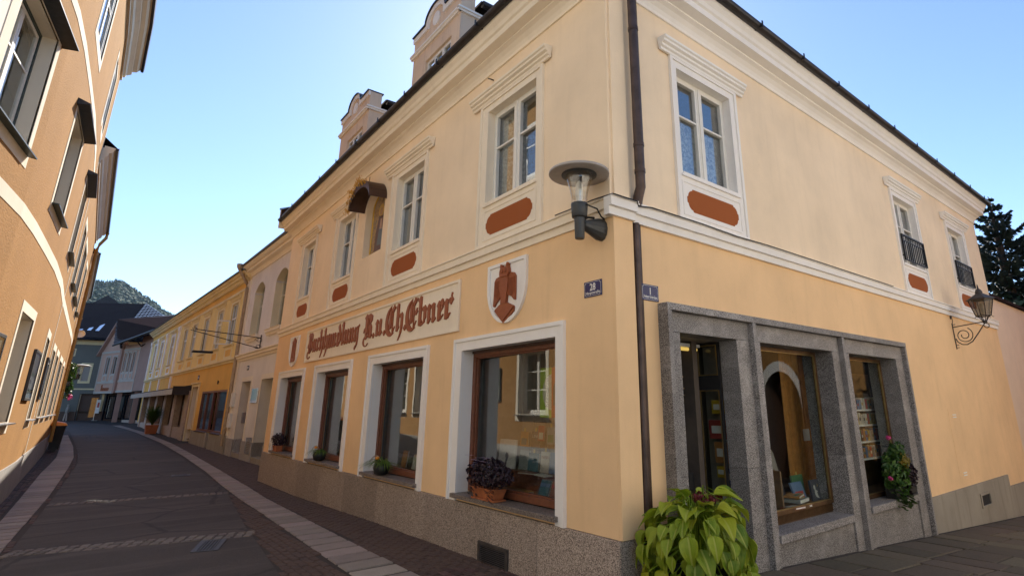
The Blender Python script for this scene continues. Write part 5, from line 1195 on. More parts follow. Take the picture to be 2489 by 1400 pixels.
# ------------------------------------------------------------------ plants
def clump(center, rx, ry, rz, n, size, rnd, droop=0.3, shell=.45):
    mb = MB()
    for i in range(n):
        while True:
            p = Vector((rnd.uniform(-1, 1), rnd.uniform(-1, 1), rnd.uniform(-1, 1)))
            if shell < p.length <= 1: break
        nrm = (p.normalized() + Vector((rnd.gauss(0, .5), rnd.gauss(0, .5), rnd.gauss(0, .5) + .25))).normalized()
        c = Vector((center[0] + p.x * rx, center[1] + p.y * ry, center[2] + p.z * rz)); s = size * rnd.uniform(.6, 1.3)
        t = nrm.cross(Vector((rnd.gauss(0, 1), rnd.gauss(0, 1), rnd.gauss(0, 1)))).normalized(); b = nrm.cross(t)
        mb.quad(tuple(c - t * s), tuple(c - b * s * .55 + nrm * s * .15), tuple(c + t * s * .9 - Vector((0, 0, droop * s))), tuple(c + b * s * .55 + nrm * s * .15))
    return mb
def purple_plant(name, lab, base, w, d, h, n, size, flowers, seed, pot='terracotta', box=True):
    rnd = random.Random(seed); t = thing(name, lab, 'potted plant', base)
    x, y, z = base
    pm = MB(); hh = .15
    vs = [(x - w * .30, y - d * .30, z + .025), (x + w * .30, y - d * .30, z + .025), (x + w * .30, y + d * .30, z + .025), (x - w * .30, y + d * .30, z + .025), (x - w * .36, y - d * .38, z + hh), (x + w * .36, y - d * .38, z + hh), (x + w * .36, y + d * .38, z + hh), (x - w * .36, y + d * .38, z + hh)]
    pm.add(vs, [(0, 3, 2, 1), (0, 1, 5, 4), (1, 2, 6, 5), (2, 3, 7, 6), (3, 0, 4, 7), (4, 5, 6, 7)]); pm.build('pot', pot, t, bevel=.008)
    MB().box(x - w * .36, x + w * .36, y - d * .36, y + d * .36, z + .002, z + .024).build('saucer', pot, t, bevel=.006)
    f_ = clump((x, y, z + hh + h * .42), w * .62, d * .75, h * .5, n, size, rnd, .5, .5)
    for i in range(8):      # trailing shoots over the edge
        aa = rnd.uniform(-w * .5, w * .5)
        for k in range(9):
            c = (x + aa + rnd.gauss(0, .015), y - d * .55 - rnd.uniform(0, .05), z + hh + .05 - k * .022 * rnd.uniform(.5, 1.2)); s = size * rnd.uniform(.6, 1)
            f_.quad((c[0] - s, c[1], c[2]), (c[0], c[1] - .02, c[2] + s * .5), (c[0] + s, c[1], c[2] - s * .3), (c[0], c[1] + .01, c[2] - s * .7))
    f_.build('foliage', 'leaf_purple', t, kind=None)
    fm = MB()
    for i in range(flowers):
        a_ = rnd.uniform(0, 6.28); rr = rnd.uniform(.2, .62)
        c = (x - w * .18 + math.cos(a_) * w * rr * .8, y + math.sin(a_) * d * rr - .02, z + hh + h * .82 + rnd.uniform(-.05, .05))
        for k in range(5):
            q = 6.28 * k / 5 + a_; s = size * .8
            fm.quad(c, (c[0] + s * math.cos(q - .4), c[1] + s * math.sin(q - .4), c[2] + s * .2), (c[0] + 1.3 * s * math.cos(q), c[1] + 1.3 * s * math.sin(q), c[2] + s * .1), (c[0] + s * math.cos(q + .4), c[1] + s * math.sin(q + .4), c[2] + s * .2))
    if flowers: fm.build('blossom', 'petal_lilac', t)
    return t
zsl = ZG0
purple_plant('potted_plant', 'large dark purple leaved plant in terracotta pot, nearest street window', (-2.42, -.00, zsl), .80, .26, .40, 900, .032, 26, 1)
purple_plant('potted_plant', 'small dark purple leaved plant in terracotta pot, farthest street window', (-13.35, -.0, zsl), .62, .24, .36, 420, .035, 6, 2)
MB().box(0, 0, 0, 0, 0, 0)
def spider_plant(lab, base, seed, L_=.42, n=95):
    rnd = random.Random(seed); x, y, z = base; t = thing('spider_plant', lab, 'potted plant', base, 'green plants in black pots on window sills')
    MB().lathe([(.07, .0), (.12, .03), (.145, .12), (.13, .20), (.12, .20), (.11, .17), (.0, .16)], base, 20).build('pot', 'pot_black', t)
    mb = MB()
    for i in range(n):
        a_ = rnd.uniform(0, 6.28); l = L_ * rnd.uniform(.55, 1.15); up = rnd.uniform(.35, 1.0); w = rnd.uniform(.008, .013); vs = []
        if math.sin(a_) > .35: l *= .5
        for k in range(7):
            q = k / 6; r_ = l * q * (.45 + .55 * (1 - up * .5)); zz = z + .18 + l * up * (q - .95 * q * q * 1.25)
            cx, cy = x + r_ * math.cos(a_), y + r_ * math.sin(a_); ww = w * (1 - q ** 2 * .95)
            vs += [(cx - ww * math.sin(a_), cy + ww * math.cos(a_), zz), (cx + ww * math.sin(a_), cy - ww * math.cos(a_), zz)]
        mb.add(vs, [(2 * k, 2 * k + 1, 2 * k + 3, 2 * k + 2) for k in range(6)], True)
    mb.build('foliage', 'leaf_spider', t)
    st = MB()
    for i in range(5):
        a_ = R(rnd.uniform(170, 260)); st.tube([(x + .5 * q * math.cos(a_), y + .12 * q * math.sin(a_), z + .2 + .55 * q * (1 - .8 * q) - .1 * q) for q in [k / 6 for k in range(7)]], .003, 4)
    st.build('runner', 'pipe_tan', t)
    b_ = MB(); b_.lathe([(.0, 0), (.035, .015), (.035, .05), (.0, .06)], (x + .02, y - .1, z + .26), 10); b_.build('blossom', 'bin_orange', t)
spider_plant('bushy spider plant in black pot on second street window sill', (-6.0, -.0, zsl), 5, .52, 130)
spider_plant('smaller spider plant in black pot on third street window sill', (-9.6, -.0, zsl), 6, .42, 90)
# geranium and purple plant on the right lane window sill
def leafy(name, lab, base, mats, seed, spec):
    rnd = random.Random(seed); t = thing(name, lab, 'potted plant', base)
    return t, rnd
ge = thing('geranium', 'green geranium with yellowing leaves and a pink bloom on lane sill', 'potted plant', side_f(6.85, .0, .335))
gx_, gy_, gz_ = side_f(6.85, .0, .335); rnd = random.Random(9)
MB(side_f).prism([(6.62, .336), (7.22, .336), (7.27, .50), (6.57, .50)], -.09, .08).build('pot', 'pot_black', ge)
mb = clump((gx_ + .05, gy_ - .05, gz_ + .40), .20, .36, .42, 520, .052, rnd, .2, .3)
for i in range(60):
    c = (gx_ + .16 + rnd.gauss(0, .05), gy_ + rnd.uniform(-.35, .25), gz_ + .05 - rnd.uniform(0, .18)); s = .04
    mb.quad((c[0] - s, c[1], c[2]), (c[0], c[1] - s, c[2] + .02), (c[0] + s, c[1], c[2] - .01), (c[0], c[1] + s, c[2] - .03))
mb.build('foliage', 'leaf_green', ge)
clump((gx_ + .10, gy_ + .0, gz_ + .78), .12, .22, .16, 130, .045, rnd, .2, .2).build('foliage', 'leaf_green', ge)
clump((gx_ + .18, gy_ + .06, gz_ + .62), .07, .16, .14, 60, .045, rnd, .2, .2).build('yellow_leaves', 'leaf_yellow', ge)
for c in ((gx_ + .08, gy_ - .22, gz_ + 1.0), (gx_ + .12, gy_ - .5, gz_ + .36)): clump(c, .04, .04, .035, 40, .022, rnd, 0, .2).build('blossom', 'petal_pink', ge)
st = MB()
for i in range(14): st.tube([(gx_, gy_ + rnd.uniform(-.2, .2), gz_ + .12), (gx_ + rnd.uniform(0, .14), gy_ + rnd.uniform(-.3, .3), gz_ + rnd.uniform(.4, .9))], .006, 4)
st.build('stem', 'leaf_dark', ge)
purple_plant('potted_plant', 'dark purple leaved plant beside the geranium on lane window sill', (.02, 7.32, .335), .26, .46, .44, 620, .040, 8, 12, pot='pot_black')
# hosta in a tub at the corner: every leaf is a part
ho_ = thing('hosta', 'large pot plant with big ribbed yellow green hosta leaves at corner', 'potted plant', (.56, .50, g(.56, .50)))
hb = BASE[ho_.name]
MB().lathe([(.18, -.05), (.22, .0), (.28, .30), (.31, .33), (.31, .38), (.28, .38), (.26, .33), (.0, .33)], (hb[0], hb[1], hb[2]), 28).build('tub', 'pot_black', ho_)
MB().lathe([(.0, .331), (.26, .334), (.0, .336)], (hb[0], hb[1], hb[2]), 20).build('soil', 'soil', ho_)
def hosta_leaf(seed, ln_=.30, wd=.20):
    rnd = random.Random(seed); NU, NV = 12, 10; vs = []; fs = []
    dr = rnd.uniform(.55, 1.0); cup = rnd.uniform(.25, .55); tw = rnd.uniform(-.25, .25)
    for i in range(NU + 1):
        u = i / NU
        wu = wd / 2 * (math.sin(math.pi * min(1, u * 1.02) ** .62) ** .8) * (1 - .12 * u) if 0 < u < 1 else .0
        wu = max(wu, .0015)
        px_ = ln_ * (u - .16 * dr * u * u); pz_ = ln_ * (.10 * u - .42 * dr * u * u)
        for j in range(-NV, NV + 1):
            v = j / NV
            rib = .0032 * math.cos(v * math.pi * 7.0) * (1 - abs(v) ** 3) * min(1, 4 * u) * min(1, 4 * (1 - u))
            zz = pz_ + cup * wu * (abs(v) ** 1.6) * .8 - .006 * (1 - abs(v)) ** 6 + rib + tw * v * wu * u + .008 * math.sin(9 * u + v * 4 + seed) * abs(v) ** 2
            vs.append((px_ + .03 * abs(v) * (.15 - u) * (u < .3), v * wu, zz))
    m = 2 * NV + 1
    for i in range(NU):
        for j in range(m - 1): fs.append((i * m + j, i * m + j + 1, (i + 1) * m + j + 1, (i + 1) * m + j))
    me = bpy.data.meshes.new('hosta_leaf'); me.from_pydata(vs, [], fs); me.polygons.foreach_set('use_smooth', [True] * len(fs)); me.materials.append(HL); return me
def hosta_material():
    m = bpy.data.materials.new('hosta_leaf_mat'); m.use_nodes = True; nt = m.node_tree; nt.nodes.clear(); MATS['hosta_leaf_mat'] = m
    out = nt.nodes.new('ShaderNodeOutputMaterial'); mx = nt.nodes.new('ShaderNodeMixShader'); mx.inputs[0].default_value = .28
    b = nt.nodes.new('ShaderNodeBsdfPrincipled'); t = nt.nodes.new('ShaderNodeBsdfTranslucent')
    r = objrand(nt); c = ramp(nt, r, [(0.0, (.10, .19, .012)), (.45, (.24, .33, .016)), (.8, (.34, .40, .022)), (1.0, (.42, .42, .03))])
    tc = nt.nodes.new('ShaderNodeTexCoord'); sx = nt.nodes.new('ShaderNodeSeparateXYZ'); nt.links.new(tc.outputs['Object'], sx.inputs[0])
    mr = nt.nodes.new('ShaderNodeMapRange'); mr.inputs[1].default_value = .0; mr.inputs[2].default_value = .3; nt.links.new(sx.outputs[0], mr.inputs[0])
    c = mixc(nt, ramp(nt, noise(nt, 9, 3), [(.45, 0.0), (.75, .5)]), c, (.40, .42, .04))
    ab = nt.nodes.new('ShaderNodeMath'); ab.operation = 'ABSOLUTE'; nt.links.new(sx.outputs[1], ab.inputs[0])
    c = mixc(nt, ramp(nt, ab.outputs[0], [(.0, .6), (.006, .6), (.010, 0.0)]), c, (.50, .52, .12))
    nt.links.new(c, b.inputs['Base Color']); nt.links.new(c, t.inputs[0]); b.inputs['Roughness'].default_value = .48; b.inputs['Specular IOR Level'].default_value = .35
    nt.links.new(b.outputs[0], mx.inputs[1]); nt.links.new(t.outputs[0], mx.inputs[2]); nt.links.new(mx.outputs[0], out.inputs[0]); return m
HL = hosta_material()
HM = [hosta_leaf(k, rl__, wd__) for k, (rl__, wd__) in enumerate(((.27, .18), (.30, .20), (.25, .19), (.22, .15), (.29, .17), (.26, .20)))]
rnd = random.Random(21); stm = MB()
hx, hy = hb[0], hb[1]
for ring, (nl, pit_, rad, zt_) in enumerate(((9, -35, .12, .66), (14, -5, .22, .70), (19, 22, .31, .66), (24, 42, .38, .57), (27, 58, .43, .45), (28, 70, .46, .32), (26, 78, .47, .18), (22, 82, .46, .05))):
    for i in range(nl):
        az = 6.283 * (i + rnd.uniform(-.35, .35)) / nl + ring * .37; rr = rad * rnd.uniform(.80, 1.15)
        c = Vector((hx + rr * math.cos(az) * .95, hy + rr * math.sin(az) * 1.1, hb[2] + .28 + zt_ * rnd.uniform(.86, 1.14)))
        if c.x < .12: c.x = .12 + rnd.uniform(0, .06)
        o = bpy.data.objects.new('leaf', rnd.choice(HM)); COL.objects.link(o); o.parent = ho_
        o.location = (c.x - hb[0], c.y - hb[1], c.z - hb[2]); s = rnd.uniform(.62, 1.15); o.scale = (s, s * rnd.uniform(.78, 1.0), s)
        o.rotation_euler = (rnd.uniform(-.45, .45), R(pit_ + rnd.uniform(-16, 16)), az + rnd.uniform(-.5, .5))
        stm.tube([(hx + .06 * math.cos(az), hy + .06 * math.sin(az), hb[2] + .33), (hx + rr * .45 * math.cos(az), hy + rr * .45 * math.sin(az), max(c.z, hb[2] + .5) + .06), tuple(c)], [.008, .006, .004], 5)
stm.build('leaf_stalk', 'leaf_hosta', ho_)
clump((hb[0] + .05, hb[1] + .10, hb[2] + 1.02), .17, .17, .05, 170, .024, rnd, .1, .1).build('dark_red_flowers', 'petal_red', ho_)
# ------------------------------------------------------------------ houses on the left
def left_house(name, lab, x0, x1, eave, z_b1, fl1, fl2, grd, band2=None, xback=-12.5, end_strip=True, plinth=.625, roof_mat='roof_dark', wall_mat='plaster_orange', hoods=True, ov=1.0):
    """x0 > x1. fl1/fl2/grd: lists of window openings (a0, a1) per floor"""
    t = thing(name, lab, 'building', (x0, float(left_f(x0, 0, 0)[1]), -.2))
    cuts = [c for c in LX if x1 < c < x0] + [(a + b) / 2 for a, b in zip(LX[:-1], LX[1:]) if x1 < (a + b) / 2 < x0]
    holes = [(a, b, 5.93, 8.08, .30) for a, b in fl1] + [(a, b, 1.62, 3.70, .32) for a, b in grd] + [(a, b, 9.98, 12.0, .07) for a, b in fl2]
    MB(left_f).wall(x1, x0, plinth, eave, holes, cuts=cuts).build('wall', wall_mat, t)
    MB(left_f).extr([(-.05, plinth - .02), (.012, plinth - .02), (.012, plinth - .04), (-.05, plinth - .04)], x1, x0, cuts).build('drip_edge', 'plaster_orange', t) if False else None
    MB(left_f).extr([(-.1, -.9), (.028, -.9), (.028, plinth - .002), (-.1, plinth - .002)], x1, x0, cuts).build('plinth', 'cement_grey', t)
    bl = MB(left_f); bl.extr([(-.02, 5.0), (.008, 5.0), (.008, 5.24), (-.02, 5.24)], x1, x0, cuts)
    if band2: bl.extr([(-.02, band2), (.008, band2), (.008, band2 + .2), (-.02, band2 + .2)], x1, x0, cuts)
    bl.build('painted_band', 'plaster_cream', t)
    if end_strip: MB(left_f).box(x1, x1 + .16, -.02, .010, plinth, eave).build('painted_edge', 'plaster_cream', t)
    # cornice: stepped boards under the eave
    C_ = [(-.02, eave - .55), (.06, eave - .55), (.06, eave - .42), (.12, eave - .40), (.16, eave - .30), (.28, eave - .22), (.28, eave - .12), (.40, eave - .08), (.46, eave), (.46, eave + .05), (-.02, eave + .05)]
    C_ = [(d_ * ov if d_ > 0 else d_, z_) for d_, z_ in C_]
    MB(left_f).extr(C_, x1, x0, cuts).build('cornice', 'trim_tan', t)
    MB(left_f).extr([(.05, eave + .051), (.56 * ov, eave + .051), (.56 * ov, eave + .10), (.05, eave + .13)], x1 - .05, x0, cuts).build('eave_board', 'trim_tan', t)
    MB(left_f).extr([(.50 * ov, eave + .02), (.50 * ov + .08, eave + .02), (.50 * ov + .10, eave + .12), (.50 * ov, eave + .12)], x1 - .08, x0, cuts).build('gutter', 'gutter_metal', t)
    ys = [left_f(a, 0, 0)[1] for a in (x0, x1)]
    MB().add([(x0, ys[0] + .55 * ov, eave + .13), (x1, ys[1] + .55 * ov, eave + .13), (x1, xback / 2 + ys[1] / 2 - 1.5, eave + 4.6), (x0, xback / 2 + ys[0] / 2 - 1.5, eave + 4.6), (x0, xback, eave), (x1, xback, eave)], [(0, 1, 2, 3), (3, 2, 5, 4)]).build('roof', roof_mat, t)
    s = MB(); s.quad((x1, ys[1], -.5), (x1, xback, -.5), (x1, xback, eave), (x1, xback / 2 + ys[1] / 2 - 1.5, eave + 4.55), (x1, ys[1], eave)); s.quad((x0, ys[0], -.5), (x0, xback, -.5), (x0, xback, eave), (x0, xback / 2 + ys[0] / 2 - 1.5, eave + 4.55), (x0, ys[0], eave)); s.quad((x0, xback, -.5), (x1, xback, -.5), (x1, xback, eave), (x0, xback, eave)); s.build('rear_wall', 'plaster_orange', t)
    def casement(a0, a1, z0, z1, rc, mat, gmat, trim_z, hood, sill, lab='window', dark=False, three=False):
        f = MB(left_f); f.ring((a0, a1, z0, z1), (a0 + .07, a1 - .07, z0 + .07, z1 - .07), rc - .04, rc + .03)
        o = f.build(lab, mat, t)
        w_ = MB(left_f); c = (a0 + a1) / 2
        sm = 'window_white' if not dark else 'window_grey'
        zt = z0 + (z1 - z0) * .62
        for l, r in ((a0 + .07, c - .0), (c + .0, a1 - .07)):
            w_.ring((l + .004, r - .004, z0 + .074, z1 - .074), (l + .065, r - .065, z0 + .135, z1 - .135), rc - .03, rc + .015)
            for zq in ((zt,) if not three else (z0 + (z1 - z0) * .37, z0 + (z1 - z0) * .66)): w_.box(l + .065, r - .065, rc - .02, rc + .01, zq - .018, zq + .018)
        w_.build('sash', sm, o)
        for l, r in ((a0 + .135, c - .065), (c + .065, a1 - .135)):
            MB(left_f).box(l, r, rc - .008, rc - .002, z0 + .135, z1 - .135).build('pane', gmat, o)
        tr = MB(left_f)
        tr.ring((a0 - .16, a1 + .16, z0 - .22, z1 + trim_z), (a0, a1, z0 - .0, z1), -.02, .009)
        for a in (a0, a1): tr.box(a - .003, a + .003, rc + .03, -.021, z0, z1)
        tr.box(a0, a1, rc + .03, -.021, z1 - .004, z1 + .003)
        tr.build('surround', 'plaster_cream', o)
        if hood:
            h = MB(left_f); h.prism([(0, 0), (0, 0), (0, 0)], 0, 0) if False else None
            h.add([(a0 - .28, .0, z1 + .02), (a1 + .28, .0, z1 + .02), (a1 + .28, .22, z1 + .06), (a0 - .28, .22, z1 + .06), (a0 - .28, .0, z1 + .16), (a1 + .28, .0, z1 + .16), (a1 + .28, .22, z1 + .085), (a0 - .28, .22, z1 + .085)], [(0, 3, 2, 1), (4, 5, 6, 7), (0, 1, 5, 4), (1, 2, 6, 5), (2, 3, 7, 6), (3, 0, 4, 7)])
            h.build('hood', 'metal_dark', o)
        if sill:
            s_ = MB(left_f); s_.add([(a0 - .10, rc + .03, z0 - .0), (a1 + .10, rc + .03, z0), (a1 + .10, .13, z0 - .045), (a0 - .10, .13, z0 - .045), (a0 - .10, rc + .03, z0 + .015), (a1 + .10, rc + .03, z0 + .015), (a1 + .10, .13, z0 - .02), (a0 - .10, .13, z0 - .02)], [(0, 3, 2, 1), (4, 5, 6, 7), (0, 1, 5, 4), (1, 2, 6, 5), (2, 3, 7, 6), (3, 0, 4, 7)])
            s_.build('sill', sill, o)
        MB(left_f).box(a0 - .2, a1 + .2, -1.2, -1.15, z0 - .2, z1 + .2).build('room_back', 'interior_dark', o)
    for a, b in fl1: casement(a, b, 5.93, 8.08, -.24, 'window_green', 'glass_far', .20, hoods, 'window_green')
    for a, b in grd: casement(a, b, 1.62, 3.70, -.26, 'window_white', 'glass_far', .20, False, 'steel', three=True)
    for a, b in fl2: casement(a, b, 9.98, 12.0, -.05, 'window_white', 'glass_window', .12, False, None, dark=False)
    return t
FL1 = [(-7.80, -5.98), (-12.40, -10.62), (-17.10, -15.30)]
GR1 = [(-12.23, -10.60), (-17.05, -15.62), (-7.9, -6.3)]
FL2 = [(-11.92, -10.32), (-16.8, -15.2), (-7.6, -6.0)]
l1 = left_house('orange_house', 'tall orange rendered house filling the left edge, three storeys', -5.9, -19.0, 13.6, 5.0, FL1, FL2, GR1, band2=8.95)
l0 = left_house('added_pale_house', 'added unseen pale cream house across the street, bouncing light on bookshop', 9.0, -5.85, 12.6, 5.0, [(-3.2, -1.4), (1.5, 3.3), (5.6, 7.4)], [(-3.0, -1.4), (1.5, 3.1)], [(-3.4, -1.8), (1.2, 2.8), (5.6, 7.2)], band2=8.95, wall_mat='plaster_pale_bounce')  # added out of view to bounce sunlight onto the street front
l2 = left_house('orange_house', 'lower orange rendered house behind the tall one, with ochre rain pipe', -19.05, -31.4, 10.4, 5.0, [(-22.1, -20.35), (-26.0, -23.4), (-29.6, -27.9)], [], [(-21.5, -20.02), (-24.1, -22.6), (-27.9, -25.7), (-30.6, -29.2)], end_strip=False, hoods=False, ov=.70)
l3 = left_house('orange_house', 'far orange house beyond the rain pipe, nearly hidden at left', -31.5, -47.0, 9.3, 5.0, [(-36, -34.4), (-40, -38.4), (-44, -42.4)], [], [(-36, -34.4), (-41, -39.4)], end_strip=False, hoods=False, ov=.45)
pm = MB(left_f); pm.tube([(-31.2, .40, 10.42), (-31.2, .38, 10.15), (-31.2, .20, 9.8), (-31.2, .13, 9.5), (-31.2, .13, .4)], .075, 10)
for z in (8.2, 6.0, 3.6): pm.tube([(-31.2, .13, z), (-31.2, .13, z + .07)], .088, 10)
pm.build('downpipe', 'pipe_ochre', l2)
# stone gable wall ends seen over the lower roof
def case_(a0, a1, z0, z1, lab, rows):
    t = thing('display_case', lab, 'notice case', left_f((a0 + a1) / 2, 0, z0), 'metal notice cases on the orange house')
    fr = MB(left_f); fr.ring((a0, a1, z0, z1), (a0 + .06, a1 - .06, z0 + .06, z1 - .06), .0, .055); fr.build('frame', 'lamp_grey', t, bevel=.006)
    MB(left_f).box(a0 + .06, a1 - .06, .005, .025, z0 + .06, z1 - .06).build('board', 'paper', t)
    MB(left_f).box(a0 + .10, a1 - .10, .026, .028, z1 - .50, z1 - .12).build('print', 'interior_grey', t); MB(left_f).box(a0 + .10, a1 - .10, .026, .0285, z1 - .58, z1 - .501).build('print', 'leaf_spider', t)
    for i, (tx, sz) in enumerate(rows): text_mesh('lettering', tx, 'metal_dark', t, left_f, (a0 + a1) / 2, z1 - .75 - i * .16, sz, .0258, .001, mirror=-1)
    MB(left_f).box(a0 + .061, a1 - .061, .045, .048, z0 + .061, z1 - .061).build('pane', 'glass_far', t)
case_(-14.78, -13.42, 2.06, 3.20, 'metal framed notice case right of the large ground floor window', [('Bücher', .14), ('lesen', .12)])
case_(-19.02, -17.88, 2.13, 3.31, 'narrow looking notice case near the seam of the orange houses', [('Info', .14)])
case_(-9.50, -8.30, 2.06, 3.12, 'notice case cut off by the left picture edge', [('Info', .14)])
# wheeled bin
bn = thing('waste_bin', 'black wheeled waste bin with orange lid beside orange house', 'bin', (-31.9, -5.13, g(-31.9, -5)))
bx, by, bz = BASE[bn.name]
m_ = MB(); vs = []
for hx, hy, z in ((.34, .18, .10), (.36, .21, .5), (.44, .26, 1.12)): vs += [(bx - hx, by - hy, bz + z), (bx + hx, by - hy, bz + z), (bx + hx, by + hy, bz + z), (bx - hx, by + hy, bz + z)]
m_.add(vs, [(4 * i + j, 4 * i + (j + 1) % 4, 4 * i + 4 + (j + 1) % 4, 4 * i + 4 + j) for i in range(2) for j in range(4)] + [(0, 1, 2, 3)]); m_.build('body', 'bin_black', bn, bevel=.02)
MB().box(bx - .47, bx + .47, by - .28, by + .29, bz + 1.10, bz + 1.14).build('rim', 'bin_black', bn, bevel=.01)
ld = MB(); vs = [(bx - .48, by - .28, bz + 1.14), (bx + .48, by - .28, bz + 1.14), (bx + .48, by + .31, bz + 1.14), (bx - .48, by + .31, bz + 1.14), (bx - .40, by - .24, bz + 1.36), (bx + .40, by - .24, bz + 1.36), (bx + .40, by + .22, bz + 1.26), (bx - .40, by + .22, bz + 1.26)]
ld.add(vs, [(0, 3, 2, 1), (4, 5, 6, 7), (0, 1, 5, 4), (1, 2, 6, 5), (2, 3, 7, 6), (3, 0, 4, 7)]); ld.build('lid', 'bin_orange', bn, bevel=.03)
for s in (-1, 1):
    w_ = MB(lambda a, d, z, s=s: (bx + s * .33 + z, by + a, bz + .10 + d)); w_.lathe([(.10, -.03), (.10, .03)], (0, 0, 0), 14); w_.build('wheel', 'pot_black', bn)
# far lamp and flower basket on the left houses
fl_ = thing('wall_lamp', 'small pale wall lamp with wide disc, far end of left houses', 'street lamp', left_f(-41.5, 0, 4.3))
MB(left_f).tube([(-41.5, 0, 3.6), (-41.5, .55, 3.6)], .07, 8).build('bracket', 'lamp_grey', fl_)
c_ = left_f(-41.5, .58, 0)
MB().lathe([(.08, 3.55), (.10, 3.85), (.12, 3.86)], (c_[0], c_[1], 0), 12).build('post', 'lamp_grey', fl_); MB().lathe([(.10, 3.86), (.16, 4.15), (.20, 4.35), (.19, 4.35)], (c_[0], c_[1], 0), 14).build('glass_cone', 'glass_lamp', fl_); MB().lathe([(.2, 4.35), (.50, 4.34), (.50, 4.39), (.2, 4.45), (.0, 4.47)], (c_[0], c_[1], 0), 24).build('disc', 'window_grey', fl_)
hbk = thing('flower_basket', 'hanging green plant with pink blooms on far orange house', 'hanging plant', left_f(-36.8, 0, 2.2)); rnd = random.Random(31)
p_ = left_f(-36.8, .25, 3.2)
clump((p_[0], p_[1], 3.7), .5, .22, .6, 260, .10, rnd, .3, .3).build('foliage', 'leaf_green', hbk); clump((p_[0], p_[1] + .02, 2.9), .4, .22, .55, 200, .10, rnd, .3, .3).build('foliage', 'leaf_green', hbk)
clump((p_[0] + .1, p_[1] + .18, 2.45), .25, .12, .16, 50, .07, rnd, 0, .2).build('blossom', 'petal_pink', hbk); MB(left_f).box(-37.4, -36.2, .02, .3, 3.05, 3.25).build('box', 'pot_black', hbk)

# ------------------------------------------------------------------ white house next to the bookshop
WF = frame_f((-15, 1.15), -178.5)            # a runs away from the corner along the street
W0, W1 = -.6, 11.15
wh = thing('white_house', 'pale lilac white house with deep arched windows beside the bookshop', 'building', WF(0, 0, -.2))
def arch_fill(f, a0, a1, zs_, zt, depth, mat, parent, nm='arch'):
    ap = [(a0 + (a1 - a0) * i / 12, zs_ + (zt - zs_) * (1 - (2 * i / 12 - 1) ** 2)) for i in range(13)]; h = len(ap) // 2; m = MB(f)
    for k in range(h):
        for i, j in ((k, k + 1), (len(ap) - 1 - k, len(ap) - 2 - k)):
            m.quad((ap[i][0], 0, ap[i][1]), (ap[j][0], 0, ap[j][1]), (ap[j][0], 0, zt + .001), (ap[i][0], 0, zt + .001))
    m.build(nm, mat, parent)
    m = MB(f)
    for k in range(len(ap) - 1): m.quad((ap[k][0], .0, ap[k][1]), (ap[k + 1][0], .0, ap[k + 1][1]), (ap[k + 1][0], -depth, ap[k + 1][1]), (ap[k][0], -depth, ap[k][1]))
    m.build(nm + '_soffit', 'reveal_cream', parent)
WU = [(4.45, 6.30), (8.10, 9.85)]; WD = [(4.6, 6.24), (8.02, 9.60)]
MB(WF).wall(W0, W1, -.4, 8.06, [(a, b, 4.98, 7.45, .30) for a, b in WU] + [(a, b, -.15, 2.97, .55) for a, b in WD]).build('wall', 'plaster_lilac', wh)
for a, b in WU:
    arch_fill(WF, a, b, 7.08, 7.45, .30, 'plaster_lilac', wh)
    for e in (a, b): MB(WF).box(e - .004, e + .004, -.28, -.004, 4.98, 7.0).build('reveal', 'reveal_cream', wh)
    fr = MB(WF); fr.ring((a, b, 4.98, 7.44), (a + .07, b - .07, 5.05, 7.37), -.30, -.34); fr.box((a + b) / 2 - .05, (a + b) / 2 + .05, -.30, -.33, 5.05, 7.37); fr.box(a + .07, b - .07, -.30, -.335, 6.4, 6.46)
    o = fr.build('window', 'window_white', wh)
    for l, r in ((a + .07, (a + b) / 2 - .05), ((a + b) / 2 + .05, b - .07)):
        for q0, q1 in ((5.05, 6.4), (6.46, 7.37)): MB(WF).box(l, r, -.27, -.264, q0, q1).build('pane', 'glass_far', o)
    MB(WF).extr([(0, 4.72), (.05, 4.72), (.08, 4.80), (.14, 4.85), (.14, 4.92), (.17, 4.97), (0, 4.98)], a - .14, b + .14).build('sill', 'trim_tan', o)
    MB(WF).box(a - .2, b + .2, -1.2, -1.15, 4.8, 7.6).build('room_back', 'interior_dark', o)
MB(WF).extr([(-.02, 3.93), (.04, 3.93), (.06, 4.02), (.12, 4.05), (.12, 4.13), (.18, 4.18), (.18, 4.23), (-.02, 4.26)], W0, W1).build('string_course', 'trim_tan', wh)
MB(WF).extr([(-.02, 8.05), (.04, 8.05), (.06, 8.15), (.10, 8.22), (.26, 8.27), (.26, 8.37), (.34, 8.39), (.42, 8.46), (.44, 8.52), (-.02, 8.52)], W0, W1).build('cornice', 'trim_tan', wh)
MB(WF).extr([(.3, 8.521), (.50, 8.521), (.53, 8.59), (.3, 8.59)], W0, W1 + .05).build('gutter', 'gutter_metal', wh)
x0_, y0_, _ = WF(W0, .45, 0); x1_, y1_, _ = WF(W1, .45, 0)
def simple_roof(t, p0, p1, back, z, rise, mat, wall_mat):
    MB().add([(p0[0], p0[1], z), (p1[0], p1[1], z), (p1[0], p1[1] + back / 2, z + rise), (p0[0], p0[1] + back / 2, z + rise), (p1[0], p1[1] + back, z), (p0[0], p0[1] + back, z)], [(0, 1, 2, 3), (3, 2, 4, 5)]).build('roof', mat, t)
    s = MB(); 
    for p in (p0, p1): s.quad((p[0], p[1] + .5, -.5), (p[0], p[1] + back, -.5), (p[0], p[1] + back, z), (p[0], p[1] + back / 2, z + rise - .05), (p[0], p[1] + .5, z))
    s.quad((p0[0], p0[1] + back, -.5), (p1[0], p1[1] + back, -.5), (p1[0], p1[1] + back, z), (p0[0], p0[1] + back, z)); s.build('rear_wall', wall_mat, t)
simple_roof(wh, (x0_, y0_), (x1_, y1_), 11, 8.59, 4.2, 'roof_dark', 'plaster_lilac')
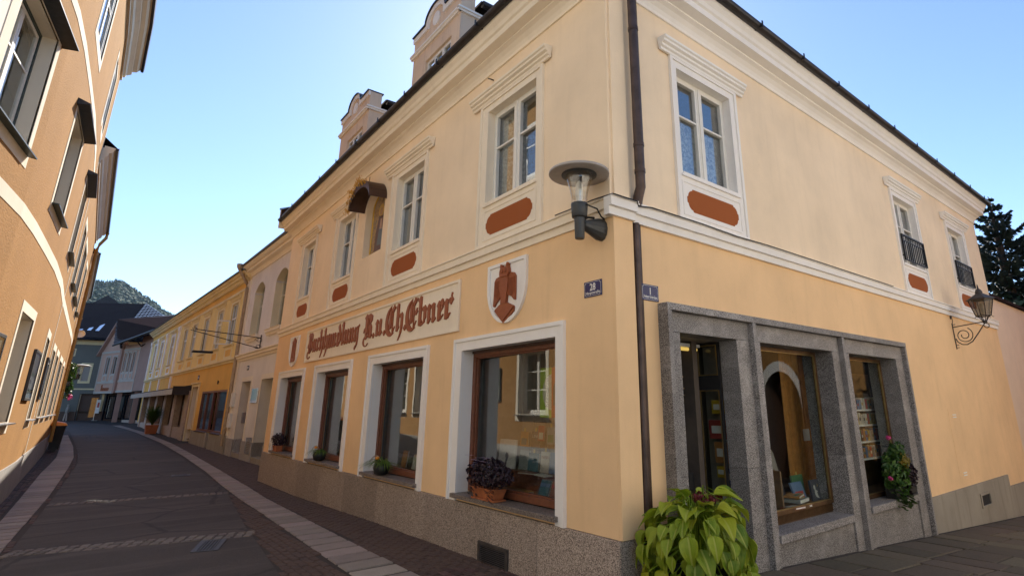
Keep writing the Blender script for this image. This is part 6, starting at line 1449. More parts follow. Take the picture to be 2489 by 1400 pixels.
for (a, b), dk in zip(WD, (0, 1)):
    tr = MB(WF); tr.box(a - .20, a, -.02, .012, -.2, 3.17); tr.box(b, b + .18, -.02, .012, -.2, 3.17); tr.box(a, b, -.02, .0121, 2.97, 3.17)
    tr.box(a - .003, a + .003, -.53, -.021, .55, 2.97); tr.box(b - .003, b + .003, -.53, -.021, .55, 2.97)
    tr.build('surround', 'plaster_cream', wh)
    d_ = MB(WF)
    if dk == 0:
        d_.ring((a, b, .1, 2.97), (a + .12, b - .12, .2, 2.87), -.55, -.48); d_.box(a + .12, b - .12, -.54, -.49, 2.2, 2.3)
        o = d_.build('door', 'window_white', wh); MB(WF).box(a + .12, b - .12, -.53, -.52, .2, 2.2).build('pane', 'glass_far', o); MB(WF).box(a + .12, b - .12, -.53, -.52, 2.3, 2.87).build('pane', 'glass_far', o)
    else:
        d_.ring((a, b, .1, 2.97), (a + .10, b - .10, .2, 2.87), -.55, -.48); d_.box(a + .10, b - .10, -.53, -.50, .2, 2.87); o = d_.build('door', 'wood_brown', wh)
        for q in ((.4, 1.0), (1.2, 2.0), (2.15, 2.7)): MB(WF).box(a + .3, b - .3, -.499, -.485, *q).build('door_panel', 'wood_brown', o)
    MB(WF).box(a, b, -.55, .02, -.3, .02).build('door_step', 'cement', wh)
for a, b in ((W0, WD[0][0] - .0), (WD[0][1], WD[1][0]), (WD[1][1], W1)):
    MB(WF).box(a, b, -.50, .05, -.5, .54 + .0).build('plinth', 'cement_grey', wh)
mp_ = thing('mirror_plaque', 'square polished steel name plaque between doors of white house', 'plaque', WF(7.05, 0, 2.05))
MB(WF).box(6.50, 7.55, .0, .035, 2.05, 2.62).build('plate', 'mirror_steel', mp_, bevel=.004)
for a, z in ((6.55, 2.57), (7.50, 2.57), (6.55, 2.10), (7.50, 2.10)): MB(WF).box(a - .015, a + .015, .035, .045, z - .015, z + .015).build('bolt', 'steel', mp_)
for i, (tx, z, sz) in enumerate((('KANZLEI', 1.72, .11), ('UND', 1.50, .09), ('NOTARIAT', 1.28, .11))): text_mesh('wall_lettering', tx, 'plaster_cream', wh, WF, 7.0, z, sz, .002, .003, mirror=-1) if False else None
np_ = thing('house_number_plate', 'tiny number plate high on the white house', 'number plate', WF(8.95, 0, 3.46), 'enamel house number plates')
MB(WF).box(8.80, 9.12, .0, .02, 3.46, 3.66).build('plate', 'enamel_blue', np_); MB(WF).box(8.84, 9.08, .0201, .021, 3.52, 3.60).build('print', 'enamel_white', np_)
vb = thing('letter_box', 'small grey steel intercom box in the doorway of white house', 'intercom', WF(9.61, -.3, 1.25)); MB(WF).box(9.56, 9.597, -.42, -.16, 1.22, 1.66).build('box', 'steel', vb, bevel=.004)
vg2 = MB(WF); vg2.ring((6.45, 7.15, .10, .72), (6.5, 7.1, .15, .67), .04, .07); o = vg2.build('vent_grille', 'steel', wh)
for i in range(8): MB(WF).box(6.5, 7.1, .052, .062, .17 + i * .064, .20 + i * .064).build('slat', 'steel', o)
# rain pipe between the white and the yellow house
rp = MB(WF); A_ = 11.2
rp.tube([(A_ + .20, .52, 8.62), (A_ + .20, .54, 8.44), (A_ + .12, .36, 8.1), (A_ + .04, .16, 7.75), (A_, .12, 7.5), (A_, .12, .2)], .075, 10); rp.lathe([(.09, 0), (.15, .10), (.17, .26), (.15, .28)], (A_ + .20, .52, 8.42), 12)
rp.build('downpipe', 'pipe_tan', wh)
for z in (1.0, 1.9): MB(WF).box(10.55, 10.95, .0, .12, z, z + .62).build('meter_box', 'window_white', wh, bevel=.01)
# wrought iron sign arm
ia_ = thing('sign_bracket', 'thin wrought iron sign arm with small dark hanging board', 'sign bracket', WF(7.3, 0, 4.2))
m_ = MB(WF); q_ = 7.25
m_.tube([(q_, .05, 4.15), (q_, .05, 4.85)], .022, 6); m_.tube([(q_, .05, 4.72), (q_ + .05, 2.45, 4.90)], .018, 6); m_.tube([(q_, .05, 4.28), (q_ + .05, 2.6, 4.86)], .016, 6)
for s, z in ((1, 4.62), (-1, 4.36)): m_.tube([(q_, .12 + .16 * math.cos(R(k)) * (1 - k / 700), z + .10 * s * math.sin(R(k)) * (1 - k / 700)) for k in range(0, 460, 30)], .012, 5)
m_.tube([(q_ + .05, 2.35, 4.88), (q_ + .05, 2.45, 4.98), (q_ + .05, 2.55, 4.94), (q_ + .05, 2.5, 4.86)], .012, 5)
m_.build('arm', 'iron_black', ia_)
MB(WF).tube([(q_ + .05, 2.1, 4.86), (q_ + .05, 2.1, 4.06)], .012, 5).build('rod', 'iron_black', ia_); MB(WF).box(q_ - .06, q_ + .16, 1.72, 2.42, 3.98, 4.06).build('board', 'iron_black', ia_, bevel=.01)

# ------------------------------------------------------------------ yellow house
YF = frame_f((-24.5, .92), -177.28)
Y0, Y1 = 1.75, 34.3
yh = thing('yellow_house', 'long yellow house with pilasters, eight tall windows and shop awning', 'building', YF(Y0, 0, -.2))
YA = lambda x: (-24.5 - x) / math.cos(R(2.72))
YW = [YA(x) for x in (-28.45, -31.65, -35.25, -38.8, -41.9, -47.2, -52.4, -56.0)]
yw = [(a - .62, a + .62) for a in YW]
SH = (YA(-27.3), YA(-33.1)); DR = (YA(-34.25), YA(-35.95)); AW = (YA(-36.7), YA(-56.9))
PILX = [YA(x) for x in (-44.6, -50.0, -54.6)]
nbay = 5; bays = []
bw = (AW[1] - AW[0]) / nbay
for i in range(nbay): bays.append((AW[0] + i * bw + .75, AW[0] + (i + 1) * bw - .35))
MB(YF).wall(Y0, Y1, .66, 3.99, [(SH[0], SH[1], .665, 2.72, .16), (DR[0], DR[1], .661, 3.02, .5), (AW[0] - .31, AW[1] + .2, .661, 2.86, .02)]).build('street_wall', 'plaster_ochre', yh)
MB(YF).wall(AW[0] - .3, AW[1] + .19, .66, 2.86, [(a, b, .69, 2.80, .35) for a, b in bays]).build('shop_wall', 'stone_pillar', yh)
MB(YF).wall(Y0, Y1, 4.2, 8.0, [(a, b, 4.93, 7.05, .12) for a, b in yw]).build('upper_wall', 'plaster_yellow', yh)
MB(YF).extr([(-.02, 3.98), (.05, 3.98), (.07, 4.06), (.14, 4.1), (.14, 4.2), (-.02, 4.22)], Y0 - .1, Y1).build('string_course', 'trim_yellow', yh)
MB(YF).extr([(-.02, 7.52), (.04, 7.52), (.05, 7.62), (-.02, 7.64)], Y0, Y1).build('string_course', 'trim_yellow', yh)
MB(YF).box(Y0, Y1, -.02, .012, 7.66, 7.92).build('frieze', 'plaster_ochre', yh)
MB(YF).extr([(-.02, 7.93), (.04, 7.93), (.06, 7.99), (.16, 8.03), (.16, 8.10), (.27, 8.14), (.28, 8.22), (.38, 8.27), (.40, 8.35), (-.02, 8.35)], Y0 - .2, Y1 + .1).build('cornice', 'trim_yellow', yh)
dn = int((Y1 - Y0) / .3)
dt = MB(YF)
for i in range(dn): dt.box(Y0 + i * .3, Y0 + i * .3 + .16, .03, .14, 7.935, 8.025)
dt.build('dentil', 'trim_yellow', yh, kind='stuff')
MB(YF).extr([(.32, 8.351), (.46, 8.351), (.48, 8.42), (.32, 8.42)], Y0 - .2, Y1 + .1).build('gutter', 'gutter_metal', yh)
p0 = YF(Y0, .40, 0); p1 = YF(Y1, .40, 0); simple_roof(yh, p0, p1, 11, 8.42, 4.0, 'roof_dark', 'plaster_yellow')
for k, (a, b) in enumerate(yw):
    fr = MB(YF); fr.ring((a, b, 4.93, 7.05), (a + .06, b - .06, 4.99, 6.99), -.10, -.04); fr.box(a + .06, b - .06, -.10, -.03, 6.24, 6.32); fr.box((a + b) / 2 - .045, (a + b) / 2 + .045, -.10, -.032, 4.99, 6.24); fr.box((a + b) / 2 - .035, (a + b) / 2 + .035, -.10, -.034, 6.32, 6.99)
    o = fr.build('window', 'window_white', yh); c = (a + b) / 2
    for l, r in ((a + .06, c - .045), (c + .045, b - .06)):
        MB(YF).box(l, r, -.08, -.074, 4.99, 6.24).build('pane', 'glass_far', o); MB(YF).box(l, r, -.08, -.074, 6.32, 6.99).build('pane', 'glass_far', o)
    s_ = MB(YF); s_.ring((a - .22, b + .22, 4.24, 7.22), (a, b, 4.93, 7.05), -.02, .025); s_.build('surround', 'trim_yellow' if k < 5 else 'trim_white', o)
    MB(YF).extr([(.0, 7.221), (.06, 7.221), (.09, 7.32), (.17, 7.38), (.17, 7.44), (0, 7.46)], a - .34, b + .34).build('hood', 'trim_yellow', o)
    MB(YF).extr([(.0, 4.82), (.05, 4.82), (.13, 4.88), (.13, 4.925), (0, 4.93)], a - .26, b + .26).build('sill', 'trim_yellow', o)
    MB(YF).box(a + .1, b - .1, .0255, .034, 4.36, 4.68).build('apron_panel', 'plaster_ochre', o)
    MB(YF).box(a - .2, b + .2, -.95, -.9, 4.8, 7.2).build('room_back', 'interior_grey', o)
# one sash stands open
os_ = MB(YF); os_.ring((0, 0, 0, 0), (0, 0, 0, 0), 0, 0) if False else None
a_ = yw[0][1]
def OF(a, d, z): return YF(a_ - .02 + a * .35, a * .94 + d, z)
o = MB(OF).ring((0, .58, 4.99, 6.24), (.05, .53, 5.05, 6.18), -.02, .02).build('open_sash', 'window_white', yh); MB(OF).box(.05, .53, -.004, .0, 5.05, 6.18).build('pane', 'glass_far', o)
for a in PILX + [Y1 - .2]:
    MB(YF).box(a - .25, a + .25, -.02, .09, 4.221, 7.50).build('pilaster', 'trim_white', yh); MB(YF).box(a - .2, a + .2, -.02, .09, 2.9, 3.975).build('pilaster', 'trim_white', yh)
    MB(YF).box(a - .32, a + .32, -.02, .13, 7.24, 7.515).build('capital', 'trim_white', yh)
MB(YF).box(Y0 - .35, Y0 + .55, -.02, .03, -.3, 3.97).build('corner_strip', 'trim_tan', yh); MB(YF).box(Y0 - .35, Y0 + .45, -.02, .03, 4.221, 7.92).build('corner_strip', 'trim_tan', yh)
# plinth blocks
for a, b in ((Y0 - .35, (SH[0] + .2)), (SH[0] + .2, SH[0] + 2.2), (SH[0] + 2.75, SH[1] + .3), (SH[1] + .3, DR[0] - .15)):
    MB(YF).box(a + .003, b - .003, -.2, .07, -.5, .655).build('plinth', 'cement', yh)
MB(YF).box(SH[0] + 2.2, SH[0] + 2.75, -.25, -.2, -.3, .66).build('plinth_recess', 'wood_dark', yh)
MB(YF).box(SH[0] + 2.3, SH[0] + 2.6, -.195, -.10, -.2, .38).build('yellow_board', 'plaster_ochre', yh)
# wooden shop front
sf = MB(YF); sf.ring((SH[0], SH[1], .69, 2.72), (SH[0] + .09, SH[1] - .09, .78, 2.62), -.12, .0)
d0, d1 = SH[0] + 2.0, SH[0] + 3.0
for a in (d0, d1, (d1 + SH[1]) / 2): sf.box(a - .05, a + .05, -.12, -.01, .78, 2.62)
o = sf.build('shop_front', 'wood_brown', yh)
MB(YF).box(d0 + .05, d1 - .05, -.7, -.66, .2, 2.62).build('door', 'wood_brown', o); MB(YF).box(d0 + .05, d0 + .08, -.66, -.12, .2, 2.62).build('lobby_side', 'wood_brown', o)
for l, r in ((SH[0] + .09, d0 - .05), (d1 + .05, (d1 + SH[1]) / 2 - .05), ((d1 + SH[1]) / 2 + .05, SH[1] - .09)): MB(YF).box(l, r, -.07, -.064, .78, 2.62).build('pane', 'glass_shop', o)
MB(YF).box(SH[0] - .2, SH[1] + .2, -1.6, -1.55, .3, 2.9).build('room_back', 'interior_grey', o)
MB(YF).extr([(0, .60), (.1, .62), (.1, .66), (0, .69)], SH[0] - .05, d0 - .06).build('sill', 'wood_dark', o); MB(YF).extr([(0, .60), (.1, .62), (.1, .66), (0, .69)], d1 + .06, SH[1] + .05).build('sill', 'wood_dark', o)
MB(YF).box(SH[0] + 1.0, SH[0] + 2.6, -.02, .004, 3.0, 3.85).build('painted_patch', 'plaster_ochre', yh)
MB(YF).tube([(SH[0] + 2.1, .0, 3.12), (SH[0] + 2.1, .06, 3.2), (SH[0] + 2.1, .05, 3.02)], .03, 6).build('wall_hook', 'iron_black', yh)
nm_ = thing('house_number_plate', 'small dark number plate above the door of the yellow house', 'number plate', YF(DR[0] + .6, 0, 3.45), 'enamel house number plates'); MB(YF).box(DR[0] + .45, DR[0] + .8, .0, .02, 3.42, 3.68).build('plate', 'enamel_blue', nm_); MB(YF).box(DR[0] + .52, DR[0] + .73, .0201, .021, 3.5, 3.6).build('print', 'enamel_white', nm_)
# door with stone surround
s_ = MB(YF); s_.box(DR[0] - .2, DR[0], -.02, .05, .0, 3.02); s_.box(DR[1], DR[1] + .2, -.02, .05, .0, 3.02); s_.extr([(-.02, 3.021), (.05, 3.021), (.05, 3.16), (.12, 3.2), (.12, 3.26), (-.02, 3.28)], DR[0] - .24, DR[1] + .24); s_.build('door_surround', 'trim_yellow', yh)
o = MB(YF).box(DR[0], DR[1], -.5, -.45, .0, 3.02).build('door', 'wood_shelf', yh); MB(YF).box(DR[0] + .05, DR[1] - .05, -.44, -.1, .1, .14).build('door_step', 'cement', o)
for a in (DR[0], DR[1]): MB(YF).box(a - .003, a + .003, -.45, -.021, .0, 3.02).build('reveal', 'trim_tan', yh)
# pillared shop under the awning
for i, (a, b) in enumerate(bays):
    fr = MB(YF); fr.ring((a, b, .70, 2.80), (a + .07, b - .07, .78, 2.72), -.30, -.22); fr.box((a + b) / 2 - .03, (a + b) / 2 + .03, -.30, -.22, .78, 2.72); o = fr.build('shop_window', 'wood_dark', yh)
    for l, r in ((a + .07, (a + b) / 2 - .03), ((a + b) / 2 + .03, b - .07)): MB(YF).box(l, r, -.27, -.264, .78, 2.72).build('pane', 'glass_shop', o)
    MB(YF).box(a - .2, b + .2, -1.3, -1.25, .4, 2.9).build('room_back', 'interior_grey', o)
    MB(YF).box(a, b, -.3, .03, -.4, .685).build('parapet_panel', 'stone_pillar', yh)
    MB(YF).box(a - 1.06, a - .004, -.1, .10, -.4, 2.85).build('pillar', 'stone_pillar', yh)
MB(YF).box(bays[-1][1] + .004, AW[1] + .2, -.1, .10, -.4, 2.85).build('pillar', 'stone_pillar', yh)
aw = MB(YF); aw.add([(AW[0] - .3, .0, 3.18), (AW[1] + .3, .0, 3.18), (AW[1] + .3, .95, 2.98), (AW[0] - .3, .95, 2.98), (AW[0] - .3, .0, 3.12), (AW[1] + .3, .0, 3.12), (AW[1] + .3, .95, 2.93), (AW[0] - .3, .95, 2.93)], [(0, 1, 2, 3), (4, 7, 6, 5), (0, 4, 5, 1), (3, 2, 6, 7), (0, 3, 7, 4), (1, 5, 6, 2)]); ao = aw.build('awning', 'awning_cloth', yh)
npan = 10
for i in range(npan):
    l = AW[0] - .28 + (AW[1] - AW[0] + .56) * i / npan; r = AW[0] - .28 + (AW[1] - AW[0] + .56) * (i + 1) / npan; MB(YF).box(l + .01, r - .01, .93, .97, 2.62, 2.93).build('valance_panel', 'awning_panel', ao)
MB(YF).box(AW[0] - .3, AW[0] - .27, .0, .95, 2.6, 3.1).build('side_panel', 'awning_cloth', ao)
# potted grass in front
pg = thing('potted_palm', 'tall green reed plant in square terracotta pot before the yellow house', 'potted plant', YF(YA(-44.6), .62, gx(-44.6) - .0))
q0 = YF(YA(-44.6), .62, gx(-44.6)); pm = MB(); vs = []
for h_, z in ((.30, 0), (.38, .58)): vs += [(q0[0] - h_, q0[1] - h_, q0[2] + z), (q0[0] + h_, q0[1] - h_, q0[2] + z), (q0[0] + h_, q0[1] + h_, q0[2] + z), (q0[0] - h_, q0[1] + h_, q0[2] + z)]
pm.add(vs, [(0, 3, 2, 1), (4, 5, 6, 7), (0, 1, 5, 4), (1, 2, 6, 5), (2, 3, 7, 6), (3, 0, 4, 7)]); pm.build('pot', 'terracotta', pg, bevel=.02)
rnd = random.Random(77); mb = MB()
for i in range(420):
    a_ = rnd.uniform(0, 6.28); l = rnd.uniform(.7, 1.65); sp = rnd.uniform(.25, 1.05); vs = []
    for k in range(5):
        q = k / 4; r_ = sp * q ** 1.6; w = .030 * (1 - q * .9); vs += [(q0[0] + r_ * math.cos(a_) - w * math.sin(a_), q0[1] + r_ * math.sin(a_) + w * math.cos(a_), q0[2] + .55 + l * q * (1 - .22 * sp * q)), (q0[0] + r_ * math.cos(a_) + w * math.sin(a_), q0[1] + r_ * math.sin(a_) - w * math.cos(a_), q0[2] + .55 + l * q * (1 - .22 * sp * q))]
    mb.add(vs, [(2 * k, 2 * k + 1, 2 * k + 3, 2 * k + 2) for k in range(4)], True)
mb.build('foliage', 'leaf_green', pg)

# ------------------------------------------------------------------ pink house with bay over a dark shop
ph = thing('pink_house', 'pink house with gabled bay overhanging a dark shop front', 'building', (-66, -1.5, .4))
PC0, PC1, PB1, PA1_ = (-60.6, -.15), (-65.7, -1.2), (-69.7, -2.5), (-73.9, -4.05)
def seg(p, q):
    L_ = math.hypot(q[0] - p[0], q[1] - p[1]); return frame_f(p, math.degrees(math.atan2(q[1] - p[1], q[0] - p[0]))), L_
FC, lC = seg(PC0, PC1); FB, lB = seg(PC1, PB1); FA, lA = seg(PB1, PA1_)
MB(FC).wall(0, lC, 3.42, 8.75, []).build('side_wall', 'plaster_pink', ph)
bw3 = [(.85, 1.45), (1.85, 2.45), (2.85, 3.45)]
MB(FB).wall(0, lB, 3.36, 8.05, [(a, b, 5.3, 7.25, .15) for a, b in bw3]).build('front_wall', 'plaster_pinkpale', ph)
aw2 = [(.8, 1.6), (2.4, 3.2)]
MB(FA).wall(.0, lA, 3.30, 7.4, [(a, b, 5.2, 7.0, .15) for a, b in aw2]).build('front_wall', 'plaster_pinkpale', ph)
MB(FA).prism([(-.1, 7.4), (lA, 7.4), (lA + .1, 7.5), (lA * .37, 10.7), (-.1, 8.4)], -.3, .0).build('gable_wall', 'plaster_pinkpale', ph)
MB(FA).box(-.42, 0, -.25, .22, 3.3, 8.2).build('corner_strip', 'plaster_pink', ph)
for F_, ww, z0, z1 in ((FB, bw3, 5.3, 7.25), (FA, aw2, 5.2, 7.0)):
    for a, b in ww:
        o = MB(F_).ring((a, b, z0, z1), (a + .06, b - .06, z0 + .06, z1 - .06), -.14, -.08).build('window', 'window_grey', ph)
        MB(F_).box(a + .06, b - .06, -.12, -.112, z0 + .06, z1 - .06).build('pane', 'glass_far', o)
        s_ = MB(F_); s_.ring((a - .12, b + .12, z0 - .72, z1 + .14), (a, b, z0, z1), -.02, .03); s_.build('surround', 'trim_pink', o)
        MB(F_).box(a + .08, b - .08, .031, .04, z0 - .58, z0 - .16).build('apron_panel', 'plaster_pinkpale', o)
        MB(F_).box(a - .1, b + .1, -.9, -.85, z0 - .1, z1 + .1).build('room_back', 'interior_dark', o)
for F_, l_, z_ in ((FB, lB, 3.36), (FA, lA, 3.30)):
    tr = MB(F_); tr.box(0, l_, -.02, .05, z_ - .02, z_ + .18); tr.box(0, l_, -.02, .045, z_ + 1.0, z_ + 1.2); tr.box(0, .15, -.02, .044, z_ + .18, z_ + 1.0); tr.box(l_ - .15, l_, -.02, .044, z_ + .18, z_ + 4.1); tr.box(0.0, .14, -.02, .043, z_ + 1.2, z_ + 4.1); tr.box(0, l_, -.02, .046, z_ + 4.1, z_ + 4.3); tr.build('trim', 'trim_pink', ph)
text_mesh('shop_lettering', 'Libro', 'letter_brown', ph, FA, 2.3, 3.62, .62, .01, .03, mirror=-1, width=1.7) if False else None
lt_ = MB(FA)      # illegible dark script on the fascia: one tall initial and a row of small letters
rnd = random.Random(5)
for i in range(9):
    a = 3.05 - i * .2; hh = .62 if i < 2 else .30
    lt_.prism([(a, 3.55), (a - .13, 3.55), (a - .10, 3.55 + hh), (a - .02, 3.55 + hh * .96)], .0, .03); lt_.box(a - .2, a - .10, .0, .028, 3.55 + (.0 if i % 2 else hh - .08), 3.63 + (.0 if i % 2 else hh - .08)); lt_.box(a - .2, a - .02, 0, .027, 3.66, 3.72)
lt_.build('shop_lettering', 'letter_brown', ph)
# roofs
p_ = [(-60.2, .3), (-65.4, -1.7), (-69.7, -3.1)]
rv = [(-58.4, -.55, 8.85), (-69.0, -3.35, 8.0), (-71.3, -3.5, 10.9), (-61.5, 2.4, 10.9), (-58.4, 6.5, 9.0), (-71, 5, 8.5)]
MB().add(rv, [(0, 1, 2, 3), (3, 2, 5, 4)]).build('roof', 'roof_dark', ph)
tl = MB()
for r_ in range(13):
    for c in range(26):
        u, v = (c + .5 * (r_ % 2)) / 26.5, r_ / 13
        def Pq(u, v):
            a = Vector(rv[0]).lerp(Vector(rv[1]), u); b = Vector(rv[3]).lerp(Vector(rv[2]), u); return a.lerp(b, v)
        p00, p10, p01, p11 = Pq(u, v), Pq(min(1, u + .036), v), Pq(u, min(1, v + .084)), Pq(min(1, u + .036), min(1, v + .084)); n_ = (p10 - p00).cross(p01 - p00).normalized()
        if n_.z < 0: n_ = -n_
        tl.add([tuple(p00 + n_ * .07), tuple(p10 + n_ * .07), tuple(p11 + n_ * .02), tuple(p01 + n_ * .02), tuple(p00 + n_ * .01), tuple(p10 + n_ * .01)], [(0, 1, 2, 3), (0, 1, 5, 4)])
tl.build('roof_tile', 'roof_tile_mat', ph, kind='stuff')
MB(FA).prism([(lA + .40, 7.15), (lA + .40, 7.38), (lA * .37, 10.95), (lA * .37, 10.68)], -.2, .35).build('verge_board', 'plaster_pink', ph)
MB(FA).prism([(-.35, 7.75), (-.15, 7.75), (lA * .37 + .08, 10.95), (lA * .37 - .12, 10.95)], .10, .36).build('verge_board', 'roof_dark', ph)
MB().add([tuple(FA(lA + .4, .3, 7.38)), tuple(FA(lA * .37, .3, 10.96)), (-76.5, 1, 10.9), (-78, -1, 7.4)], [(0, 1, 2, 3)]).build('roof', 'roof_dark', ph)
MB().tube([(-58.5, -.62, 8.78), (-68.9, -3.4, 7.95)], .10, 8).build('gutter', 'gutter_metal', ph)
MB(FB).tube([(-.2, .45, 8.1), (-.1, .1, 7.75), (-2.5, .05, 8.2)], .06, 6).build('downpipe', 'roof_dark', ph)
# dark recessed shop below
MB().add([(*PC0, 3.42), (*PC1, 3.36), (*PB1, 3.33), (*PA1_, 3.28), (PA1_[0] + .8, PA1_[1] + 3.2, 3.28), (PC0[0] + .6, PC0[1] + 3, 3.42)], [(0, 1, 2, 3, 4, 5)]).build('overhang', 'wood_dark', ph)
sb = MB(); sb.quad((-60.6, .9, -.2), (-74.2, -2.7, -.2), (-74.2, -2.7, 3.4), (-60.6, .9, 3.4)); sb.build('shop_wall', 'wood_dark', ph)
SHF, ls_ = seg((-60.6, .75), (-74.2, -2.85))
for i in range(5):
    a = .8 + i * 2.6; o = MB(SHF).ring((a, a + 2.0, .75, 3.1), (a + .1, a + 1.9, .85, 3.0), .0, .1).build('shop_window', 'roof_black', ph); MB(SHF).box(a + .1, a + 1.9, .04, .05, .85, 3.0).build('pane', 'glass_shop', o)
    MB(SHF).box(a - .1, a + 2.1, -.02, .12, .2, .70).build('parapet_panel', 'stone_pillar', ph) if i < 3 else None
for x_, y_ in ((-61.2, .1), (-65.2, -.9), (-69.2, -2.1)): MB().box(x_ - .25, x_ + .25, y_ - .1, y_ + .3, .2, 3.36).build('pillar', 'plaster_pink', ph)
MB().quad((-60.6, -.1, .1), (-60.6, 6, .1), (-60.6, 6, 8.8), (-60.6, -.1, 8.8)).build('side_wall', 'plaster_pink', ph); MB().quad((-60.6, 6, 0), (-74, 6, 0), (-74, 6, 8.6), (-60.6, 6, 8.6)).build('rear_wall', 'plaster_pink', ph)

# ------------------------------------------------------------------ blue grey house closing the street
gh = thing('grey_house', 'blue grey house with cream edges closing the end of the street', 'building', (-76, -5, .5))
GF = frame_f((-75.2, -3.4), 262)             # front turned towards us, a runs to the left
MB(GF).wall(-3.0, 9.0, 1.5, 8.45, [(1.35, 2.05, 4.55, 6.35, .1), (4.4, 5.1, 4.55, 6.35, .1), (.05, 1.75, 1.499, 3.3, .5)]).build('wall', 'plaster_bluegrey', gh)
MB(GF).wall(-3.0, 9.0, -.2, 1.5, [(.05, 1.75, .1, 1.5, .5)]).build('plinth', 'wood_dark', gh)
tr = MB(GF); tr.box(-3.0, 9.0, -.02, .06, 8.45, 8.95); tr.box(-.32, -.12, -.02, .03, 1.5, 8.449); tr.box(-.12, 3.0, -.02, .03, 3.72, 3.86); tr.build('trim', 'trim_yellow', gh)
MB(GF).box(-3.0, -.32, -.02, .02, 1.5, 8.44).build('side_panel', 'plaster_bluegrey', gh)
for a in (1.35, 4.4):
    o = MB(GF).ring((a, a + .7, 4.55, 6.35), (a + .06, a + .64, 4.61, 6.29), -.1, -.02).build('window', 'trim_yellow', gh); MB(GF).ring((a - .15, a + .85, 4.38, 6.5), (a, a + .7, 4.55, 6.35), -.02, .04).build('surround', 'trim_yellow', o); MB(GF).box(a + .06, a + .64, -.08, -.07, 4.61, 6.29).build('pane', 'interior_grey', o)
MB(GF).ring((2.9, 3.4, 7.2, 8.0), (3.0, 3.3, 7.3, 7.9), -.02, .04).build('oval_frame', 'trim_yellow', gh)
o = MB(GF).box(.1, 1.7, -.5, -.45, .1, 3.3).build('door', 'wood_dark', gh); MB(GF).box(.2, .75, -.44, -.42, .9, 2.9).build('pane', 'glass_far', o); MB(GF).box(-2.2, -1.2, .021, .05, 1.0, 2.9).build('door', 'wood_dark', gh)
MB(GF).tube([(-.55, .1, 8.4), (-.55, .1, .3)], .08, 8).build('downpipe', 'roof_black', gh)
st_ = thing('standing_figure', 'pale carved figure stand leaning by the grey house wall', 'figure', GF(2.4, .6, gx(-75)))
for s in (-1, 1): MB(GF).tube([(2.4 + s * .12, .6, .5), (2.4 + s * .05, .6, 1.35)], .07, 6).build('leg', 'stone_pillar', st_)
MB(GF).lathe([(.02, 0), (.16, .15), (.14, .6), (.05, .7), (.09, .8), (.08, .92), (0, .95)], (2.38, .6, 1.3), 10).build('body', 'interior_grey', st_)
fs_ = thing('advert_board', 'slim red and white advertising flag by the grey house door', 'flag', GF(-.05, .5, gx(-75))); MB(GF).prism([(-.2, 1.3), (.15, 1.3), (.10, 2.7), (-.18, 2.7)], .48, .52).build('cloth', 'trim_white', fs_); MB(GF).prism([(-.12, 1.9), (.06, 1.9), (.04, 2.4), (-.12, 2.4)], .521, .525).build('print', 'cover_red', fs_); MB(GF).tube([(.12, .5, .5), (.14, .5, 2.75)], .03, 6).build('pole', 'steel', fs_); MB(GF).box(-.2, .25, .3, .7, .5, .58).build('foot', 'paper', fs_)
la = thing('wall_lamp', 'dark wall lamp with disc on the blue grey house front', 'street lamp', GF(.1, 0, 3.2)); MB(GF).tube([(.1, 0, 3.35), (.1, .7, 3.35)], .08, 6).build('bracket', 'iron_black', la); c_ = GF(.1, .75, 0); MB().lathe([(.08, 3.3), (.16, 3.7), (.22, 4.0)], (c_[0], c_[1], 0), 12).build('glass_cone', 'glass_lamp', la); MB().lathe([(.15, 4.0), (.5, 4.0), (.5, 4.06), (0, 4.15)], (c_[0], c_[1], 0), 20).build('disc', 'metal_dark', la)
# its big dark tiled roof, hipped; sun sparkle on the facing hip is painted as pale tiles
e0 = (-74.5, -11.0, 8.96); e1 = (-74.5, -3.2, 8.96); e2 = (-72.5, 5.0, 8.96)
ap_ = (-85.7, -.8, 14.9); ap2 = (-87.5, -9, 14.4)
MB().add([e0, e1, ap_, ap2], [(0, 1, 2, 3)]).build('roof', 'roof_black', gh)
MB().add([e1, e2, ap_], [(0, 1, 2)]).build('roof', 'roof_black', gh)
MB(GF).extr([(-.02, 8.951), (.7, 8.951), (.7, 9.2), (-.02, 9.25)], -3, 9.5).build('eave_board', 'roof_black', gh)
ht = MB(); A0, A1, A2 = Vector(ap_), Vector(ap_).lerp(Vector(e1), .5), Vector(ap_).lerp(Vector(e2), .5); nn = (A1 - A0).cross(A2 - A0).normalized()
if nn.x < 0: nn = -nn
for r_ in range(11):
    for c in range(r_ + 1):
        v0 = r_ / 11; u = (c + .5) / (r_ + 1); v1 = (r_ + .78) / 11
        def Q(u, v): return A0.lerp(A1.lerp(A2, u), v)
        du = .36 / (r_ + 1)
        ht.add([tuple(Q(u - du, v0) + nn * .10), tuple(Q(u + du, v0) + nn * .10), tuple(Q(u + du, v1) + nn * .16), tuple(Q(u - du, v1) + nn * .16)], [(0, 1, 2, 3)])
plain('roof_sparkle', (.30, .32, .36), .22, .3, var=.2)  # pale colour stands in for the sun's sparkle on dark tiles
ht.build('roof_tile', 'roof_sparkle', gh, kind='stuff'); MB().add([tuple(A0 + nn * .06), tuple(A1 + nn * .06), tuple(A2 + nn * .06)], [(0, 1, 2)]).build('hip', 'roof_black', gh)
sk_c = Vector(e0).lerp(Vector(e1), .55)
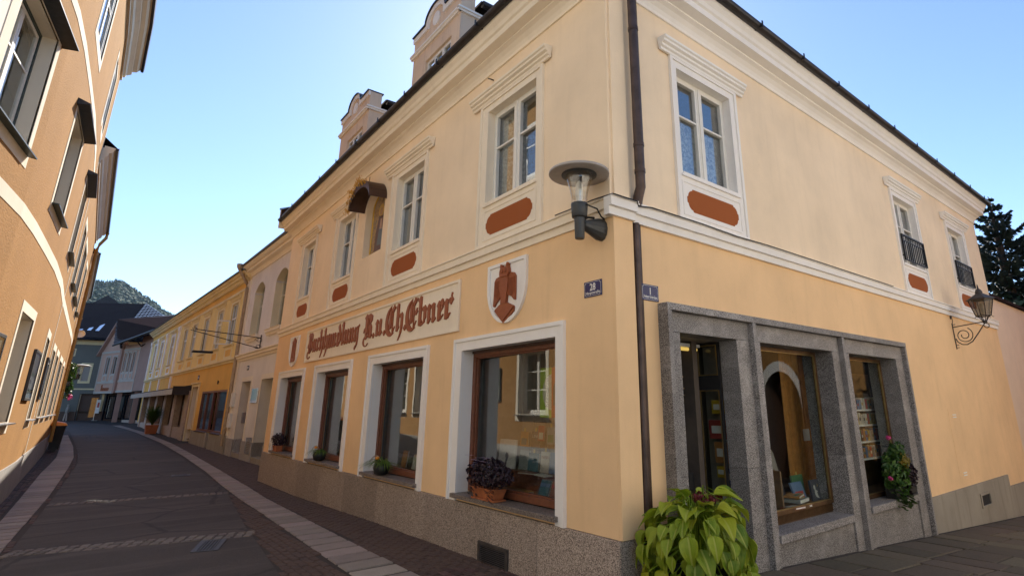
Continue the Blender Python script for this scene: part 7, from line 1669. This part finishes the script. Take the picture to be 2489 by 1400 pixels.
for i in range(3):
    u0 = .52 + i * .09; E0, E1, R0, R1 = Vector(e0), Vector(e1), Vector(ap2), Vector(ap_)
    def Sk(u, v): return E0.lerp(E1, u).lerp(R0.lerp(R1, u), v)
    n_ = (E1 - E0).cross(R0 - E0).normalized(); n_ = n_ if n_.z > 0 else -n_
    o = MB().add([tuple(Sk(u0, .18) + n_ * .12), tuple(Sk(u0 + .04, .18) + n_ * .12), tuple(Sk(u0 + .04, .46) + n_ * .12), tuple(Sk(u0, .46) + n_ * .12)], [(0, 1, 2, 3)]).build('skylight', 'mirror_steel', gh)
MB().quad((-76, -12, 0), (-90, -12, 0), (-90, 7, 0), (-90, 7, 9), (-90, -12, 9), (-76, -12, 9)).build('rear_wall', 'plaster_bluegrey', gh) if False else None
MB().quad((-88, -14, 0), (-88, 8, 0), (-88, 8, 9), (-88, -14, 9)).build('rear_wall', 'plaster_bluegrey', gh); MB().add([ap_, ap2, (-88, -12, 9), (-88, 6, 9)], [(0, 1, 2, 3)]).build('roof', 'roof_black', gh)
sd = thing('satellite_dish', 'small white satellite dish beside far dark roof', 'dish', (-47.8, -5.6, 6.6)); MB(lambda a, d, z: (-47.8 + z, -5.55 + a, 6.9 + d)).lathe([(.0, -.06), (.14, -.04), (.25, .03), (.26, .03), (.14, -.02), (.0, -.04)], (0, 0, 0), 16).build('bowl', 'window_white', sd); MB().tube([(-47.9, -5.55, 6.85), (-47.9, -5.8, 6.5)], .03, 6).build('arm', 'steel', sd)
# grey gabled house far behind
bh = thing('gabled_house', 'far house with weathered grey roof under the wooded hill', 'building', (-106, -5, 0))
MB().add([(-104, -9.5, 13.2), (-104, 2.5, 13.2), (-107.7, -4.97, 18.9), (-121, -7.7, 18.6), (-121, -12, 12)], [(0, 1, 2), (0, 2, 3, 4)]).build('roof', 'roof_grey', bh)
MB().add([(-104.2, -10, 0), (-104.2, 3, 0), (-104.2, 3, 13.2), (-104.2, -10, 12.6), (-120, -10, 0), (-120, -10, 12)], [(0, 1, 2, 3), (0, 3, 5, 4)]).build('wall', 'cement', bh)

# ------------------------------------------------------------------ lane: garden wall, house across, trees
gw = thing('garden_wall', 'pink rendered garden wall with dark coping beyond bookshop', 'wall', (0, YE, -.9))
MB(side_f).box(YE + .005, 34, -.35, -.03, -3.2, 4.95).build('wall_body', 'plaster_wall_pink', gw); MB(side_f).prism([(YE + .01, 4.951), (34, 4.951), (34, 5.05), (YE + .01, 5.05)], -.42, .06).build('coping', 'roof_dark', gw)
def OHF(a, d, z): return (8.2 - d, a, z)
def lane_house(lab, y0, y1, mat, wins, lows, arch=None):
    oh = thing('lane_house', lab, 'building', (8.2, (y0 + y1) / 2, -1))
    holes = [(a, a + 1.1, 4.6, 6.5, .2) for a in wins] + [(a, a + 1.2, 1.0, 2.6, .2) for a in lows]
    if arch: holes.append((*arch, -3, 3.3, .6))
    MB(OHF).wall(y0, y1, -3, 8.6, holes).build('wall', mat, oh)
    if arch:
        l, r = arch; am = arch_pts(l, r, 1.7, 3.3, 14); am2 = arch_pts(l - .4, r + .4, 1.7, 3.75, 14); m_ = MB(OHF)
        for k in range(14): m_.quad((am[k][0], .03, am[k][1]), (am[k + 1][0], .03, am[k + 1][1]), (am2[k + 1][0], .03, am2[k + 1][1]), (am2[k][0], .03, am2[k][1]))
        m_.build('arch_band', 'trim_white', oh); MB(OHF).box(l, r, -.7, -.6, -3, 3.3).build('gate', 'wood_dark', oh)
    for a in wins:
        o = MB(OHF).ring((a, a + 1.1, 4.6, 6.5), (a + .08, a + 1.02, 4.68, 6.42), -.15, -.08).build('window', 'window_white', oh); MB(OHF).box(a + .08, a + 1.02, -.12, -.11, 4.68, 6.42).build('pane', 'glass_far', o)
    for a in lows: MB(OHF).box(a, a + 1.2, -.2, -.15, 1.0, 2.6).build('window', 'interior_dark', oh)
    MB().add([(8.0, y0, 8.6), (8.0, y1, 8.6), (13, y1, 12), (13, y0, 12), (18, y1, 8.6), (18, y0, 8.6)], [(0, 1, 2, 3), (3, 2, 4, 5)]).build('roof', 'roof_dark', oh)
    s = MB(); s.quad((8.2, y0, -1), (18, y0, -1), (18, y0, 8.6), (13, y0, 12), (8.2, y0, 8.6)); s.quad((8.2, y1, -1), (18, y1, -1), (18, y1, 8.6), (13, y1, 12), (8.2, y1, 8.6)); s.quad((18, y0, -1), (18, y1, -1), (18, y1, 8.6), (18, y0, 8.6)); s.build('rear_wall', mat, oh)
lane_house('unseen rendered house across the lane, made pale to bounce light', -2.5, 14.95, 'plaster_pale_bounce', (1, 5, 9, 12.5), (1, 5, 9))  # out of view; wall made pale to bounce sunlight onto the lane front
lane_house('orange house across the lane with white arched gateway', 15, 34, 'plaster_orange', (16, 20, 24, 28), (23, 27), (17.2, 20.4))
# spruce behind the garden wall
def spruce(base, h, r, seed, lab, n_whorl=26, mat='needle'):
    rnd = random.Random(seed); t = thing('spruce_tree', lab, 'tree', base); x, y, z = base
    MB().tube([(x, y, z - .5), (x + .05, y, z + h * .4), (x, y + .03, z + h * .8), (x, y, z + h)], [r * .085, r * .06, r * .03, .012], 8).build('trunk', 'bark', t)
    lim = MB(); nd = MB()
    for w in range(n_whorl):
        q = w / (n_whorl - 1); zz = z + h * (.10 + .885 * q); L_ = r * (1 - q) ** .8 * rnd.uniform(.75, 1.1) + .12
        nb_ = rnd.randint(5, 7)
        for b in range(nb_):
            a_ = 6.283 * (b + rnd.uniform(-.3, .3)) / nb_ + w * 1.3; l = L_ * rnd.uniform(.6, 1.12); dr = rnd.uniform(.05, .30) * (1 - q * .9) - .25 * q
            pts = []
            for k in range(6):
                s_ = k / 5; pts.append(Vector((x + l * s_ * math.cos(a_), y + l * s_ * math.sin(a_), zz - l * dr * s_ + l * .16 * s_ * s_ * s_ * 1.6)))
            lim.tube([tuple(p) for p in pts], [.03 * (1 - .85 * k / 5) * (1.3 - q) for k in range(6)], 4)
            n_t = int(24 + l * 85)
            for k in range(n_t):
                s_ = rnd.uniform(.12, 1) ** .8; i_ = min(4, int(s_ * 5)); p = pts[i_].lerp(pts[i_ + 1], s_ * 5 - i_)
                side = rnd.choice((-1, 1)); ta = a_ + side * rnd.uniform(.5, 1.2); tl_ = l * .28 * (1.15 - s_) * rnd.uniform(.4, 1.2) + .12
                d = Vector((math.cos(ta), math.sin(ta), rnd.uniform(-.55, .12))); e = p + d * tl_; pr = Vector((-math.sin(ta), math.cos(ta), 0)); wv = rnd.uniform(.022, .045)
                m1 = p.lerp(e, .5)
                nd.quad(tuple(p), tuple(m1 + pr * wv + Vector((0, 0, .02))), tuple(e), tuple(m1 - pr * wv - Vector((0, 0, .03))))
                nd.quad(tuple(p), tuple(m1 + Vector((0, 0, wv))), tuple(e), tuple(m1 - Vector((0, 0, wv * 1.2))))
    lim.build('limb', 'bark', t); nd.build('crown', mat, t)
spruce((-.9, 23.4, -1.3), 11.6, 4.4, 3, 'tall dark blue green spruce behind the garden wall')
def bush_tree(base, h, r, seed, lab, n=2600, mat='leaf_dark', size=.16, nm='shade_tree', lumps=16):
    rnd = random.Random(seed); t = thing(nm, lab, 'tree', base); x, y, z = base
    lm = MB(); lm.tube([(x, y, z - .5), (x + .1, y, z + h * .3), (x, y + .1, z + h * .6), (x, y, z + h * .85)], [.22, .17, .11, .03], 8); 
    cs_ = []
    for i in range(lumps):
        a_ = rnd.uniform(0, 6.28); q = rnd.uniform(.25, 1); rr = r * rnd.uniform(.25, .95) * (1.1 - .6 * abs(q - .5)); c = Vector((x + rr * math.cos(a_), y + rr * math.sin(a_), z + h * (.2 + .72 * q))); cs_.append((c, r * rnd.uniform(.22, .42)))
        lm.tube([(x, y, z + h * (.15 + .5 * q)), tuple(c)], [.06, .015], 5)
    lm.build('trunk', 'bark', t); mb = MB()
    for i in range(n):
        c, cr = rnd.choice(cs_); v = Vector((rnd.gauss(0, 1), rnd.gauss(0, 1), rnd.gauss(0, .8))); v = v.normalized() * cr * rnd.uniform(.55, 1.15); p = c + v; nrm = (v.normalized() + Vector((rnd.gauss(0, .6), rnd.gauss(0, .6), .4 + rnd.gauss(0, .5)))).normalized()
        s = size * rnd.uniform(.5, 1.3); tt = nrm.cross(Vector((rnd.gauss(0, 1), rnd.gauss(0, 1), rnd.gauss(0, 1)))).normalized(); b = nrm.cross(tt); mb.quad(tuple(p - tt * s), tuple(p - b * s * .5), tuple(p + tt * s), tuple(p + b * s * .5))
    mb.build('crown', mat, t)
bush_tree((.9, 27.5, -1.5), 9.6, 4.2, 5, 'dark leafy tree under the spruce, right picture edge', 9000)
bush_tree((-2.6, 22.0, -1.2), 8.2, 2.8, 6, 'dark bushy tree close behind the bookshop end', 6500)
bush_tree((-1.9, 20.2, -1.2), 7.0, 2.4, 8, 'low dark tree directly over the garden wall coping', 6000)
# ------------------------------------------------------------------ wooded hill
def hill_h(x, y):
    rg = float(np.interp(y, [-420, -90, -36, -8, 19, 49, 79, 98, 140, 300], [190, 196, 190, 183, 175, 158, 142, 127, 100, 20]))
    t = min(1.0, max(0.0, (-x - 380) / 720)); t2 = max(0.0, (-x - 1100) / 350)
    return rg * (t * (.75 + .25 * t)) * (1 - .5 * t2) * (1 + .02 * math.sin(y * .06 + 1) + .015 * math.sin(y * .13 + x * .01)) - 3
hm = MB(); HXs = [-1440 + 30 * i for i in range(36)]; HYs = [-420 + 24 * i for i in range(31)]
hm.add([(x, y, hill_h(x, y)) for x in HXs for y in HYs], [(i * 31 + j, i * 31 + j + 1, (i + 1) * 31 + j + 1, (i + 1) * 31 + j) for i in range(35) for j in range(30)], True); hm.build('hill', 'leaf_dark', None, 'structure')
fo = MB(); rnd = random.Random(12)
for i in range(11000):
    x = rnd.uniform(-1130, -640); y = rnd.uniform(-80, 125); z = hill_h(x, y)
    h_ = rnd.uniform(8, 15); con = (math.sin(x * .021) + math.sin(y * .05 + x * .008) + rnd.gauss(0, .7)) > .1; r_ = h_ * (.20 if con else .30)
    if con:
        n = 6
        for lv in range(3):
            zb_ = z + h_ * (.10 + .27 * lv); rr = r_ * (1 - .27 * lv); vs = [(x + rr * (1 if k % 2 else .6) * math.cos(6.283 * k / n + i), y + rr * (1 if k % 2 else .6) * math.sin(6.283 * k / n + i), zb_ + rnd.uniform(-.5, .5)) for k in range(n)] + [(x, y, zb_ + h_ * .38)]
            fo.add(vs, [(k, (k + 1) % n, n) for k in range(n)])
    else:
        for lv in range(11):
            v = Vector((rnd.gauss(0, 1), rnd.gauss(0, 1), rnd.gauss(0, .8))).normalized(); c = Vector((x, y, z + h_ * .55)) + Vector((v.x * r_, v.y * r_, v.z * h_ * .36)); s = r_ * .5; tt = v.cross(Vector((rnd.gauss(0, 1), rnd.gauss(0, 1), 1))).normalized(); b = v.cross(tt)
            fo.quad(tuple(c - tt * s), tuple(c - b * s), tuple(c + tt * s), tuple(c + b * s))
fo.build('forest', 'forest_leaf', None, 'stuff')
bush_tree((-150, 22, 1.5), 15, 4.5, 14, 'dark conifer tree top showing above the roofs by the hill', 900, 'needle', .7)

# ------------------------------------------------------------------ air between here and the hill
hz = MB().box(-1480, 1480, -1480, 1480, -40, 262).build('haze', None, None, 'stuff')
hmat = bpy.data.materials.new('haze_air'); hmat.use_nodes = True; hn = hmat.node_tree; hn.nodes.clear()
ho_out = hn.nodes.new('ShaderNodeOutputMaterial'); pv = hn.nodes.new('ShaderNodeVolumePrincipled')
pv.inputs['Color'].default_value = (.62, .80, 1, 1); pv.inputs['Density'].default_value = .00008; pv.inputs['Anisotropy'].default_value = .0
hn.links.new(pv.outputs[0], ho_out.inputs['Volume']); hz.data.materials.append(hmat)
